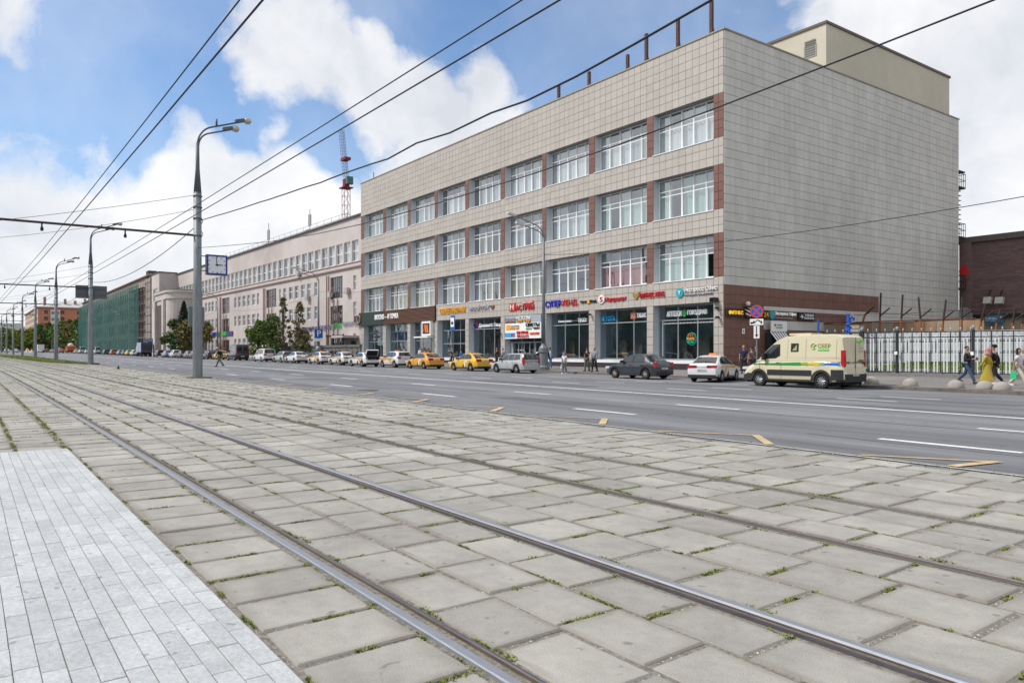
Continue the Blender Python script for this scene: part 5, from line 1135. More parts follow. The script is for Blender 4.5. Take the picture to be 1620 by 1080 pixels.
# half-sphere bollards
q = MB(); q.lathe([(.325, -.05), (.335, .04), (.32, .14), (.265, .24), (.18, .31), (.07, .345), (.005, .35)], n=20); bo = q.mesh('concrete_bollard', mat('bollard_concrete', (.33, .31, .28), .95, .15, 5, .4), True)
for px, Y_, lab in ((1379, 35.2, 'leftmost concrete dome bollard, just behind the yellow van'), (1440, 34.75, 'second concrete dome bollard from the van'), (1512, 34.6, 'middle concrete dome bollard, in front of the man with a phone'), (1557.5, 34.55, 'concrete dome bollard in front of the woman in yellow'), (1585, 34.5, 'rightmost concrete dome bollard, touching its neighbour')):
    X = at(px, Y_); tag(mk('dome_bollard', bo, None, (X, Y_, sz(X, Y_))), lab, 'bollard', 'concrete dome bollards along the kerb')
# ------------------------------------------------------------------ poles, wires, clock, signs
M_galv = mat('galvanised_steel', (.20, .225, .24), .5, .22, 3, .12, metal=.25, stretch=(2, 2, .5), stain=.12)
M_dgal = mat('dark_grey_paint', (.10, .11, .125), .55, .1, 3)
M_wire = mat('black_cable', (.012, .014, .02), .6)
def arc_arm(b, z0, reach, rise, r, y0=0, side=1):
    pts = [(0, y0, z0)]
    for i in range(9):
        a = math.pi/2*i/8*.82; pts.append((0, y0+side*reach*.42*(1-math.cos(a)), z0+rise*.66*math.sin(a)))
    yl, zl = pts[-1][1], pts[-1][2]; pts.append((0, y0+side*reach, z0+rise)); b.tube(pts, r, 6); return pts
def tram_pole(k, X):
    Y_ = 9.2; z0 = gz(X, Y_)
    labs = ['nearest tall steel tram pole, the one carrying the square clock', 'second tram pole, with the grey back of a big road sign on it', 'third tram pole along the grass strip', 'fourth tram pole along the grass strip', 'fifth tram pole, small near the left edge', 'farthest tram pole at the left edge']
    t = thing('tram_pole', labs[k] if k < 6 else ['seventh tram pole, tiny beyond the left edge', 'eighth and last tram pole beyond the left edge', 'tram pole beside the camera, outside the photograph on the right'][k-6], 'pole', (X, Y_, z0), 0, 'tall tram poles between tracks and road')
    q = MB(); q.lathe([(.25, -.1), (.235, 0), (.225, 4.15), (.19, 4.35), (.185, 9.15)], n=16); q.obj('lower_shaft', M_galv, t, smooth=True)
    q = MB(); q.lathe([(.19, 9.1), (.10, 10.3), (.08, 11.6)], n=12); q.obj('upper_shaft', M_dgal, t, smooth=True)
    q = MB(); p1 = arc_arm(q, 11.5, 2.25, 1.55, .045); q.obj('lamp_arm', M_dgal, t, smooth=True)
    q = MB(); p2 = arc_arm(q, 11.45, 1.65, 1.10, .04, .05); q.tube([(0, .9, 12.58), (0, .9, 12.92)], .05, 6); q.obj('lamp_arm', M_dgal, t, smooth=True)
    for (yy, zz) in ((2.25, 13.05), (1.65, 12.55)):
        q = MB(); q.hexa([(-.09, yy-.45, zz-.16), (.09, yy-.45, zz-.16), (.09, yy, zz-.04), (-.09, yy, zz-.04), (-.09, yy-.45, zz), (.09, yy-.45, zz), (.09, yy, zz+.14), (-.09, yy, zz+.14)]); o = q.obj('lamp_housing', M_dgal, t)
        q = MB(); q.lathe([(.02, 0), (.13, .05), (.17, .16), (.15, .30), (.05, .38), (.01, .39)], (0, yy-.02, zz+.04), 12, axis='y'); q.obj('lamp_globe', mat('lamp_glass', (.45, .42, .35), .2, metal=.3), o, smooth=True)
    # cantilever over the tracks with insulated hangers
    q = MB(); q.tube([(0, -.2, 7.02), (0, -8.9, 6.98)], .055, 8); q.obj('track_bracket', mat('brown_bracket', (.05, .035, .035), .6), t)
    for yy in (-3.2, -6.5):
        q = MB(); q.tube([(0, yy, 7), (0, yy, 6.65)], .035, 5); q.lathe([(.05, 6.62), (.07, 6.7), (.05, 6.8)], (0, yy, 0), 8); q.obj('insulator', M_lk, t)
    for z_ in (8.95, 8.4, 7.85, 7.0):
        q = MB(); q.lathe([(.20, z_-.04), (.215, z_-.03), (.215, z_+.03), (.20, z_+.04)], n=14); q.obj('clamp', M_dgal, t)
    return t
PXS = [-38.7, -77.7, -110, -145, -180, -216, -252, -290]
tps = [tram_pole(k, X) for k, X in enumerate(PXS)]
tram_pole(8, -.7)
zc1 = gz(-38.7, 9.2)
# clock on the first pole
ck = thing('street_clock', 'square white street clock in a blue frame hanging from the nearest pole', 'clock', (-38.55, 10.06, ZC+4.36))
s = .50
q = MB(); q.box(-.16, .10, -s, s, -s, s); q.obj('blue_case', mat('clock_blue', (.02, .05, .24), .4), ck)
q = MB(); q.box(.10, .112, -s+.09, s-.09, -s+.09, s-.09); q.obj('clock_face', mat('clock_white', (.72, .74, .78), .9, spec=.05), ck)
for i in range(12):
    a = i*math.pi/6; rr = .40; y_, z_ = rr*math.sin(a), rr*math.cos(a); l = .06 if i % 3 else .09
    dy, dz = math.sin(a)*l/2, math.cos(a)*l/2; w = .016 if i % 3 else .024; ny, nz = math.cos(a)*w, -math.sin(a)*w
    q = MB(); q.quad((.116, y_-dy-ny, z_-dz-nz), (.116, y_+dy-ny, z_+dz-nz), (.116, y_+dy+ny, z_+dz+nz), (.116, y_-dy+ny, z_-dz+nz)); q.obj('hour_mark', M_lk, ck)
def hand(ang, l, w, nm):
    a = math.radians(ang); d = (math.sin(a), math.cos(a)); n_ = (d[1], -d[0]); p = [(-.08, w), (-.08, -w), (l, -w*.6), (l, w*.6)]
    q = MB(); q.quad(*[(.125, d[0]*u+n_[0]*v, d[1]*u+n_[1]*v) for u, v in p]); q.obj(nm, M_lk, ck)
hand(-8, .38, .022, 'minute_hand'); hand(90, .27, .028, 'hour_hand')
for dz in (.42, -.30): q = MB(); q.tube([(-.1, -.80, dz), (-.1, -s, dz)], .025, 5); q.obj('bracket', M_dgal, ck)
q = MB(); q.box(-.20, -.14, -.30, .46, 0, .98); tag(q.obj('cabinet_plate', mat('grey_green_plate', (.17, .22, .23), .6), None, (-38.9, 9.15, zc1+2.55)), 'grey-green plate strapped behind the clock pole low down', 'sign')
q = MB(); q.box(-.05, .05, -1.32, 1.22, 0, 1.18)
rsn = tag(q.obj('road_sign_back', mat('sign_back_grey', (.11, .125, .13), .6), None, (-78.05, 9.35, gz(-77.7, 9)+6.05)), 'grey back of a wide road sign on the second tram pole', 'sign')
for z_ in (.3, .85): q = MB(); q.box(.05, .10, -1.28, 1.18, z_, z_+.07); q.obj('rib', M_dgal, rsn)
# ---- wires
def cable(label, pts, r, grp=None, name='overhead_wire'):
    q = MB(); q.tube(pts, r, 6); o = q.obj(name, M_wire); tag(o, label, 'cable', grp); return o
def sag(p, q, s_, n=14, wob=0):
    return [tuple(p[i]+(q[i]-p[i])*k/n-(s_*4*(k/n)*(1-k/n) if i == 2 else 0)+(wob*math.sin(k*2.1+p[0]) if i == 2 else 0) for i in range(3)) for k in range(n+1)]
zpole = lambda X: gz(X, 9.2)
def cont(Y_, zr):
    xs = [15, 5, -5, -15, -25]+PXS; return [(x, Y_+toff(x), ZC+zr-.0*x-xr(x)*.4) for x in xs]
cable('upper of the two overhead wires over the near track', cont(2.74, 4.36), .011, 'wires over the near track')
cable('lower contact wire over the near track, crossing the upper left sky', cont(2.74, 4.02), .014, 'wires over the near track')
cable('upper overhead wire over the far track, passing behind the clock pole', cont(6.02, 4.72), .011, 'wires over the far track')
cable('lower overhead wire over the far track, ending near the picture top', cont(6.02, 4.42), .013, 'wires over the far track')
p1 = (-38.7, 9.2, ZC+6.48)
kp = [(-38.7, 6.48), (-33, 6.08), (-28, 5.78), (-23, 5.48), (-20, 5.36), (-18.2, 5.25), (-16.6, 5.30), (-15, 5.18), (-13.3, 5.20), (-12, 5.12), (-10.5, 5.16), (-9, 5.26), (-7.3, 5.40), (-5, 5.75), (-2.5, 6.25), (-.7, 6.65)]
kx = [kp[0]]
for (x0_, z0_), (x1_, z1_) in zip(kp, kp[1:]):
    n = max(1, int(abs(x1_-x0_)/.9))
    for i in range(1, n+1): u = i/n; kx.append((x0_+(x1_-x0_)*u, z0_+(z1_-z0_)*u+random.uniform(-.012, .012)))
cable('thick black wavy cable sagging from the clock pole towards the building roofline', [(x, 9.2, ZC+z) for x, z in kx], .021)
kx = [(-38.7, 5.17), (-34, 4.72), (-28, 4.18), (-23.5, 3.88), (-19.9, 3.71), (-16, 3.62), (-12, 3.60), (-9.5, 3.63), (-7.3, 3.72), (-5, 3.83), (-3.4, 3.92), (-.7, 4.15)]
cable('thin cable running from the clock pole across the upper windows', [(x, 9.2, ZC+z) for x, z in kx], .012)
for k in range(len(PXS)-1):
    Xa, Xb = PXS[k], PXS[k+1]; za, zb_ = zpole(Xa), zpole(Xb)
    cable(['thick cable sagging between the first two tram poles', 'thick cable sagging between the second and third tram poles'][k] if k < 2 else 'cable sagging between the '+['third and fourth', 'fourth and fifth', 'fifth and sixth', 'sixth and seventh', 'seventh and eighth'][k-2]+' tram poles', sag((Xa, 9.2, ZC+6.45-.15-xr(Xa)+xr(-38.7)), (Xb, 9.2, ZC+6.3-xr(Xb)+xr(-38.7)), .9), .02, 'cables strung between the tram poles')
for k, X in enumerate(PXS[:5]):
    z_ = gz(X, 9.2)
    n_ = ['clock pole', 'second tram pole', 'third tram pole', 'fourth tram pole', 'fifth tram pole'][k]
    cable('upper span wire reaching left from the '+n_, sag((X, 9.1, z_+9.0), (X-2, -14, z_+4.4), .45), .011, 'span wires over the tracks')
    cable('lower span wire slanting left and back from the '+n_, sag((X, 9.1, z_+8.3), (X-19, -2, z_+8.0), .3), .011, 'span wires over the tracks')
    q = MB(); q.tube([(X, 9.35+.1*math.sin(i*1.3), z_+7.9-i*.13) for i in range(8)], .018, 5)
    if k == 0: tag(q.obj('curled_cable', M_wire), 'curled loose cable hanging beside the clock pole', 'cable')
# ---- pavement lamps
def street_lamp(X, Y_, lab):
    z0 = sz(X, Y_); t = thing('street_lamp', lab, 'street lamp', (X, Y_, z0), 0, 'street lamps along the pavement')
    q = MB(); q.lathe([(.48, -.1), (.48, .25), (.36, .35), (.33, 1.3), (.40, 1.42), (.38, 1.75), (.22, 1.95), (.18, 2.1)], n=14); q.obj('cast_base', M_galv, t)
    q = MB(); q.lathe([(.17, 2.05), (.13, 6), (.10, 10.6)], n=12); q.obj('shaft', M_galv, t, smooth=True)
    q = MB(); arc_arm(q, 10.5, 3.1, 1.5, .05, 0, -1); q.obj('lamp_arm', M_galv, t); q = MB(); arc_arm(q, 10.4, 2.3, .95, .045, -.05, -1); q.obj('lamp_arm', M_galv, t)
    for yy, zz in ((-3.1, 12.0), (-2.3, 11.35)):
        q = MB(); q.hexa([(-.14, yy-.45, zz-.02), (.14, yy-.45, zz-.02), (.12, yy+.3, zz-.16), (-.12, yy+.3, zz-.16), (-.1, yy-.4, zz+.12), (.1, yy-.4, zz+.12), (.09, yy+.3, zz+.02), (-.09, yy+.3, zz+.02)]); q.obj('lamp_head', mat('lamp_head_grey', (.5, .5, .48), .4), t)
    return z0
LXS = [-46.0, -92.7, -140.7, -187, -234, -281]
LL = ['nearest pavement street lamp, in front of the red-lettered shop', 'pavement lamp by the blue parking sign', 'pavement lamp in front of the left part of the pink building', 'pavement lamp by the entrance canopy', 'slim pavement lamp before the green netting', 'farthest slim pavement lamp before the green netting']
LY = 36.9
for X, l in zip(LXS, LL): street_lamp(X, LY, l)
street_lamp(-1.0, LY, 'pavement street lamp outside the photograph on the right')
zL = sz(-46, LY)
cable('cable from the nearest street lamp up to the right picture edge', sag((-46, LY, ZC+7.75), (-1.0, LY, ZC+7.4), .95), .02, 'cables between the pavement lamps')
for a, c in zip(LXS, LXS[1:4]):
    cable({-46.0: 'cable from the nearest street lamp to the lamp by the parking sign', -92.7: 'cable leaving the lamp by the parking sign leftwards'}.get(a, 'cable along the pink building between far lamps'), sag((a, LY, ZC+7.7), (c, LY, ZC+7.9), 1.0), .016, 'cables between the pavement lamps')
# parking sign, bus stop sign, no-stopping sign
ps = thing('parking_sign', 'blue parking sign with a white P on the second street lamp', 'sign', (-91.9, 36.6, zat(502, 528, 36.6)))
q = MB(); q.box(-.03, .03, -.55, .55, -.55, .6); q.obj('panel', mat('traffic_blue', (.01, .12, .45), .4), ps)
o = lettering('P', M_lw, ps, (.05, .05, .05), (math.pi/2, 0, math.pi/2), .8, .5); q = MB(); q.box(-.03, .03, -.5, .5, -.95, -.6); q.obj('sub_plate', M_lw, ps)
bus = thing('bus_stop_sign', 'blue and white bus stop sign on a thin pole in front of the shop window', 'sign', (at(717, 36.9), 36.9, sz(-60, 36.9)))
q = MB(); q.tube([(0, 0, 0), (0, 0, 4.3)], .05, 6); q.obj('pole', M_galv, bus)
zz = zat(716, 511, 36.9)-sz(-60, 36.9)
q = MB(); q.box(-.35, .35, -.08, -.03, zz-.72, zz+.72); q.obj('blue_panel', MATS['traffic_blue'] if 'traffic_blue' in MATS else M_lb, bus)
q = MB(); q.box(-.30, .30, -.11, -.08, zz-.36, zz+.5); q.obj('white_field', M_lw, bus)
q = MB(); q.box(-.18, .18, -.13, -.11, zz-.12, zz+.05); q.box(-.14, .14, -.13, -.11, zz+.05, zz+.14); q.obj('bus_symbol', M_lk, bus)
xs_, ys_ = at(1197.2, 35.0), 35.0; zg_ = sz(xs_, ys_)
ns = thing('no_stopping_sign', 'round blue no-stopping sign with red cross above a tow-truck plate and an arrow plate', 'sign', (xs_, ys_, zg_), math.atan2(SA, CA)*.45)
zz = zat(1197, 492.5, ys_)-zg_
def disc(b, r0, r1, y, zc, n=28):
    vs = [(r*math.cos(2*math.pi*i/n), y, zc+r*math.sin(2*math.pi*i/n)) for r in (r0, r1) for i in range(n)]; b.add(vs, [(i, (i+1) % n, (i+1) % n+n, i+n) for i in range(n)])
q = MB(); q.tube([(0, 0, 0), (0, 0, zz+.1)], .04, 8); q.obj('pole', M_galv, ns)
R_ = .355
q = MB(); q.lathe([(.005, -.03), (R_, -.03), (R_, -.045), (.005, -.045)], (0, 0, zz), 28, axis='y'); q.obj('blue_disc', MATS['traffic_blue'], ns)
q = MB(); disc(q, R_*.82, R_, -.05, zz)
for sgn in (1, -1):
    c_, s_ = math.cos(math.pi/4), math.sin(math.pi/4)*sgn; w_ = .042; l_ = R_*.84
    q.quad((-l_*c_-w_*s_, -.052-.001*sgn, zz-l_*s_+w_*c_), (-l_*c_+w_*s_, -.052-.001*sgn, zz-l_*s_-w_*c_), (l_*c_+w_*s_, -.052-.001*sgn, zz+l_*s_-w_*c_), (l_*c_-w_*s_, -.052-.001*sgn, zz+l_*s_+w_*c_))
q.obj('red_cross', mat('traffic_red', (.62, .06, .07), .4), ns)
q = MB(); q.box(-.36, .36, -.05, -.03, zz-.75, zz-.41); q.obj('tow_plate', M_lw, ns)
q = MB()
q.box(-.32, -.12, -.056, -.05, zz-.66, zz-.58); q.box(-.18, -.10, -.056, -.05, zz-.66, zz-.52); q.quad((-.10, -.056, zz-.60), (-.06, -.056, zz-.62), (.02, -.056, zz-.48), (-.01, -.056, zz-.47))
q.quad((.02, -.056, zz-.50), (.30, -.056, zz-.64), (.30, -.056, zz-.56), (.05, -.056, zz-.45)); q.lathe([(.004, -.056), (.035, -.056)], (.24, 0, zz-.65), 8, axis='y'); q.lathe([(.004, -.056), (.035, -.056)], (-.26, 0, zz-.67), 8, axis='y')
q.obj('tow_symbol', M_lk, ns)
q = MB(); q.box(-.155, .155, -.05, -.03, zz-1.48, zz-.79); q.obj('arrow_plate', M_lw, ns)
q = MB(); q.box(-.025, .025, -.056, -.05, zz-1.3, zz-.82); q.add([(-.085, -.056, zz-1.27), (.085, -.056, zz-1.27), (0, -.056, zz-1.43)], [(0, 1, 2)]); q.obj('arrow', M_lk, ns)
# far blue direction signs
for px, py, Yl, X_, lab in ((65, 519, 30, -330, 'leftmost small blue round sign above the far traffic'), (82, 519, 34, -330, 'blue sign on a pale pole, second from the left'), (98, 520, 36.6, -310, 'blue round sign on a pale pole left of the netting'), (122, 519, 38, -290, 'blue sign nearest the green netting'), (168, 541, 36.5, -240, 'small turquoise parking sign low in front of the netting')):
    X = at(px, Yl) if Yl*0 == 0 else 0
    Y_ = Yl; z_ = zat(px, py, Y_); k_ = (-SA*X+CA*Y_)/F; g_ = gz(X, 32)
    t = thing('far_road_sign', lab, 'sign', (X, Y_, g_), 0, 'small blue road signs in the distance'); q = MB(); q.tube([(0, 0, 0), (0, 0, z_-g_)], .09, 6); q.obj('pole', mat('pale_pole', (.45, .46, .45), .6), t)
    q = MB(); r_ = 3.0*k_; q.lathe([(.01, 0), (r_, 0), (r_, .06), (.01, .06)], (.12, 0, z_-g_), 14, axis='x'); q.obj('disc', MATS['traffic_blue'], t)
# tower crane
cr_ = thing('tower_crane', 'red lattice tower crane with a raised jib behind the pink building', 'crane'); Yc = 95; Xc = at(547.5, Yc); M_red = mat('crane_red', (.22, .02, .035), .6); M_gry = mat('crane_jib_grey', (.13, .13, .16), .6)
def lattice(b, p0, p1, w, n):
    p0, p1 = Vector(p0), Vector(p1); d = (p1-p0); a = Vector((1, 0, 0)); c = Vector((0, 1, 0)); cs = [a*w/2+c*w/2, a*w/2-c*w/2, -a*w/2-c*w/2, -a*w/2+c*w/2]
    for q_ in cs: b.tube([p0+q_, p1+q_], w*.04, 4)
    for i in range(n):
        u, v = p0+d*(i/n), p0+d*((i+1)/n)
        for j in range(4): b.tube([u+cs[j], v+cs[(j+1) % 4]], w*.026, 4, cap=False); b.tube([v+cs[j], v+cs[(j+1) % 4]], w*.026, 4, cap=False)
zk = zat(547, 297, Yc); q = MB(); lattice(q, (Xc, Yc, 8), (Xc, Yc, zk), 1.9, 16); q.obj('mast', M_red, cr_)
q = MB(); q.box(Xc-.8, Xc+.8, Yc-.8, Yc+.8, zk, zat(547, 284, Yc)); q.box(Xc-1.8, Xc+1.8, Yc-1.6, Yc+1.6, zk-.3, zk); q.obj('slewing_head', M_red, cr_)
q = MB(); q.box(Xc+1.9, Xc+3.1, Yc-1, Yc+1, zk+.6, zk+2.9); q.obj('cab', mat('crane_cab_teal', (.04, .14, .14), .3), cr_)
q = MB(); lattice(q, (Xc, Yc, zat(547, 284, Yc)), (at(540, Yc), Yc, zat(540, 206, Yc)), 1.3, 16); q.obj('jib', M_gry, cr_)
q = MB(); q.box(Xc-2.0, Xc+1.4, Yc-1, Yc+1, zat(545, 255, Yc), zat(545, 251, Yc)); q.obj('jib_collar', M_red, cr_)
# ------------------------------------------------------------------ trees
LM = {}
def leafmat(nm, c, c2=None):
    return mat(nm, c, .75, .45, 1.2, per=.3, spec=.25, col2=c2)
def tree(label, X, Y_, z0, h, w, cb, kind, m, seed, leaf=.22, n=2600, trunk_r=.16, group=None, lean=0, name=None):
    random.seed(seed); t = thing(name or ('spruce_tree' if kind == 'fir' else 'street_tree'), label, 'tree', (X, Y_, z0), 0, group)
    tm = mat('tree_bark', (.09, .07, .055), .95, .3, 6, .5)
    q = MB(); q.tube([(0, 0, -.2), (lean*.3, 0, h*.3), (lean, 0, h*.62), (lean*1.1, .1, h*.85)], [trunk_r, trunk_r*.75, trunk_r*.4, trunk_r*.12], 7)
    lobes = []
    if kind != 'fir':
        for i in range(13 if kind != 'thin' else 34):
            a = random.uniform(0, 6.28); zz = cb+(h-cb)*(random.random() if kind == 'thin' else random.uniform(.1, .9)); f = (zz-cb)/(h-cb)
            rr = w/2*(math.sin(math.pi*min(1, f*.85+.15)))*random.uniform(.35, .8); p = (rr*math.cos(a)+lean*f, rr*math.sin(a), zz); lobes.append((Vector(p), w*random.uniform(.12, .24)*(.5 if kind == 'thin' else 1)))
            q.tube([(lean*.4*f, 0, cb*.9+(zz-cb)*.45), (p[0]*.5, p[1]*.5, cb+(zz-cb)*.8), p], [trunk_r*.4, trunk_r*.22, .02], 5)
        lobes.append((Vector((lean, 0, h*.93)), w*.10)); lobes.append((Vector((0, 0, cb+(h-cb)*.45)), w*(.28 if kind != 'thin' else .14)))
    q.obj('trunk', tm, t)
    b = MB()
    for i in range(n):
        if kind == 'fir':
            f = random.random()**1.3; zz = cb+(h-cb)*f; R = w/2*(1-f)**.8; lay = (1-((zz*1.4) % 1))*.45+.6; a = random.uniform(0, 6.28); r = R*lay*math.sqrt(random.random()); p = Vector((r*math.cos(a), r*math.sin(a), zz-r*.25))
        else:
            c, R = random.choice(lobes); d = Vector((random.gauss(0, 1), random.gauss(0, 1), random.gauss(0, .85))).normalized(); p = c+d*R*(random.random()**.45)*random.uniform(.7, 1.55)
        s_ = leaf*random.uniform(.5, 1.2); u = Vector((random.gauss(0, 1), random.gauss(0, 1), random.gauss(0, .7))).normalized(); v = u.cross(Vector((random.gauss(0, 1), random.gauss(0, 1), random.gauss(0, 1)))).normalized()
        b.add([p-u*s_, p+v*s_*.6, p+u*s_, p-v*s_*.6], [(0, 1, 2, 3)])
    o = b.obj('crown', m, t); return t
G1 = leafmat('green_leaves', (.13, .19, .045)); G2 = leafmat('rusty_leaves', (.23, .155, .07), (.12, .155, .045)); G3 = leafmat('fir_needles', (.04, .062, .04)); G4 = leafmat('dark_leaves', (.10, .15, .042)); G5 = leafmat('yellow_leaves', (.26, .27, .05), (.16, .22, .05)); G6 = leafmat('brown_sparse_leaves', (.22, .165, .095), (.14, .165, .07))
TG = 'young trees in front of the pink building'
def gy(X, Y_): return sz(X, Y_)
def zpx(px, py, Y_): return zat(px, py, Y_)
def T(label, px, Y_, ytop, wpx, kind, m, seed, cbf=.25, n=2600, leaf=.22, group=None, **kw):
    X = at(px, Y_); z0 = gy(X, Y_); h = zat(px, ytop, Y_)-z0; sc = F/(-SA*X+CA*Y_); return tree(label, X, Y_, z0, h, wpx/sc, h*cbf, kind, m, seed, leaf, n, group=group, **kw)
T('round green tree at the left of the three small trees by the pink wall', 409, 38.0, 507, 46, 'broad', G1, 1, .1, 3400, .26, TG)
T('bushy green-brown tree between the round one and the thin reddish one', 432, 37.8, 500, 46, 'broad', G4, 2, .1, 3600, .26, TG)
T('thin tall tree with sparse brownish leaves, left of a twin', 448, 37.6, 472, 30, 'thin', G6, 3, .2, 950, .23, TG)
T('thin sparse tree leaning right, nearest the parking sign', 469, 37.4, 480, 38, 'thin', G6, 4, .15, 1050, .23, TG, lean=1.2)
T('low rusty-leaved bushy tree under the two thin trees', 478, 37.6, 520, 34, 'broad', G6, 14, .1, 900, .24, TG)
T('dark pointed spruce rising behind the rusty tree and the clock pole', 291, 36.8, 477, 46, 'fir', G3, 5, .05, 5200, .34)
T('rusty brown-green tree beside the clock pole', 303, 35.9, 500, 44, 'broad', G2, 6, .12, 3400, .34)
T('green tree left of the dark spruce', 277, 36.2, 505, 40, 'broad', G4, 7, .15, 2800, .34)
T('bare-looking rusty tree showing right of the clock pole', 326, 37.4, 508, 26, 'broad', G2, 8, .35, 900, .3)
FT = 'trees at the far end of the avenue'
ft = [(52, 33, 519, 22, G5), (64, 34, 512, 22, G4), (77, 34, 510, 22, G4), (88, 35, 512, 22, G1), (99, 36, 508, 22, G1), (110, 37, 505, 22, G2), (121, 38, 504, 22, G1), (131, 39, 506, 18, G4), (44, 30, 521, 16, G5), (35, 27, 520, 16, G5), (25, 24, 522, 18, G5), (14, 20, 520, 18, G5), (4, 17, 518, 20, G5)]
fl = ['yellow-green tree below the pale face of the orange block', 'dark tree in front of the left end of the orange block', 'dense dark green tree before the orange block', 'mid green tree below the first white balcony bay', 'taller green tree near the centre of the orange block', 'brownish tree before the orange block', 'pointed green tree before the second balcony bay', 'dark tree touching the green netting', 'yellowish far tree left of the orange block', 'far yellow-green tree behind the fourth pole', 'far yellow-green tree behind the fifth pole', 'far yellowish tree near the left edge', 'yellow-green tree cut by the left picture edge']
for i, ((px, Y_, yt, w_, m_), l) in enumerate(zip(ft, fl)):
    Xf = at(px, Y_)
    if Xf < -470: Y_ = Y_*430/abs(Xf); Xf = at(px, Y_)
    T(l, px, Y_, yt, w_, 'broad', m_, 30+i, .05, 1300, .95, FT, name='far_tree')
ah = thing('block_across_avenue', 'plain brick block on the near side of the avenue, outside the photograph', 'building')
q = MB(); AF = Fr(30, -36, -1, 0); wall_holes(q, AF, 0, 230, -.5, 13.5, [(s_+1, s_+3.2, z_, z_+1.9) for s_ in range(0, 225, 5) for z_ in (1.2, 4.6, 8.0, 11.0)], .3); q.obj('wall', mat('across_brick', (.17, .13, .10), .9, .2, scale=1), ah)
q = MB(); AF.box(q, .5, 229, 0, 13.3, -2, -1.9); q.obj('dark_rooms', MATS['dim_rooms'], ah)
# trees and a house on the near side of the avenue (seen only in reflections)
for i in range(15):
    X = -28-i*8.2; tree('dense street tree on the near side of the avenue, outside the photograph', X, -24-2*(i % 2), -.1, 11+random.random()*4, 9, 3, 'broad', G4, 60+i, .55, 1000, group='trees across the avenue', name='avenue_tree')
# ------------------------------------------------------------------ vehicles
M_wp = mat('white_car_paint', (.66, .67, .68), .28, spec=.5, coat=.6); M_cglass = mat('car_glass', (.018, .024, .028), .05, spec=.9, coat=.5); M_tyre = mat('tyre_rubber', (.016, .016, .017), .85)
M_rim = mat('alloy_rim', (.36, .37, .38), .35, metal=.5); M_under = mat('underbody', (.012, .012, .013), .9); M_tail = mat('tail_light_red', (.42, .012, .02), .25, coat=.5); M_head = mat('head_light', (.6, .63, .66), .15, coat=.5)
M_plate = mat('licence_plate_white', (.62, .63, .62), .5); M_blackp = mat('black_plastic', (.025, .026, .028), .6); M_taxi = mat('taxi_orange_sign', (.75, .22, .05), .4)
def paint(nm, c, r=.28): return mat(nm, c, r, spec=.5, coat=.6)
P_y1 = paint('taxi_yellow_orange', (.68, .32, .02)); P_y2 = paint('taxi_yellow', (.70, .42, .015)); P_dk = paint('dark_slate_paint', (.030, .037, .045)); P_sil = paint('silver_paint', (.40, .41, .41), .35)
P_cream = mat('cream_yellow_paint', (.64, .585, .41), .35, spec=.5, coat=.5); P_vdk = paint('dark_grey_van_paint', (.045, .055, .068)); P_red = paint('red_paint', (.35, .03, .03)); P_blue = paint('blue_paint', (.02, .07, .22)); P_lb = paint('pale_blue_paint', (.22, .32, .42)); P_bk = paint('black_paint', (.012, .013, .016)); P_gr = paint('grey_paint', (.13, .14, .15)); P_mar = paint('maroon_paint', (.10, .02, .03)); P_or = paint('orange_paint', (.55, .10, .03)); P_pg = paint('pale_green_paint', (.35, .42, .38))
def lin(pts, u):
    if u <= pts[0][0]: return pts[0][1]
    for (a, c), (d, e) in zip(pts, pts[1:]):
        if u <= d: return c+(e-c)*(u-a)/max(1e-6, d-a)
    return pts[-1][1]
def smooth(pts, u):
    k = .10; return (lin(pts, u-k)+2*lin(pts, u)+lin(pts, u+k))/4
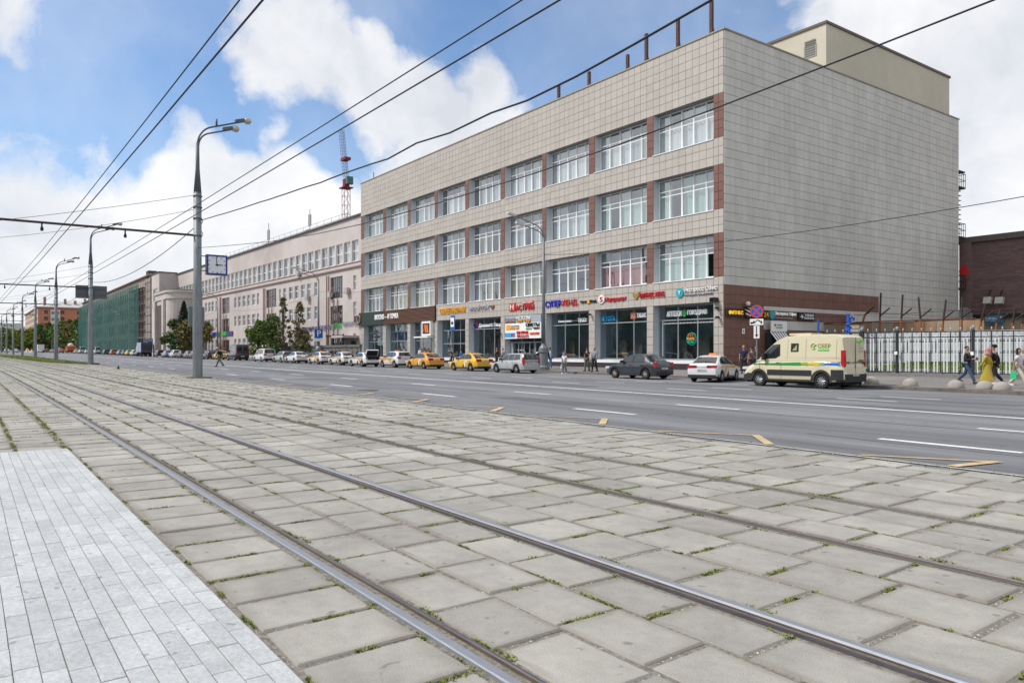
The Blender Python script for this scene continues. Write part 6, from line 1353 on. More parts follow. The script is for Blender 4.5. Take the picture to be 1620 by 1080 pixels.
def car(name, label, cat, sp):
    L_, W_, H_ = sp['L'], sp['W'], sp['H']; w = W_/2; bl = sp['belt']; R = sp['R']; wh_ = sp['wheels']; cx = L_/2
    t = thing(name, label, cat)
    def wu(u):
        d = max(0, .55-u)/.55; e = max(0, u-(L_-.45))/.45; return w*(1-.16*d**2.2-.11*e**2.4)
    def zbm(u):
        z = sp.get('sill', .22)+.06*max(0, .5-u)/.5+.10*max(0, u-(L_-.6))/.6
        for uw in wh_:
            q_ = (R+.065)**2-(u-uw)**2
            if q_ > 0: z = max(z, R+math.sqrt(q_)*.98-.0)
        return z
    us = sorted(set([0, .02, .06, .12]+[round(.2+i*.1, 3) for i in range(int((L_-.35)/.1))]+[L_-.12, L_-.05, L_-.015, L_]+[uw+s_*(R+.06)*c_ for uw in wh_ for s_ in (-1, 1) for c_ in (1, .97, .86, .6)]))
    us = [u for u in us if 0 <= u <= L_]
    b = MB(); vs = []; NS = 8
    for u in us:
        ww = wu(u); zb = zbm(u); zc = smooth(sp['deck'], u); sh = zc-.05*(1 if u < 1.6 or u > L_-.9 else .4); zb = min(zb, sh-.05)
        if u < .02: ww *= .94
        half = [(ww-.07, zb), (ww-.015, zb+(sh-zb)*.10), (ww, zb+(sh-zb)*.38), (ww+.004, zb+(sh-zb)*.66), (ww-.025, zb+(sh-zb)*.90), (ww-.09, sh+.008), (ww*.55, zc-.006), (0, zc)]
        vs += [(u-cx, -y, z) for y, z in half]+[(u-cx, y, z) for y, z in half[-2::-1]]
    m_ = 2*NS-1
    b.add(vs, [(i*m_+j, i*m_+j+1, (i+1)*m_+j+1, (i+1)*m_+j) for i in range(len(us)-1) for j in range(m_-1)]+[tuple(range(m_))[::-1], tuple((len(us)-1)*m_+j for j in range(m_))])
    # greenhouse
    rp = sp['roof']; wr = sp.get('wr', w*.72); wb = w*.955
    gu = sorted(set([rp[0][0], rp[-1][0]]+[p[0] for p in rp]+[rp[0][0]+(rp[-1][0]-rp[0][0])*i/26 for i in range(27)]))
    def we(u): f = max(0, min(1, (lin(rp, u)-bl)/(H_-bl))); return wb-(wb-wr)*f
    k0 = rp[0][0]; k1 = rp[-1][0]
    def wbu(u): return min(wb, wu(u)*.955)
    vs = []
    for u in gu:
        z = lin(rp, u); e = min(we(u), wbu(u)); half = [(wbu(u), bl-.06), (e, max(bl-.055, z-.06)), (e*.93, max(bl-.05, z-.024)), (e*.6, z-.008), (0, z)]
        vs += [(u-cx, -y, zz) for y, zz in half]+[(u-cx, y, zz) for y, zz in half[-2::-1]]
    b.add(vs, [(i*9+j, i*9+j+1, (i+1)*9+j+1, (i+1)*9+j) for i in range(len(gu)-1) for j in range(8)]+[tuple(range(9))[::-1], tuple((len(gu)-1)*9+j for j in range(9))])
    body = b.obj('body', sp['paint'], t, smooth=True)
    me = body.data
    try:
        me.set_sharp_from_angle(angle=math.radians(38))
    except Exception: pass
    # glass
    def topglass(u0, u1, nm, f=.9):
        q = MB(); n = 5; fr_ = [-f, -f*.6, 0, f*.6, f]; vs = []
        for i in range(n+1):
            u = u0+(u1-u0)*i/n; z = lin(rp, u); e = min(we(u), wbu(u)); dn = Vector((-(lin(rp, u+.05)-lin(rp, u-.05)), 0, .1)).normalized()*.014
            for k_ in fr_: d = .008*abs(k_)/.6 if abs(k_) <= .6 else .008+.016*(abs(k_)-.6)/.33; vs.append((u-cx+dn.x, k_*e, z-d+dn.z))
        q.add(vs, [(i*5+j, i*5+j+1, (i+1)*5+j+1, (i+1)*5+j) for i in range(n) for j in range(4)]); q.obj(nm, M_cglass, t)
    for g in sp['top']: topglass(*g)
    def ys(u, z): 
        zr_ = max(bl+.1, lin(rp, u)-.06); e = min(we(u), wbu(u)); f = max(0, min(1, (z-(bl-.06))/(zr_-(bl-.06)))); return wbu(u)+(e-wbu(u))*f
    for g in sp['side']:
        for s_ in (-1, 1):
            n = len(g); q = MB(); c = (sum(p[0] for p in g)/n, sum(p[1] for p in g)/n)
            pts = [(p[0]-cx, s_*(ys(*p)+.010), p[1]) for p in g]; q.add(pts+[(c[0]-cx, s_*(ys(*c)+.014), c[1])], [((i, (i+1) % n, n) if s_ < 0 else (n, (i+1) % n, i)) for i in range(n)]); q.obj('side_window', M_cglass, t)
            q = MB(); q.tube(pts+[pts[0]], .012, 4, cap=False); q.obj('window_trim', M_blackp, t)
    if sp.get('rearglass'):
        y0, z0_, z1_ = sp['rearglass']; q = MB(); u = L_+.004-cx; q.quad((u, -y0, z0_), (u, y0, z0_), (u-.06, y0*.92, z1_), (u-.06, -y0*.92, z1_)); q.obj('rear_window', M_cglass, t)
    # seams, handles, trim
    def side_strip(pts, wd, m, nm, off=.008):
        for s_ in (-1, 1):
            q = MB()
            for (u0, z0_), (u1, z1_) in zip(pts, pts[1:]):
                d = Vector((u1-u0, z1_-z0_)).normalized(); n_ = Vector((-d.y, d.x))*wd/2; def_ = lambda u: s_*(wu(u)+off)
                A = [(u0-cx+n_.x, def_(u0), z0_+n_.y), (u0-cx-n_.x, def_(u0), z0_-n_.y), (u1-cx-n_.x, def_(u1), z1_-n_.y), (u1-cx+n_.x, def_(u1), z1_+n_.y)]; q.add(A, [(0, 1, 2, 3)])
            q.obj(nm, m, t)
    for u in sp['seams']: side_strip([(u, sp.get('sill', .22)+.12), (u, bl-.05)], .014, M_under, 'door_seam')
    side_strip([(wh_[0]+R+.1, sp.get('sill', .22)+.05), (wh_[1]-R-.1, sp.get('sill', .22)+.05)], .09, sp.get('sillm', M_blackp), 'side_sill', .006)
    for u in sp['handles']:
        for s_ in (-1, 1): q = MB(); q.box(u-cx-.09, u-cx+.09, min(s_*w, s_*(w+.03)), max(s_*w, s_*(w+.03)), bl-.14, bl-.11); q.obj('door_handle', sp.get('hm', sp['paint']), t)
    for s_ in (-1, 1):
        q = MB(); mu = sp['mirror']; y0, y1 = sorted((s_*(w-.03), s_*(w+.19))); q.hexa([(mu-cx, y0, bl), (mu-cx+.12, y0, bl), (mu-cx+.12, y1, bl), (mu-cx, y1, bl), (mu-cx+.02, y0, bl+.15*sp.get('mk', 1)), (mu-cx+.12, y0, bl+.15*sp.get('mk', 1)), (mu-cx+.12, y1, bl+.15*sp.get('mk', 1)), (mu-cx+.02, y1, bl+.15*sp.get('mk', 1))]); q.obj('wing_mirror', M_blackp, t)
        # lights
        z0_, z1_, wd, dp = sp['tail']; ye = wu(L_-.05); ya_, yb_ = sorted((s_*(ye-wd), s_*(ye+.012))); q = MB()
        q.hexa([(L_-dp-cx, ya_, z0_), (L_-cx+.012, ya_, z0_), (L_-cx-.02, yb_, z0_) if s_ > 0 else (L_-cx+.012, yb_, z0_), (L_-dp-cx, yb_, z0_), (L_-dp-cx, ya_, z1_), (L_-cx+.0, ya_, z1_), (L_-cx-.03, yb_, z1_) if s_ > 0 else (L_-cx+.0, yb_, z1_), (L_-dp-cx, yb_, z1_)]); q.obj('taillight', M_tail, t)
        zh = sp.get('hz', .62); ya_, yb_ = sorted((s_*(wu(.1)-.38), s_*(wu(.22)+.01))); q = MB(); q.hexa([(-cx-.005, ya_, zh), (.34-cx, ya_, zh), (.34-cx, yb_, zh+.02), (.10-cx, yb_, zh), (.03-cx, ya_, zh+.12), (.4-cx, ya_, zh+.12), (.45-cx, yb_, zh+.17), (.16-cx, yb_, zh+.14)]); q.obj('headlight', M_head, t)
    q = MB(); q.box(-cx-.012, -cx+.05, -.42, .42, .36, .56); q.obj('grille', M_blackp, t)
    bz = sp.get('bump', (.24, .40)); q = MB(); ye = wu(L_-.02); q.hexa([(L_-.35-cx, -w-.004, bz[0]), (L_+.02-cx, -ye+.05, bz[0]), (L_+.02-cx, ye-.05, bz[0]), (L_-.35-cx, w+.004, bz[0]), (L_-.35-cx, -w-.004, bz[1]), (L_+.03-cx, -ye+.02, bz[1]), (L_+.03-cx, ye-.02, bz[1]), (L_-.35-cx, w+.004, bz[1])]); q.obj('rear_bumper', sp.get('bumpm', M_blackp), t)
    pz = sp['plate']; q = MB(); q.box(L_-cx+.014, L_-cx+.03, -.26, .26, pz, pz+.11); o = q.obj('licence_plate', M_plate, t)
    o = lettering('А481КС 77', M_lk, o, (L_-cx+.032, 0, pz+.055), (math.pi/2, 0, math.pi/2), .07, .40, .001)
    q = MB(); q.hexa([(.12-cx, -w+.26, .2), (L_-.12-cx, -w+.26, .2), (L_-.12-cx, w-.26, .2), (.12-cx, w-.26, .2), (.15-cx, -w+.26, .58), (L_-.15-cx, -w+.26, .58), (L_-.15-cx, w-.26, .58), (.15-cx, w-.26, .58)]); q.obj('underbody', M_under, t)
    tw = sp.get('tw', .2)
    for uw in wh_:
        for s_ in (-1, 1):
            yc = s_*(w-tw/2-.01); q = MB(); q.lathe([(R*.62, -tw/2+.01), (R*.93, -tw/2), (R, -tw/2+.03), (R, tw/2-.03), (R*.93, tw/2), (R*.62, tw/2-.01)], n=20, axis='y')
            o = q.obj('wheel', M_tyre, t, (uw-cx, yc, R), smooth=False)
            q = MB(); so_ = s_*(tw/2-.025); q.lathe([(.02, so_-s_*.03), (R*.60, so_-s_*.03), (R*.66, so_+s_*.012), (R*.60, so_+s_*.014), (R*.56, so_-s_*.02)], n=20, axis='y')
            ns_ = sp.get('spokes', 6)
            for k_ in range(ns_):
                a = 2*math.pi*k_/ns_; q.tube([(0, so_, 0), (R*.58*math.cos(a), so_+s_*.004, R*.58*math.sin(a))], [R*.13, R*.085], 5)
            q.obj('rim', sp.get('rim', M_rim), o)
            for ax_ in ('y',): 
                q = MB(); q.lathe([(.01, so_-s_*.045), (R*.57, so_-s_*.045), (R*.57, so_-s_*.04), (.01, so_-s_*.04)], n=16, axis='y'); q.obj('brake_disc', M_under, o)
    t['_w'] = w; sp['wu'] = wu; sp['cx'] = cx
    return t
def decal(t, sp, polys, m, nm='side_decal', off=.016, sides=(-1, 1)):
    w = sp['W']/2; cx = sp['L']/2
    for s_ in sides:
        q = MB()
        for pl__ in polys:
            n = len(pl__); q.add([(u-cx, s_*(sp['wu'](u)+off), z) for u, z in pl__], [tuple(range(n)) if s_ < 0 else tuple(range(n))[::-1]])
        q.obj(nm, m, t)
def base(**k): return dict(dict(L=4.4, W=1.74, H=1.48, belt=.96, R=.315, wheels=(.86, 3.46), paint=M_wp, deck=[(0, .50), (.04, .66), (.3, .78), (1.25, .95), (1.5, .97), (3.6, .99), (3.9, 1.04), (4.25, 1.05), (4.36, .96), (4.4, .60)],
    roof=[(1.12, .93), (1.5, 1.16), (1.98, 1.41), (2.35, 1.475), (2.9, 1.48), (3.3, 1.40), (3.75, 1.19), (4.06, 1.01)], top=[(1.22, 1.90, 'windscreen', .86), (3.36, 3.98, 'rear_window', .84)],
    side=[[(1.50, .99), (1.98, 1.33), (2.40, 1.385), (2.42, .99)], [(2.50, .99), (2.49, 1.385), (2.98, 1.385), (3.38, 1.26), (3.56, 1.02)]], seams=(1.42, 2.46, 3.42), handles=(2.25, 3.2), mirror=1.52, tail=(.78, .98, .42, .22), plate=.80, wr=.60), **k)
def place(t, pxl, Yn, sp, rz=0):
    X = at(pxl, Yn)+sp['L']/2; Y_ = Yn+sp['W']/2; t.location = (X, Y_, gz(X, Y_)+.004); t.rotation_euler = (0, 0, rz); return t
CG = 'cars parked along the kerb'; TX = 'taxis parked along the kerb'
def taxi_sign(t, sp):
    q = MB(); c = (lin(sp['roof'], 2.5)); q.hexa([(2.42-sp['cx'], -.24, c-.01), (2.58-sp['cx'], -.24, c-.01), (2.58-sp['cx'], .24, c-.01), (2.42-sp['cx'], .24, c-.01), (2.45-sp['cx'], -.2, c+.12), (2.55-sp['cx'], -.2, c+.12), (2.55-sp['cx'], .2, c+.12), (2.45-sp['cx'], .2, c+.12)]); q.obj('taxi_roof_sign', M_taxi, t)
# dark saloon
spD = base(paint=P_dk, spokes=8, rim=mat('beige_steel_rim', (.30, .25, .21), .6), L=4.25, H=1.53, deck=[(0, .52), (.04, .68), (.3, .82), (1.2, .97), (1.5, .99), (3.5, 1.01), (3.75, 1.08), (4.12, 1.09), (4.21, .98), (4.25, .62)],
    roof=[(1.08, .95), (1.5, 1.22), (1.9, 1.46), (2.3, 1.525), (2.9, 1.53), (3.25, 1.44), (3.85, 1.07)], top=[(1.18, 1.84, 'windscreen', .86), (3.28, 3.80, 'rear_window', .84)], side=[[(1.46, 1.01), (1.92, 1.38), (2.36, 1.44), (2.38, 1.01)], [(2.46, 1.01), (2.45, 1.44), (2.95, 1.43), (3.26, 1.3), (3.34, 1.04)]], seams=(1.38, 2.42, 3.3), handles=(2.2, 3.12), tail=(.74, 1.02, .14, .20), belt=.98, plate=.60, bump=(.26, .50), bumpm=P_dk)
tD = car('dark_sedan', 'dark slate four-door saloon parked alone before the white taxi', 'car', spD); tD['group'] = CG; place(tD, 957, 32.9, spD)
# white taxi nosed towards the kerb
spW = base(tail=(.80, .93, .50, .30), plate=.62, bump=(.24, .42))
tW = car('white_taxi', 'white and yellow taxi nosed in towards the brown corner, seen from behind', 'taxi', spW); tW['group'] = TX
decal(tW, spW, [[(.3, .74), (.3, .80), (1.6, .93), (3.6, .93), (3.9, .80), (2.0, .80)], [(2.62, .80), (3.05, .80), (3.22, .32), (3.0, .32)]], P_y1)
decal(tW, spW, [[(2.35, .32), (2.72, .32), (2.52, .66)]], M_blackp, off=.019); taxi_sign(tW, spW)
q = MB(); q.box(2.2+.004, 2.225, -.5, .5, .855, .885); q.obj('boot_light_bar', M_blackp, tW)
tW.location = (-27.35, 34.45, gz(-27.3, 34)+.01); tW.rotation_euler = (0, 0, math.radians(-70))
# yellow van
spV = dict(L=5.4, W=2.06, H=2.52, belt=1.30, R=.355, wheels=(1.0, 4.32), paint=P_cream, sill=.30, deck=[(0, .45), (.06, .80), (.25, .98), (.6, 1.13), (.98, 1.29), (5.2, 1.31), (5.36, 1.30), (5.4, .7)], tw=.235, mk=2.2, wr=.885,
    roof=[(.80, 1.22), (1.2, 1.62), (1.62, 2.02), (1.95, 2.28), (2.35, 2.44), (3.0, 2.51), (4.6, 2.52), (5.1, 2.48), (5.27, 2.36), (5.34, 1.9), (5.38, 1.28)], top=[(.92, 1.78, 'windscreen', .88)],
    side=[[(1.10, 1.36), (1.30, 1.62), (1.74, 2.02), (2.12, 2.07), (2.14, 1.52), (1.9, 1.40)]], seams=(1.05, 2.24), handles=(2.08,), hm=M_blackp, mirror=1.28, tail=(1.02, 1.76, .13, .16), plate=.60, bump=(.32, .68), hz=.84, spokes=10, sillm=M_blackp)
tV = car('armoured_van', 'pale yellow cash van with a green, yellow and blue side stripe', 'van', spV)
place(tV, 1173.5, 31.6, spV)
cl_ = []
for uw in spV['wheels']:
    for i in range(14):
        a0, a1 = math.pi*(i-.6)/12.8, math.pi*(i+.4)/12.8; r0, r1 = .40, .52
        cl_.append([(uw+r0*math.cos(a0), .355+r0*math.sin(a0)), (uw+r0*math.cos(a1), .355+r0*math.sin(a1)), (uw+r1*math.cos(a1), .355+r1*math.sin(a1)), (uw+r1*math.cos(a0), .355+r1*math.sin(a0))])
for u0, u1, z0_, z1_ in [(1.48+i*.5, min(3.84, 1.98+i*.5), .58, .84) for i in range(5)]+[(0.03, .14, .34, .58), (.14, .3, .34, .62), (.3, .54, .34, .66), (4.80, 5.0, .42, .88), (5.0, 5.2, .42, .88), (5.2, 5.36, .42, .88)]:
    cl_.append([(u0, z0_), (u0, z1_), (u1, z1_), (u1, z0_)])
decal(tV, spV, cl_, M_blackp, 'dark_side_cladding', .020)
q = MB(); q.hexa([(-2.725, -.80, .32), (-2.55, -.86, .32), (-2.55, .86, .32), (-2.725, .80, .32), (-2.715, -.78, .56), (-2.5, -.84, .56), (-2.5, .84, .56), (-2.715, .78, .56)]); q.obj('front_bumper', M_blackp, tV)
for nm, u0, u1, c in (('g', .66, 3.3, (.02, .32, .05)), ('yg', 3.3, 3.65, (.28, .42, .03)), ('y', 3.65, 4.25, (.66, .52, .03)), ('c', 4.25, 4.5, (.15, .35, .42)), ('b', 4.5, 5.22, (.02, .16, .55))):
    decal(tV, spV, [[(u0, 1.075 if u0 < 1 else 1.10), (u0, 1.19 if u0 > 1 else 1.13), (u1, 1.21), (u1, 1.07)]], mat('stripe_'+nm, c, .4), 'colour_stripe', .02)
decal(tV, spV, [[(2.3, 1.45), (2.3, 1.455), (5.2, 1.465), (5.2, 1.44)]], mat('thin_stripe', (.55, .40, .33), .5), 'thin_stripe', .012)
cxv = 2.7
def yv(u, z): return -(1.03*.955+(.885-1.03*.955)*(z-1.24)/(2.52-1.24))
q = MB(); y_ = yv(3, 1.95)-.03; q.hexa([(2.72-cxv, y_, 1.70), (3.12-cxv, y_, 1.70), (3.12-cxv, y_+.05, 1.70), (2.72-cxv, y_+.05, 1.70), (2.72-cxv, y_+.03, 2.10), (3.12-cxv, y_+.03, 2.10), (3.12-cxv, y_+.07, 2.10), (2.72-cxv, y_+.07, 2.10)]); o = q.obj('side_hatch', M_lk, tV)
q = MB(); q.add([(2.80-cxv, y_-.008, 1.76), (3.04-cxv, y_-.008, 1.76), (3.04-cxv, y_+.018, 2.04)], [(0, 1, 2)]); q.obj('hatch_glass', mat('hatch_green', (.34, .36, .16), .4), o)
def van_text(s, m, u, z, h, w_, **kw):
    me = text_mesh(s, h, w_, .003, **kw); me.materials.append(m); o = mk('lettering', me, tV, (u-cxv, yv(u, z)-.024, z)); o.rotation_euler = (math.radians(90-5.5), 0, 0)
van_text('СБЕР', mat('olive_letter', (.28, .32, .06), .4), 4.42, 1.98, .19, .62)
q = MB(); y_ = yv(4.4, 1.78)-.022; q.hexa([(4.12-cxv, y_, 1.745), (4.66-cxv, y_, 1.745), (4.66-cxv, y_+.02, 1.745), (4.12-cxv, y_+.02, 1.745), (4.12-cxv, y_+.008, 1.83), (4.66-cxv, y_+.008, 1.83), (4.66-cxv, y_+.03, 1.83), (4.12-cxv, y_+.03, 1.83)]); q.obj('green_badge', mat('lime_badge', (.12, .60, .10), .4), tV)
q = MB(); q.tube([(3.88-cxv+.13*math.cos(a), yv(4, 1.95+.13*math.sin(a))-.02, 1.95+.13*math.sin(a)) for a in [math.radians(x) for x in range(20, 350, 30)]], .018, 5); q.tube([(3.80-cxv, yv(4, 1.95)-.024, 1.97), (3.87-cxv, yv(4, 1.9)-.024, 1.91), (4.02-cxv, yv(4, 2.03)-.024, 2.04)], .018, 5); q.obj('tick_emblem', mat('lime_emblem', (.35, .55, .10), .4), tV)
for u in (2.55, 3.5, 5.02):
    q = MB(); q.quad((u-cxv, yv(u, 1.4)-.012, 1.35), (u-cxv+.012, yv(u, 1.4)-.012, 1.35), (u-cxv+.012, yv(u, 2.3)-.014, 2.3), (u-cxv, yv(u, 2.3)-.014, 2.3)); q.obj('panel_seam', mat('seam_tan', (.30, .27, .18), .7), tV)
q = MB(); q.box(2.35-cxv, 3.5-cxv, -.5, .5, 2.5, 2.585); q.obj('roof_hatch', P_cream, tV)
ur = 5.4-cxv
q = MB(); q.box(ur-.02, ur+.012, -.008, .008, .72, 2.36); q.obj('rear_door_seam', mat('seam_dark', (.12, .11, .08), .7), tV)
for (y0, z0_, h_, w_, m_, s) in ((.46, 2.18, .10, .34, mat('bright_lime', (.15, .62, .08), .4), None), (.46, 1.98, .06, .30, M_lgr, 'Ваш'), (.46, 1.85, .06, .34, M_lr, 'сервис'), (.46, 1.72, .06, .40, M_lgr, 'инкассация'), (-.4, 2.22, .05, .3, M_lgr, 'СБЕР'), (.46, 1.30, .05, .4, M_lk, None), (-.42, 1.22, .04, .25, M_lgr, None)):
    xo = ur-.06*(z0_-1.3)+.01
    if s is None: q = MB(); q.box(xo-.02, xo+.03, y0-w_/2, y0+w_/2, z0_-h_/2, z0_+h_/2); q.obj('rear_mark', m_, tV)
    else:
        me = text_mesh(s, h_, w_, .003); me.materials.append(m_); o = mk('lettering', me, tV, (xo+.045, y0, z0_)); o.rotation_euler = (math.pi/2, 0, math.pi/2)
for s_ in (-1, 1): q = MB(); q.lathe([(.01, 0), (.05, 0), (.05, .02), (.01, .03)], (ur+.03, s_*.86, .72), 8, axis='x'); q.obj('reverse_light', M_head, tV); q = MB(); q.box(ur-.3, ur-.26, min(s_*.8, s_*.9), max(s_*.8, s_*.9), .08, .34); q.obj('mud_flap', M_under, tV)
# silver estate
spE = base(paint=P_sil, L=4.30, H=1.50, deck=[(0, .50), (.04, .66), (.3, .78), (1.2, .94), (1.5, .96), (4.1, .98), (4.24, .96), (4.30, .55)], roof=[(1.08, .92), (1.5, 1.18), (1.9, 1.42), (2.3, 1.49), (3.6, 1.50), (3.98, 1.46), (4.12, 1.34), (4.25, .95)], top=[(1.18, 1.84, 'windscreen', .86), (3.98, 4.225, 'rear_window', .86)],
    side=[[(1.46, .99), (1.92, 1.34), (2.32, 1.40), (2.34, .99)], [(2.42, .99), (2.41, 1.40), (3.02, 1.41), (3.04, .99)], [(3.12, .99), (3.12, 1.41), (3.72, 1.38), (3.86, 1.04)]], seams=(1.38, 2.38, 3.08), handles=(2.16, 2.9), tail=(.62, 1.18, .12, .16), plate=.72, bump=(.26, .46), bumpm=P_sil)
tE = car('silver_estate', 'silver estate car parked at the foot of the nearest street lamp', 'car', spE); tE['group'] = CG; place(tE, 774.5, 33.2, spE)
# taxis
spY = base(paint=P_y2); tY = car('yellow_taxi', 'yellow saloon taxi with a white and grey door emblem, behind the silver estate', 'taxi', spY); tY['group'] = TX
decal(tY, spY, [[(2.35, .34), (2.72, .34), (2.9, .62), (3.2, .92), (2.85, .92), (2.55, .7)]], M_wp, 'white_emblem'); decal(tY, spY, [[(2.3, .34), (2.62, .34), (2.5, .62)], [(2.75, .60), (2.85, .60), (2.8, .75)]], M_blackp, 'grey_emblem', .019); taxi_sign(tY, spY); place(tY, 708.5, 33.2, spY)
o = dup(tY, (0, 0, 0), 0, 'amber-orange saloon taxi second from the silver estate', TX, recolor={'taxi_yellow': P_y1}); place(o, 640.5, 33.2, spY)
spS = base(L=4.2, H=1.60, W=1.76, belt=1.0, deck=[(0, .55), (.04, .72), (.3, .86), (1.1, 1.0), (1.5, 1.02), (4.0, 1.05), (4.14, 1.02), (4.2, .6)], roof=[(1.0, .97), (1.4, 1.25), (1.8, 1.50), (2.2, 1.58), (3.2, 1.60), (3.7, 1.55), (3.9, 1.42), (4.14, 1.03)], top=[(1.08, 1.74, 'windscreen', .86), (3.80, 4.08, 'rear_window', .86)], side=[[(1.36, 1.04), (1.82, 1.42), (2.26, 1.49), (2.28, 1.04)], [(2.36, 1.04), (2.35, 1.49), (2.95, 1.50), (3.0, 1.04)], [(3.08, 1.04), (3.05, 1.48), (3.4, 1.42), (3.6, 1.2)]], seams=(1.3, 2.32, 3.04), handles=(2.1, 2.9), tail=(.88, 1.06, .30, .22), plate=.84, wheels=(.84, 3.42), R=.33)
tS = car('white_crossover_taxi', 'white and yellow crossover taxi behind the two orange-yellow taxis', 'taxi', spS); tS['group'] = TX
decal(tS, spS, [[(.3, .80), (.35, .86), (1.3, .97), (3.3, .97), (2.9, .78), (1.2, .72)], [(2.3, .8), (2.75, .8), (3.05, .34), (2.8, .34)]], P_y1); taxi_sign(tS, spS); place(tS, 598, 33.4, spS)
# taxi with open boot
tB = dup(tW, (0, 0, 0), 0, 'white and yellow taxi with its boot lid wide open', TX, skip=('taxi_roof_sign', 'boot_light_bar')); tB.name = 'white_taxi'
place(tB, 549.5, 32.3, spW)
q = MB(); q.hexa([(3.98-2.2, -.66, .99), (4.36-2.2, -.70, .80), (4.36-2.2, .70, .80), (3.98-2.2, .66, .99), (3.98-2.2, -.66, 1.055), (4.37-2.2, -.70, 1.07), (4.37-2.2, .70, 1.07), (3.98-2.2, .66, 1.055)]); q.box(2.195, 2.215, -.62, .62, .70, 1.06); q.obj('open_boot', M_under, tB)
q = MB(); q.hexa([(3.95-2.2, -.68, 1.06), (4.30-2.2, -.66, 1.66), (4.30-2.2, .66, 1.66), (3.95-2.2, .68, 1.06), (3.90-2.2, -.68, 1.10), (4.15-2.2, -.64, 1.74), (4.15-2.2, .64, 1.74), (3.90-2.2, .68, 1.10)]); lid = q.obj('boot_lid', M_wp, tB)
q = MB(); q.quad((4.0-2.2, -.6, 1.12), (4.31-2.2, -.6, 1.63), (4.31-2.2, .6, 1.63), (4.0-2.2, .6, 1.12)); q.obj('lid_lining', M_under, lid)
for pxl, lab in ((518, 'white and yellow saloon taxi just ahead of the one with the open boot'), (485.5, 'leftmost white and yellow saloon taxi, behind a plain white saloon')):
    o = dup(tW, (0, 0, 0), 0, lab, TX); place(o, pxl, 33.2, spW)
sk = ('taxi_roof_sign', 'side_decal', 'boot_light_bar', 'white_emblem', 'grey_emblem')
def plain(src, name, lab, pxl, Yn, sp, rc, grp=CG, rz=0, cat='car'):
    o = dup(src, (0, 0, 0), 0, lab, grp, recolor=rc, skip=sk); o.name = name; o['category'] = cat; place(o, pxl, Yn, sp, rz); return o
plain(tW, 'white_sedan', 'plain white saloon with a dark rear window, under the two thin trees', 449.5, 33.2, spW, None)
plain(tE, 'silver_hatchback', 'silver hatchback squeezed between the white minivan and the white saloon', 430, 33.2, spE, None)
spM = dict(spV); spM.update(L=4.8, W=1.84, H=1.85, belt=1.05, R=.32, wheels=(.85, 3.7), sill=.22, wr=.70, paint=M_wp, tw=.2, mk=1.3, deck=[(0, .55), (.05, .78), (.5, .95), (.95, 1.05), (4.6, 1.07), (4.76, 1.05), (4.8, .6)], roof=[(.75, 1.0), (1.2, 1.36), (1.7, 1.68), (2.1, 1.80), (2.8, 1.85), (4.3, 1.82), (4.55, 1.72), (4.77, 1.04)], top=[(.85, 1.64, 'windscreen', .86), (4.40, 4.72, 'rear_window', .86)],
    side=[[(1.15, 1.10), (1.75, 1.56), (2.1, 1.66), (2.12, 1.10)], [(2.22, 1.10), (2.22, 1.67), (3.22, 1.70), (3.22, 1.10)], [(3.32, 1.10), (3.32, 1.70), (4.2, 1.64), (4.38, 1.14)]], seams=(1.05, 2.17, 3.27), handles=(1.95, 2.5), mirror=1.2, tail=(.92, 1.08, .42, .2), plate=.75, bump=(.26, .48), hz=.66, spokes=6)
tM = car('white_minivan', 'white minivan with blackened side windows, parked before the dark grey van', 'car', spM); tM['group'] = CG; place(tM, 399.5, 33.0, spM)
tG = dup(tV, (0, 0, 0), 0, 'dark grey high-roof van parked left of the white minivan', CG, recolor={'cream_yellow_paint': P_vdk}, skip=('lettering', 'colour_stripe', 'thin_stripe', 'side_hatch', 'green_badge', 'tick_emblem', 'rear_mark', 'roof_hatch', 'reverse_light')); tG.name = 'grey_van'; place(tG, 357, 32.9, spV)
q = MB(); q.box(1.0, 2.4, yv(3, 1.7)-.02, yv(3, 1.7)+.02, 1.5, 1.95); q.obj('side_window', M_cglass, tG); q = MB()
for s_ in (-1, 1): q.quad((ur-.01, s_*.46-.3, 1.45), (ur-.01, s_*.46+.3, 1.45), (ur-.04, s_*.46+.3, 2.0), (ur-.04, s_*.46-.3, 2.0))
q.obj('rear_window', M_cglass, tG)
o = dup(tY, (0, 0, 0), 0, 'yellow taxi half hidden behind the walking man in black', TX); place(o, 335, 33.2, spY)
FC = 'cars parked far along the avenue'
plain(tS, 'black_crossover', 'black crossover with glowing red tail lights right of the clock pole', 318.5, 33.2, spS, {'white_car_paint': P_bk}, FC)
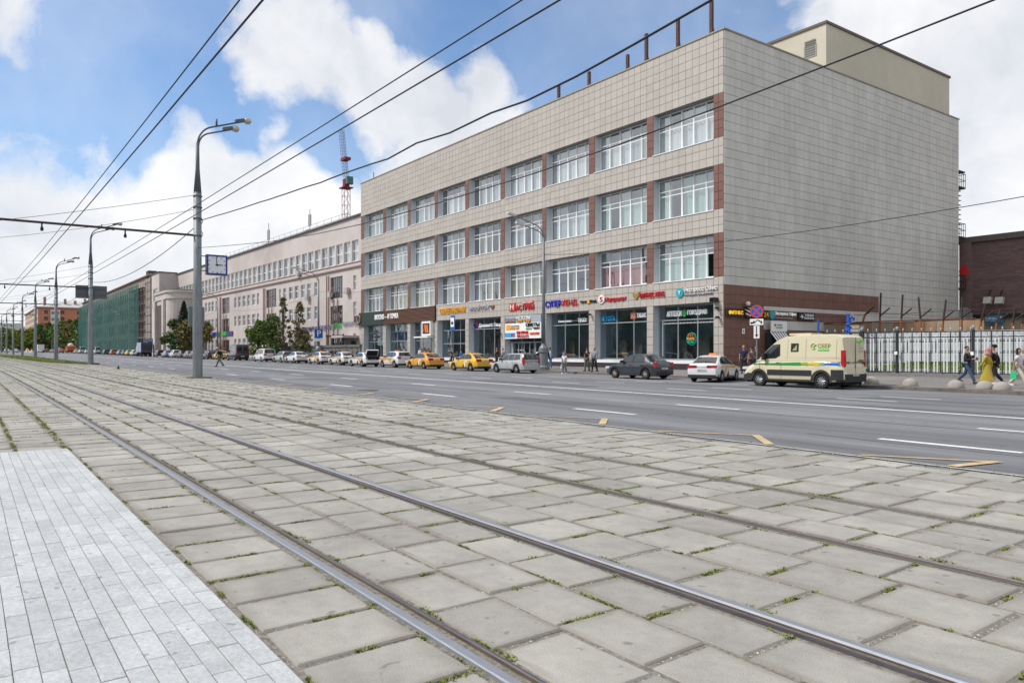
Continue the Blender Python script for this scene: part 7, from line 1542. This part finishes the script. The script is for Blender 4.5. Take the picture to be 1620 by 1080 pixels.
fc = [(tS, spS, P_red, 306.5, 'red car largely hidden behind the clock pole'), (tW, spW, P_mar, 296.5, 'dark red saloon left of the clock pole'), (tW, spW, P_gr, 288, 'grey saloon under the rusty tree'), (tW, spW, P_dk, 278, 'dark slate saloon under the spruce'), (tS, spS, None, 266, 'white crossover before the entrance canopy'),
      (tW, spW, P_lb, 254, 'pale blue saloon before the entrance canopy'), (tS, spS, P_bk, 242.5, 'black crossover right beside the blue truck'), (tS, spS, None, 204.5, 'white crossover left of the blue truck'), (tW, spW, P_y2, 196, 'yellow cab left of the white crossover near the truck'), (tW, spW, P_mar, 190.5, 'maroon saloon left of the yellow cab'),
      (tW, spW, P_lb, 183, 'light blue car between the maroon and the orange ones'), (tS, spS, P_or, 172, 'orange taxi behind the second tram pole'), (tS, spS, P_vdk, 161, 'grey-blue crossover just right of the second tram pole'), (tW, spW, None, 132.5, 'white saloon left of the second tram pole'), (tW, spW, None, 115.5, 'small white car in front of the orange truck'),
      (tW, spW, P_red, 91.5, 'red saloon between the third pole and the orange truck'), (tW, spW, P_pg, 77.5, 'pale green car left of the third tram pole'), (tS, spS, P_mar, 67.5, 'dark maroon car behind the white saloon near the box truck')]
for src, sp, pc_, pxl, lab in fc: plain(src, 'far_car', lab, pxl, 33.0 if pxl > 110 else 28.5, sp, {'white_car_paint': pc_} if pc_ else None, FC)
MV = 'cars driving in the far distance'
for src, sp, pc_, pxl, Yn, lab in ((tW, spW, None, 57.5, 21.5, 'white saloon driving away beside the fourth tram pole'), (tW, spW, None, 19, 13.6, 'white saloon coming along the avenue near the left edge'), (tW, spW, None, 6, 12.2, 'white car at the far left edge between two poles'), (tM, spM, None, 25, 20, 'white van far away behind the fifth pole'), (tM, spM, None, 2, 14.5, 'white van farthest away at the left picture edge')):
    plain(src, 'distant_car', lab, pxl, Yn, sp, {'white_car_paint': pc_} if pc_ else None, MV)
o = plain(tM, 'white_delivery_van', 'white delivery van left of the second tram pole', 123.5, 33.0, spM, None, FC, 0, 'van'); o.scale = (1.1, 1.05, 1.3)
o = plain(tM, 'white_delivery_van', 'long white delivery van just right of the second tram pole', 147, 33.4, spM, None, FC, 0, 'van'); o.scale = (1.1, 1.05, 1.25)
# trucks
def truck(name, label, cat, pxl, Yn, cabm, boxm, L_, H_, extra=None):
    X = at(pxl, Yn)+L_/2; t = thing(name, label, cat, (X, Yn+1.2, gz(X, Yn+1)))
    h = L_/2; q = MB(); q.hexa([(-h, -1.1, .6), (-h+1.7, -1.1, .6), (-h+1.7, 1.1, .6), (-h, 1.1, .6), (-h+.25, -1.05, 2.5), (-h+1.7, -1.05, 2.5), (-h+1.7, 1.05, 2.5), (-h+.25, 1.05, 2.5)]); q.obj('cab', cabm, t)
    q = MB(); q.box(-h+.5, -h+1.4, -1.12, 1.12, 1.5, 2.2); q.obj('cab_window', M_cglass, t)
    q = MB(); q.box(-h+1.85, h, -1.2, 1.2, .95, H_); q.obj('cargo_box', boxm, t)
    q = MB(); q.box(-h+.2, h-.1, -.9, .9, .5, .95); q.obj('chassis', M_under, t)
    for u in (-h+.9, h-1.4, h-.5) if L_ > 6.5 else (-h+.9, h-1.1):
        for s_ in (-1, 1): q = MB(); q.lathe([(.2, -.14), (.46, -.14), (.46, .14), (.2, .14)], (u, s_*.98, .46), 14, axis='y'); q.obj('wheel', M_tyre, t)
    q = MB(); q.box(h, h+.03, -1.1, 1.1, 1.0, 1.12); q.obj('rear_bar', M_tail, t)
    if extra: extra(t, h)
    return t
def bx1(t, h):
    q = MB(); q.box(h, h+.04, -.9, 1.05, 1.5, 2.6); q.obj('open_rear', mat('brown_cargo', (.09, .05, .03), .8), t); q = MB(); q.box(h, h+.05, -1.2, 1.2, 2.75, 3.2); q.obj('blue_top', mat('truck_blue', (.01, .10, .25), .5), t)
truck('blue_truck', 'dark blue truck with an open brown rear, parked before the netted building', 'truck', 214, 32.0, P_blue, P_blue, 7.0, 3.2, bx1)
def bx2(t, h):
    q = MB(); q.lathe([(.5, -1), (.95, -.5), (.95, .6), (.5, 1.1)], (h-2.2, 0, 3.0), 14, axis='x'); q.obj('white_drum', M_wp, t)
truck('orange_truck', 'orange truck with a pale rounded top among the far cars', 'truck', 103, 31.5, P_or, P_or, 8.5, 2.7, bx2)
truck('white_box_truck', 'white box truck behind the white saloon by the fourth tram pole', 'truck', 57.5, 24.5, M_wp, mat('box_white', (.62, .60, .58), .6), 7.5, 3.4)
# ------------------------------------------------------------------ people
SK = mat('skin', (.42, .24, .17), .6); HA = {'dark': mat('dark_hair', (.02, .015, .012), .7), 'blond': mat('blond_hair', (.42, .30, .14), .7), 'grey': mat('grey_hair', (.30, .28, .26), .7), 'brown': mat('brown_hair', (.07, .04, .02), .7)}
def cloth(nm, c): return mat('cloth_'+nm, c, .9, .1, 9)
def skin_mesh(chains, mats, sub=1):
    """chains: list of [(point, radius)...]; the first vertex of a later chain may be an index into the vertices"""
    vs, rs_, es = [], [], []
    for ch in chains:
        prev = None
        for it in ch:
            if isinstance(it, int): prev = it; continue
            p, r = it; vs.append(p); rs_.append(r); i = len(vs)-1
            if prev is not None: es.append((prev, i))
            prev = i
    me = bpy.data.meshes.new('sk'); me.from_pydata(vs, es, []); o = bpy.data.objects.new('sk', me); C.objects.link(o)
    md = o.modifiers.new('s', 'SKIN'); md.use_smooth_shade = True
    for i, r in enumerate(rs_):
        r = r if isinstance(r, tuple) else (r, r); me.skin_vertices[0].data[i].radius = r; me.skin_vertices[0].data[i].use_root = (i == 0)
    o.modifiers.new('b', 'SUBSURF').levels = sub
    out = bpy.data.meshes.new_from_object(o.evaluated_get(bpy.context.evaluated_depsgraph_get())); bpy.data.objects.remove(o); bpy.data.meshes.remove(me)
    out.materials.clear(); out.materials.append(mats); return out
def person(label, X, Y_, z0, face, h=1.74, top=(.03, .03, .035), legs=(.03, .04, .07), shoe=(.03, .03, .03), hair='dark', stride=.0, arm='swing', sleeves='long', skirt=None, hat=None, bag=None, scarf=None, lean=0, hair_long=False, bulk=1.0, group=None):
    t = thing('person', label, 'person', (X, Y_, z0), math.radians(face), group); k = h/1.75; t.scale = (k, k, k)
    a = stride; V = Vector; hip = V((0, 0, .93)); ch = V((lean*.5, 0, 1.25)); nk = V((lean, 0, 1.46)); 
    def leg(s, f):   # f: forward swing
        h_ = V((0, s*.09, .90)); kn = h_+V((math.sin(f)*.43+(.05 if f < 0 else .03), s*.01, -math.cos(f)*.43)); fb = f-(.35 if f < 0 else .05)*(1 if a else 0); an = kn+V((math.sin(fb)*.42, 0, -math.cos(fb)*.42)); an.z = max(.075, an.z)
        return h_, kn, an
    LG = [leg(-1, a), leg(1, -a)]
    def armj(s, f):
        sh = nk+V((0, s*.185, -.07))
        if arm == 'phone': el = sh+V((.06, s*.04, -.28)); wr_ = el+V((.23, -s*.05, .04))
        elif arm == 'bent' and s > 0: el = sh+V((.03, s*.06, -.28)); wr_ = el+V((.16, -.02, .14))
        else: el = sh+V((math.sin(f)*.27, s*.05, -math.cos(f)*.28)); wr_ = el+V((math.sin(f+.3)*.25, 0, -math.cos(f+.3)*.25))
        return sh, el, wr_
    AR = [armj(-1, -a*.9), armj(1, a*.9)]
    B = bulk
    chains = [[(hip, (.13*B, .10*B)), (V((lean*.25, 0, 1.08)), (.12*B, .09*B)), (ch, (.15*B, .10*B)), (nk, .055), (nk+V((.01, 0, .06)), .05), (nk+V((.02, 0, .13)), .075), (nk+V((.02, 0, .22)), .085), (nk+V((.01, 0, .275)), .05)]]
    n = 8
    for (h_, kn, an), s in zip(LG, (-1, 1)):
        chains.append([0, (h_, .08), (kn, .055), (an, .038), (an+V((.13, 0, -.035)), (.035, .028))]); 
    for (sh, el, wr_), s in zip(AR, (-1, 1)):
        d = (wr_-el).normalized(); chains.append([2, (sh, .052), (el, .038), (wr_, .026), (wr_+d*.07, (.034, .018))])
    me = skin_mesh(chains, SK)
    body = mk('body', me, t)
    fg = MB()                                   # fingers and thumb, nose
    for (sh, el, wr_), s in zip(AR, (-1, 1)):
        d = (wr_-el).normalized(); p = wr_+d*.085; side = V((0, 1, 0)).cross(d).normalized()
        for i, l_ in enumerate((.062, .072, .068, .055)):
            o_ = side*(i-1.5)*.016; fg.tube([p+o_-d*.02, p+o_+d*l_*.55, p+o_+d*l_*.9+V((0, -s*.018, 0))], [.009, .008, .006], 5)
        fg.tube([wr_+d*.03, wr_+d*.06+side*-.04, wr_+d*.10+side*-.045], [.011, .009, .007], 5)
    hd = nk+V((.02, 0, .17)); fg.tube([hd+V((.07, 0, .03)), hd+V((.105, 0, -.01)), hd+V((.08, 0, -.025))], [.008, .016, .01], 5)
    for s in (-1, 1): fg.tube([hd+V((.0, s*.075, .02)), hd+V((-.01, s*.088, .0)), hd+V((0, s*.078, -.03))], [.008, .014, .008], 5)
    fg.obj('hands_and_face', SK, body)
    ey = MB()
    for s in (-1, 1): ey.lathe([(.001, 0), (.011, .003), (.001, .009)], (hd.x+.074, hd.y+s*.03, hd.z+.02), 6, axis='x')
    ey.box(hd.x+.074, hd.x+.083, -.024, .024, hd.z-.055, hd.z-.048); ey.obj('eyes_and_mouth', HA['brown'], body)
    tm = cloth(label[:14].replace(' ', '_')+'_top', top); lm = cloth(label[:14].replace(' ', '_')+'_legs', legs)
    e = .020
    sl = []
    for (sh, el, wr_), s in zip(AR, (-1, 1)):
        if sleeves == 'long': sl.append([2, (sh, .052+e), (el, .040+e), (wr_-(wr_-el)*.06, .030+e)])
        else: sl.append([2, (sh, .055+e), (sh+(el-sh)*.55, .046+e)])
    mk('top', skin_mesh([[(hip+V((0, 0, -.04)), (.145*B+e, .11*B+e)), (V((lean*.25, 0, 1.08)), (.128*B+e, .095*B+e)), (ch, (.158*B+e, .105*B+e)), (nk+V((0, 0, -.02)), (.075, .07))]]+sl, tm), t)
    if skirt:
        q = MB(); n = 14; vs = []
        for (z_, rx, ry) in ((1.0, .14, .16), (.8, .17, .18), (.45, .19+abs(a)*.2, .18), (skirt, .20+abs(a)*.45, .18)):
            vs += [(rx*math.cos(2*math.pi*i/n)*(1+.06*math.sin(5*2*math.pi*i/n)), ry*math.sin(2*math.pi*i/n), z_) for i in range(n)]
        q.add(vs, [(r*n+i, r*n+(i+1) % n, (r+1)*n+(i+1) % n, (r+1)*n+i) for r in range(3) for i in range(n)]); q.obj('skirt', lm, t, smooth=True)
    else:
        mk('trousers', skin_mesh([[(hip+V((0, 0, .03)), (.135*B+e*.6, .105*B+e*.6))]]+[[0, (h_, .088+e*.7), (kn, .062+e), (an+V((0, 0, .02)), .045+e)] for (h_, kn, an) in LG], lm), t)
    for (h_, kn, an) in LG:
        q = MB(); x_, y_, z_ = an; sl_ = 0
        vs = [(x_-.07, y_-.038, z_-.075), (x_+.19, y_-.045, z_-.075), (x_+.19, y_+.045, z_-.075), (x_-.07, y_+.038, z_-.075), (x_-.06, y_-.034, z_+.03), (x_+.05, y_-.036, z_+.02), (x_+.05, y_+.036, z_+.02), (x_-.06, y_+.034, z_+.03), (x_+.18, y_-.035, z_-.02), (x_+.18, y_+.035, z_-.02)]
        q.add(vs, [(3, 2, 1, 0), (4, 5, 6, 7), (0, 1, 8, 5, 4), (3, 7, 6, 9, 2), (1, 2, 9, 8), (5, 8, 9, 6), (0, 4, 7, 3)]); q.obj('shoe', cloth('shoe%d' % int(shoe[0]*100), shoe), t)
    q = MB(); hc = nk+V((.0, 0, .205)); n = 12; vs = []
    prof = [(-.25, .75), (.1, 1.0), (.5, .92), (.85, .6), (1.0, .08)]
    if hair_long: prof = [(-2.1, .75), (-1.2, .95)]+prof
    for zf_, rf in prof: vs += [(hc.x-.014+rf*.108*math.cos(2*math.pi*i/n)-(.02 if math.cos(2*math.pi*i/n) > .2 and zf_ < .4 else 0)*3.2, rf*.094*math.sin(2*math.pi*i/n), hc.z+zf_*.098) for i in range(n)]
    q.add(vs, [(r*n+i, r*n+(i+1) % n, (r+1)*n+(i+1) % n, (r+1)*n+i) for r in range(len(prof)-1) for i in range(n)]+[tuple((len(prof)-1)*n+i for i in range(n))]); q.obj('hair', HA[hair], t, smooth=True)
    if hat:
        q = MB(); q.lathe([(.108, .02), (.112, .06), (.09, .11), (.02, .125)], (hc.x, 0, hc.z), 12); q.box(hc.x+.06, hc.x+.19, -.06, .06, hc.z+.015, hc.z+.03); q.obj('cap', cloth('cap', hat), t)
    if scarf:
        q = MB(); q.lathe([(.15, -.22), (.13, -.14), (.115, -.02), (.12, .05), (.10, .11), (.03, .135)], (hc.x-.02, 0, hc.z), 12); q.obj('headscarf', cloth('scarf', scarf), t, smooth=True)
    if bag:
        kd, col = bag; q = MB()
        if kd == 'backpack': q.hexa([(-.28, -.14, 1.0), (-.12, -.14, 1.0), (-.12, .14, 1.0), (-.28, .14, 1.0), (-.24, -.12, 1.42), (-.12, -.12, 1.42), (-.12, .12, 1.42), (-.24, .12, 1.42)])
        else: w_ = AR[0][2]; z_ = w_.z-.06; x_, y_ = w_.x, w_.y; q.hexa([(x_-.13, y_-.06, z_-.40), (x_+.13, y_-.06, z_-.40), (x_+.13, y_+.05, z_-.40), (x_-.13, y_+.05, z_-.40), (x_-.09, y_-.02, z_-.06), (x_+.09, y_-.02, z_-.06), (x_+.09, y_+.02, z_-.06), (x_-.09, y_+.02, z_-.06)]); q.tube([(x_-.06, y_, z_-.07), (x_, y_, z_+.02), (x_+.06, y_, z_-.07)], .008, 5)
        q.obj(kd, cloth('bag%d' % int(col[0]*100+col[1]*1000), col), t)
    return t
def pp(label, px, Y_, face, h, road=False, **kw):
    X = at(px, Y_); return person(label, X, Y_, (gz(X, Y_) if road else sz(X, Y_)), face, h, **kw)
# angles: 0 faces +X (right along the street), 180 left, -90 towards the tracks
p = pp('man in dark jacket and jeans walking while looking at his phone', 1530, 37.0, 0, 1.76, top=(.018, .02, .028), legs=(.05, .085, .15), stride=.42, arm='phone', bulk=1.12)
q = MB(); q.box(.40, .44, -.06, .02, 1.12, 1.24); q.obj('phone', M_lk, p)
pp('woman in a long yellow dress and pink headscarf walking right with a dark bag', 1562, 36.6, 180, 1.66, top=(.42, .33, .03), legs=(.40, .31, .04), stride=.34, skirt=.16, scarf=(.50, .22, .20), bag=('handbag', (.10, .06, .12)), shoe=(.6, .58, .55))
pp('man in black with a cap walking behind the woman in yellow', 1573, 37.3, 180, 1.80, top=(.015, .015, .018), legs=(.02, .02, .025), stride=.35, hat=(.012, .012, .015))
pp('woman in white with dark hair walking right with a green and red bag', 1612, 35.6, 0, 1.70, top=(.60, .58, .63), legs=(.52, .48, .43), stride=.42, bag=('shopping_bag', (.03, .45, .20)), shoe=(.65, .62, .6), sleeves='short', hair_long=True)
pp('man in a black cap and black t-shirt with camouflage trousers by the phone shop', 928.5, 37.3, -80, 1.80, top=(.015, .013, .014), legs=(.11, .12, .09), stride=.10, sleeves='short', hat=(.01, .01, .012), arm='bent')
pp('older man in grey shirt and black trousers beside the black t-shirt man', 940.5, 37.0, -75, 1.80, top=(.24, .25, .29), legs=(.015, .015, .018), stride=.16, hair='grey', bulk=1.1)
pp('young woman in white top and grey trousers carrying a white bag at the kerb', 893, 35.6, -70, 1.62, True, top=(.62, .60, .66), legs=(.13, .16, .17), stride=.10, sleeves='short', bag=('shopping_bag', (.62, .66, .7)), shoe=(.7, .7, .7))
pp('young man in pale blue hoodie with a dark backpack by the street lamp', 870.5, 38.0, 60, 1.74, top=(.38, .46, .58), legs=(.10, .18, .34), stride=.08, bag=('backpack', (.02, .025, .04)), shoe=(.6, .55, .55))
pp('person in a blue jacket bending at the shop window behind the white-topped woman', 891.5, 40.3, 90, 1.55, top=(.10, .19, .34), legs=(.05, .06, .08), lean=.10)
pp('man in a navy shirt with light hair at the brown corner behind the van nose', 1176.5, 40.2, -60, 1.80, top=(.015, .022, .07), legs=(.03, .03, .04), hair='blond', sleeves='short', bulk=1.1)
pp('person in a mauve top talking beside the man in navy', 1189, 39.8, 170, 1.72, top=(.14, .09, .12), legs=(.05, .05, .06), sleeves='short')
pp('third person with dark hair behind the windscreen of the yellow van', 1196.5, 40.6, 190, 1.76, top=(.06, .05, .05), legs=(.04, .04, .04))
pp('man in a black suit and white shirt walking across the carriageway', 347.5, 17.4, 225, 1.72, True, top=(.015, .016, .022), legs=(.012, .013, .018), stride=.42)
pp('woman in black with bare arms and fair hair behind the yellow taxi', 716, 38.6, -40, 1.70, top=(.02, .02, .022), legs=(.02, .02, .025), hair='brown', sleeves='short', hair_long=True, bag=('handbag', (.02, .02, .025)))
pp('person in a bright blue jacket stooping beside the shop window', 728, 39.4, 90, 1.52, top=(.01, .12, .42), legs=(.05, .05, .06), lean=.12)
pp('man in black standing at the pizza shop window', 786, 39.4, -90, 1.74, top=(.015, .015, .018), legs=(.02, .02, .025))
pp('woman in a grey cardigan by the pier left of the glass entrance', 795.5, 39.6, -90, 1.66, top=(.26, .22, .24), legs=(.06, .06, .08))
pp('person in a white shirt seen over the orange taxi roof', 664, 39.0, -90, 1.78, top=(.62, .63, .66), legs=(.05, .05, .06))
pp('person in a tan coat seen behind the white crossover taxi', 639.5, 39.0, 90, 1.76, top=(.30, .21, .12), legs=(.06, .05, .05))
pp('dark-haired person seen over the roof of the orange taxi', 678, 38.4, 180, 1.66, top=(.10, .07, .06), legs=(.06, .05, .05))
for i, (px, c, lab) in enumerate(((519, (.40, .38, .42), 'pale-shirted person leftmost of the group at the pink doorway'), (524, (.04, .04, .06), 'person in dark clothes second in the group at the pink doorway'), (530, (.14, .12, .12), 'person in grey-brown third in the group at the pink doorway'), (537, (.08, .08, .08), 'person in black by the canopy post of the pink doorway'), (557, (.45, .18, .08), 'person in an orange top at the pink doorway'), (565, (.04, .05, .09), 'person in navy at the right edge of the pink doorway'))):
    pp(lab, px, 38.6, -90+i*37, 1.70, top=c, legs=(.05, .05, .07), group='people gathered by the pink doorway')
pp('person walking behind the white saloon under the thin trees', 466, 38.8, 180, 1.72, top=(.02, .02, .025), legs=(.03, .03, .04))
# a bird on the slabs
bd = thing('pigeon', 'dark bird standing on the slabs left of the clock pole', 'bird', (at(187, 8.4), 8.4, gz(at(187, 8.4), 0)))
q = MB(); q.lathe([(.01, -.2), (.05, -.12), (.09, 0), (.07, .10), (.03, .16), (.01, .18)], (0, 0, .13), 8, axis='x'); q.lathe([(.01, .1), (.04, .13), (.045, .18), (.01, .22)], (.15, 0, .08), 8, axis='z'); q.obj('body', M_lk, bd)
q = MB(); q.tube([(-.12, 0, .13), (-.34, 0, .10)], [.05, .02], 5); q.obj('tail', M_lk, bd); q = MB()
for s_ in (-.03, .03): q.tube([(0, s_, 0), (0, s_, .08)], .008, 4)
q.obj('legs', mat('bird_leg', (.3, .1, .08), .7), bd)
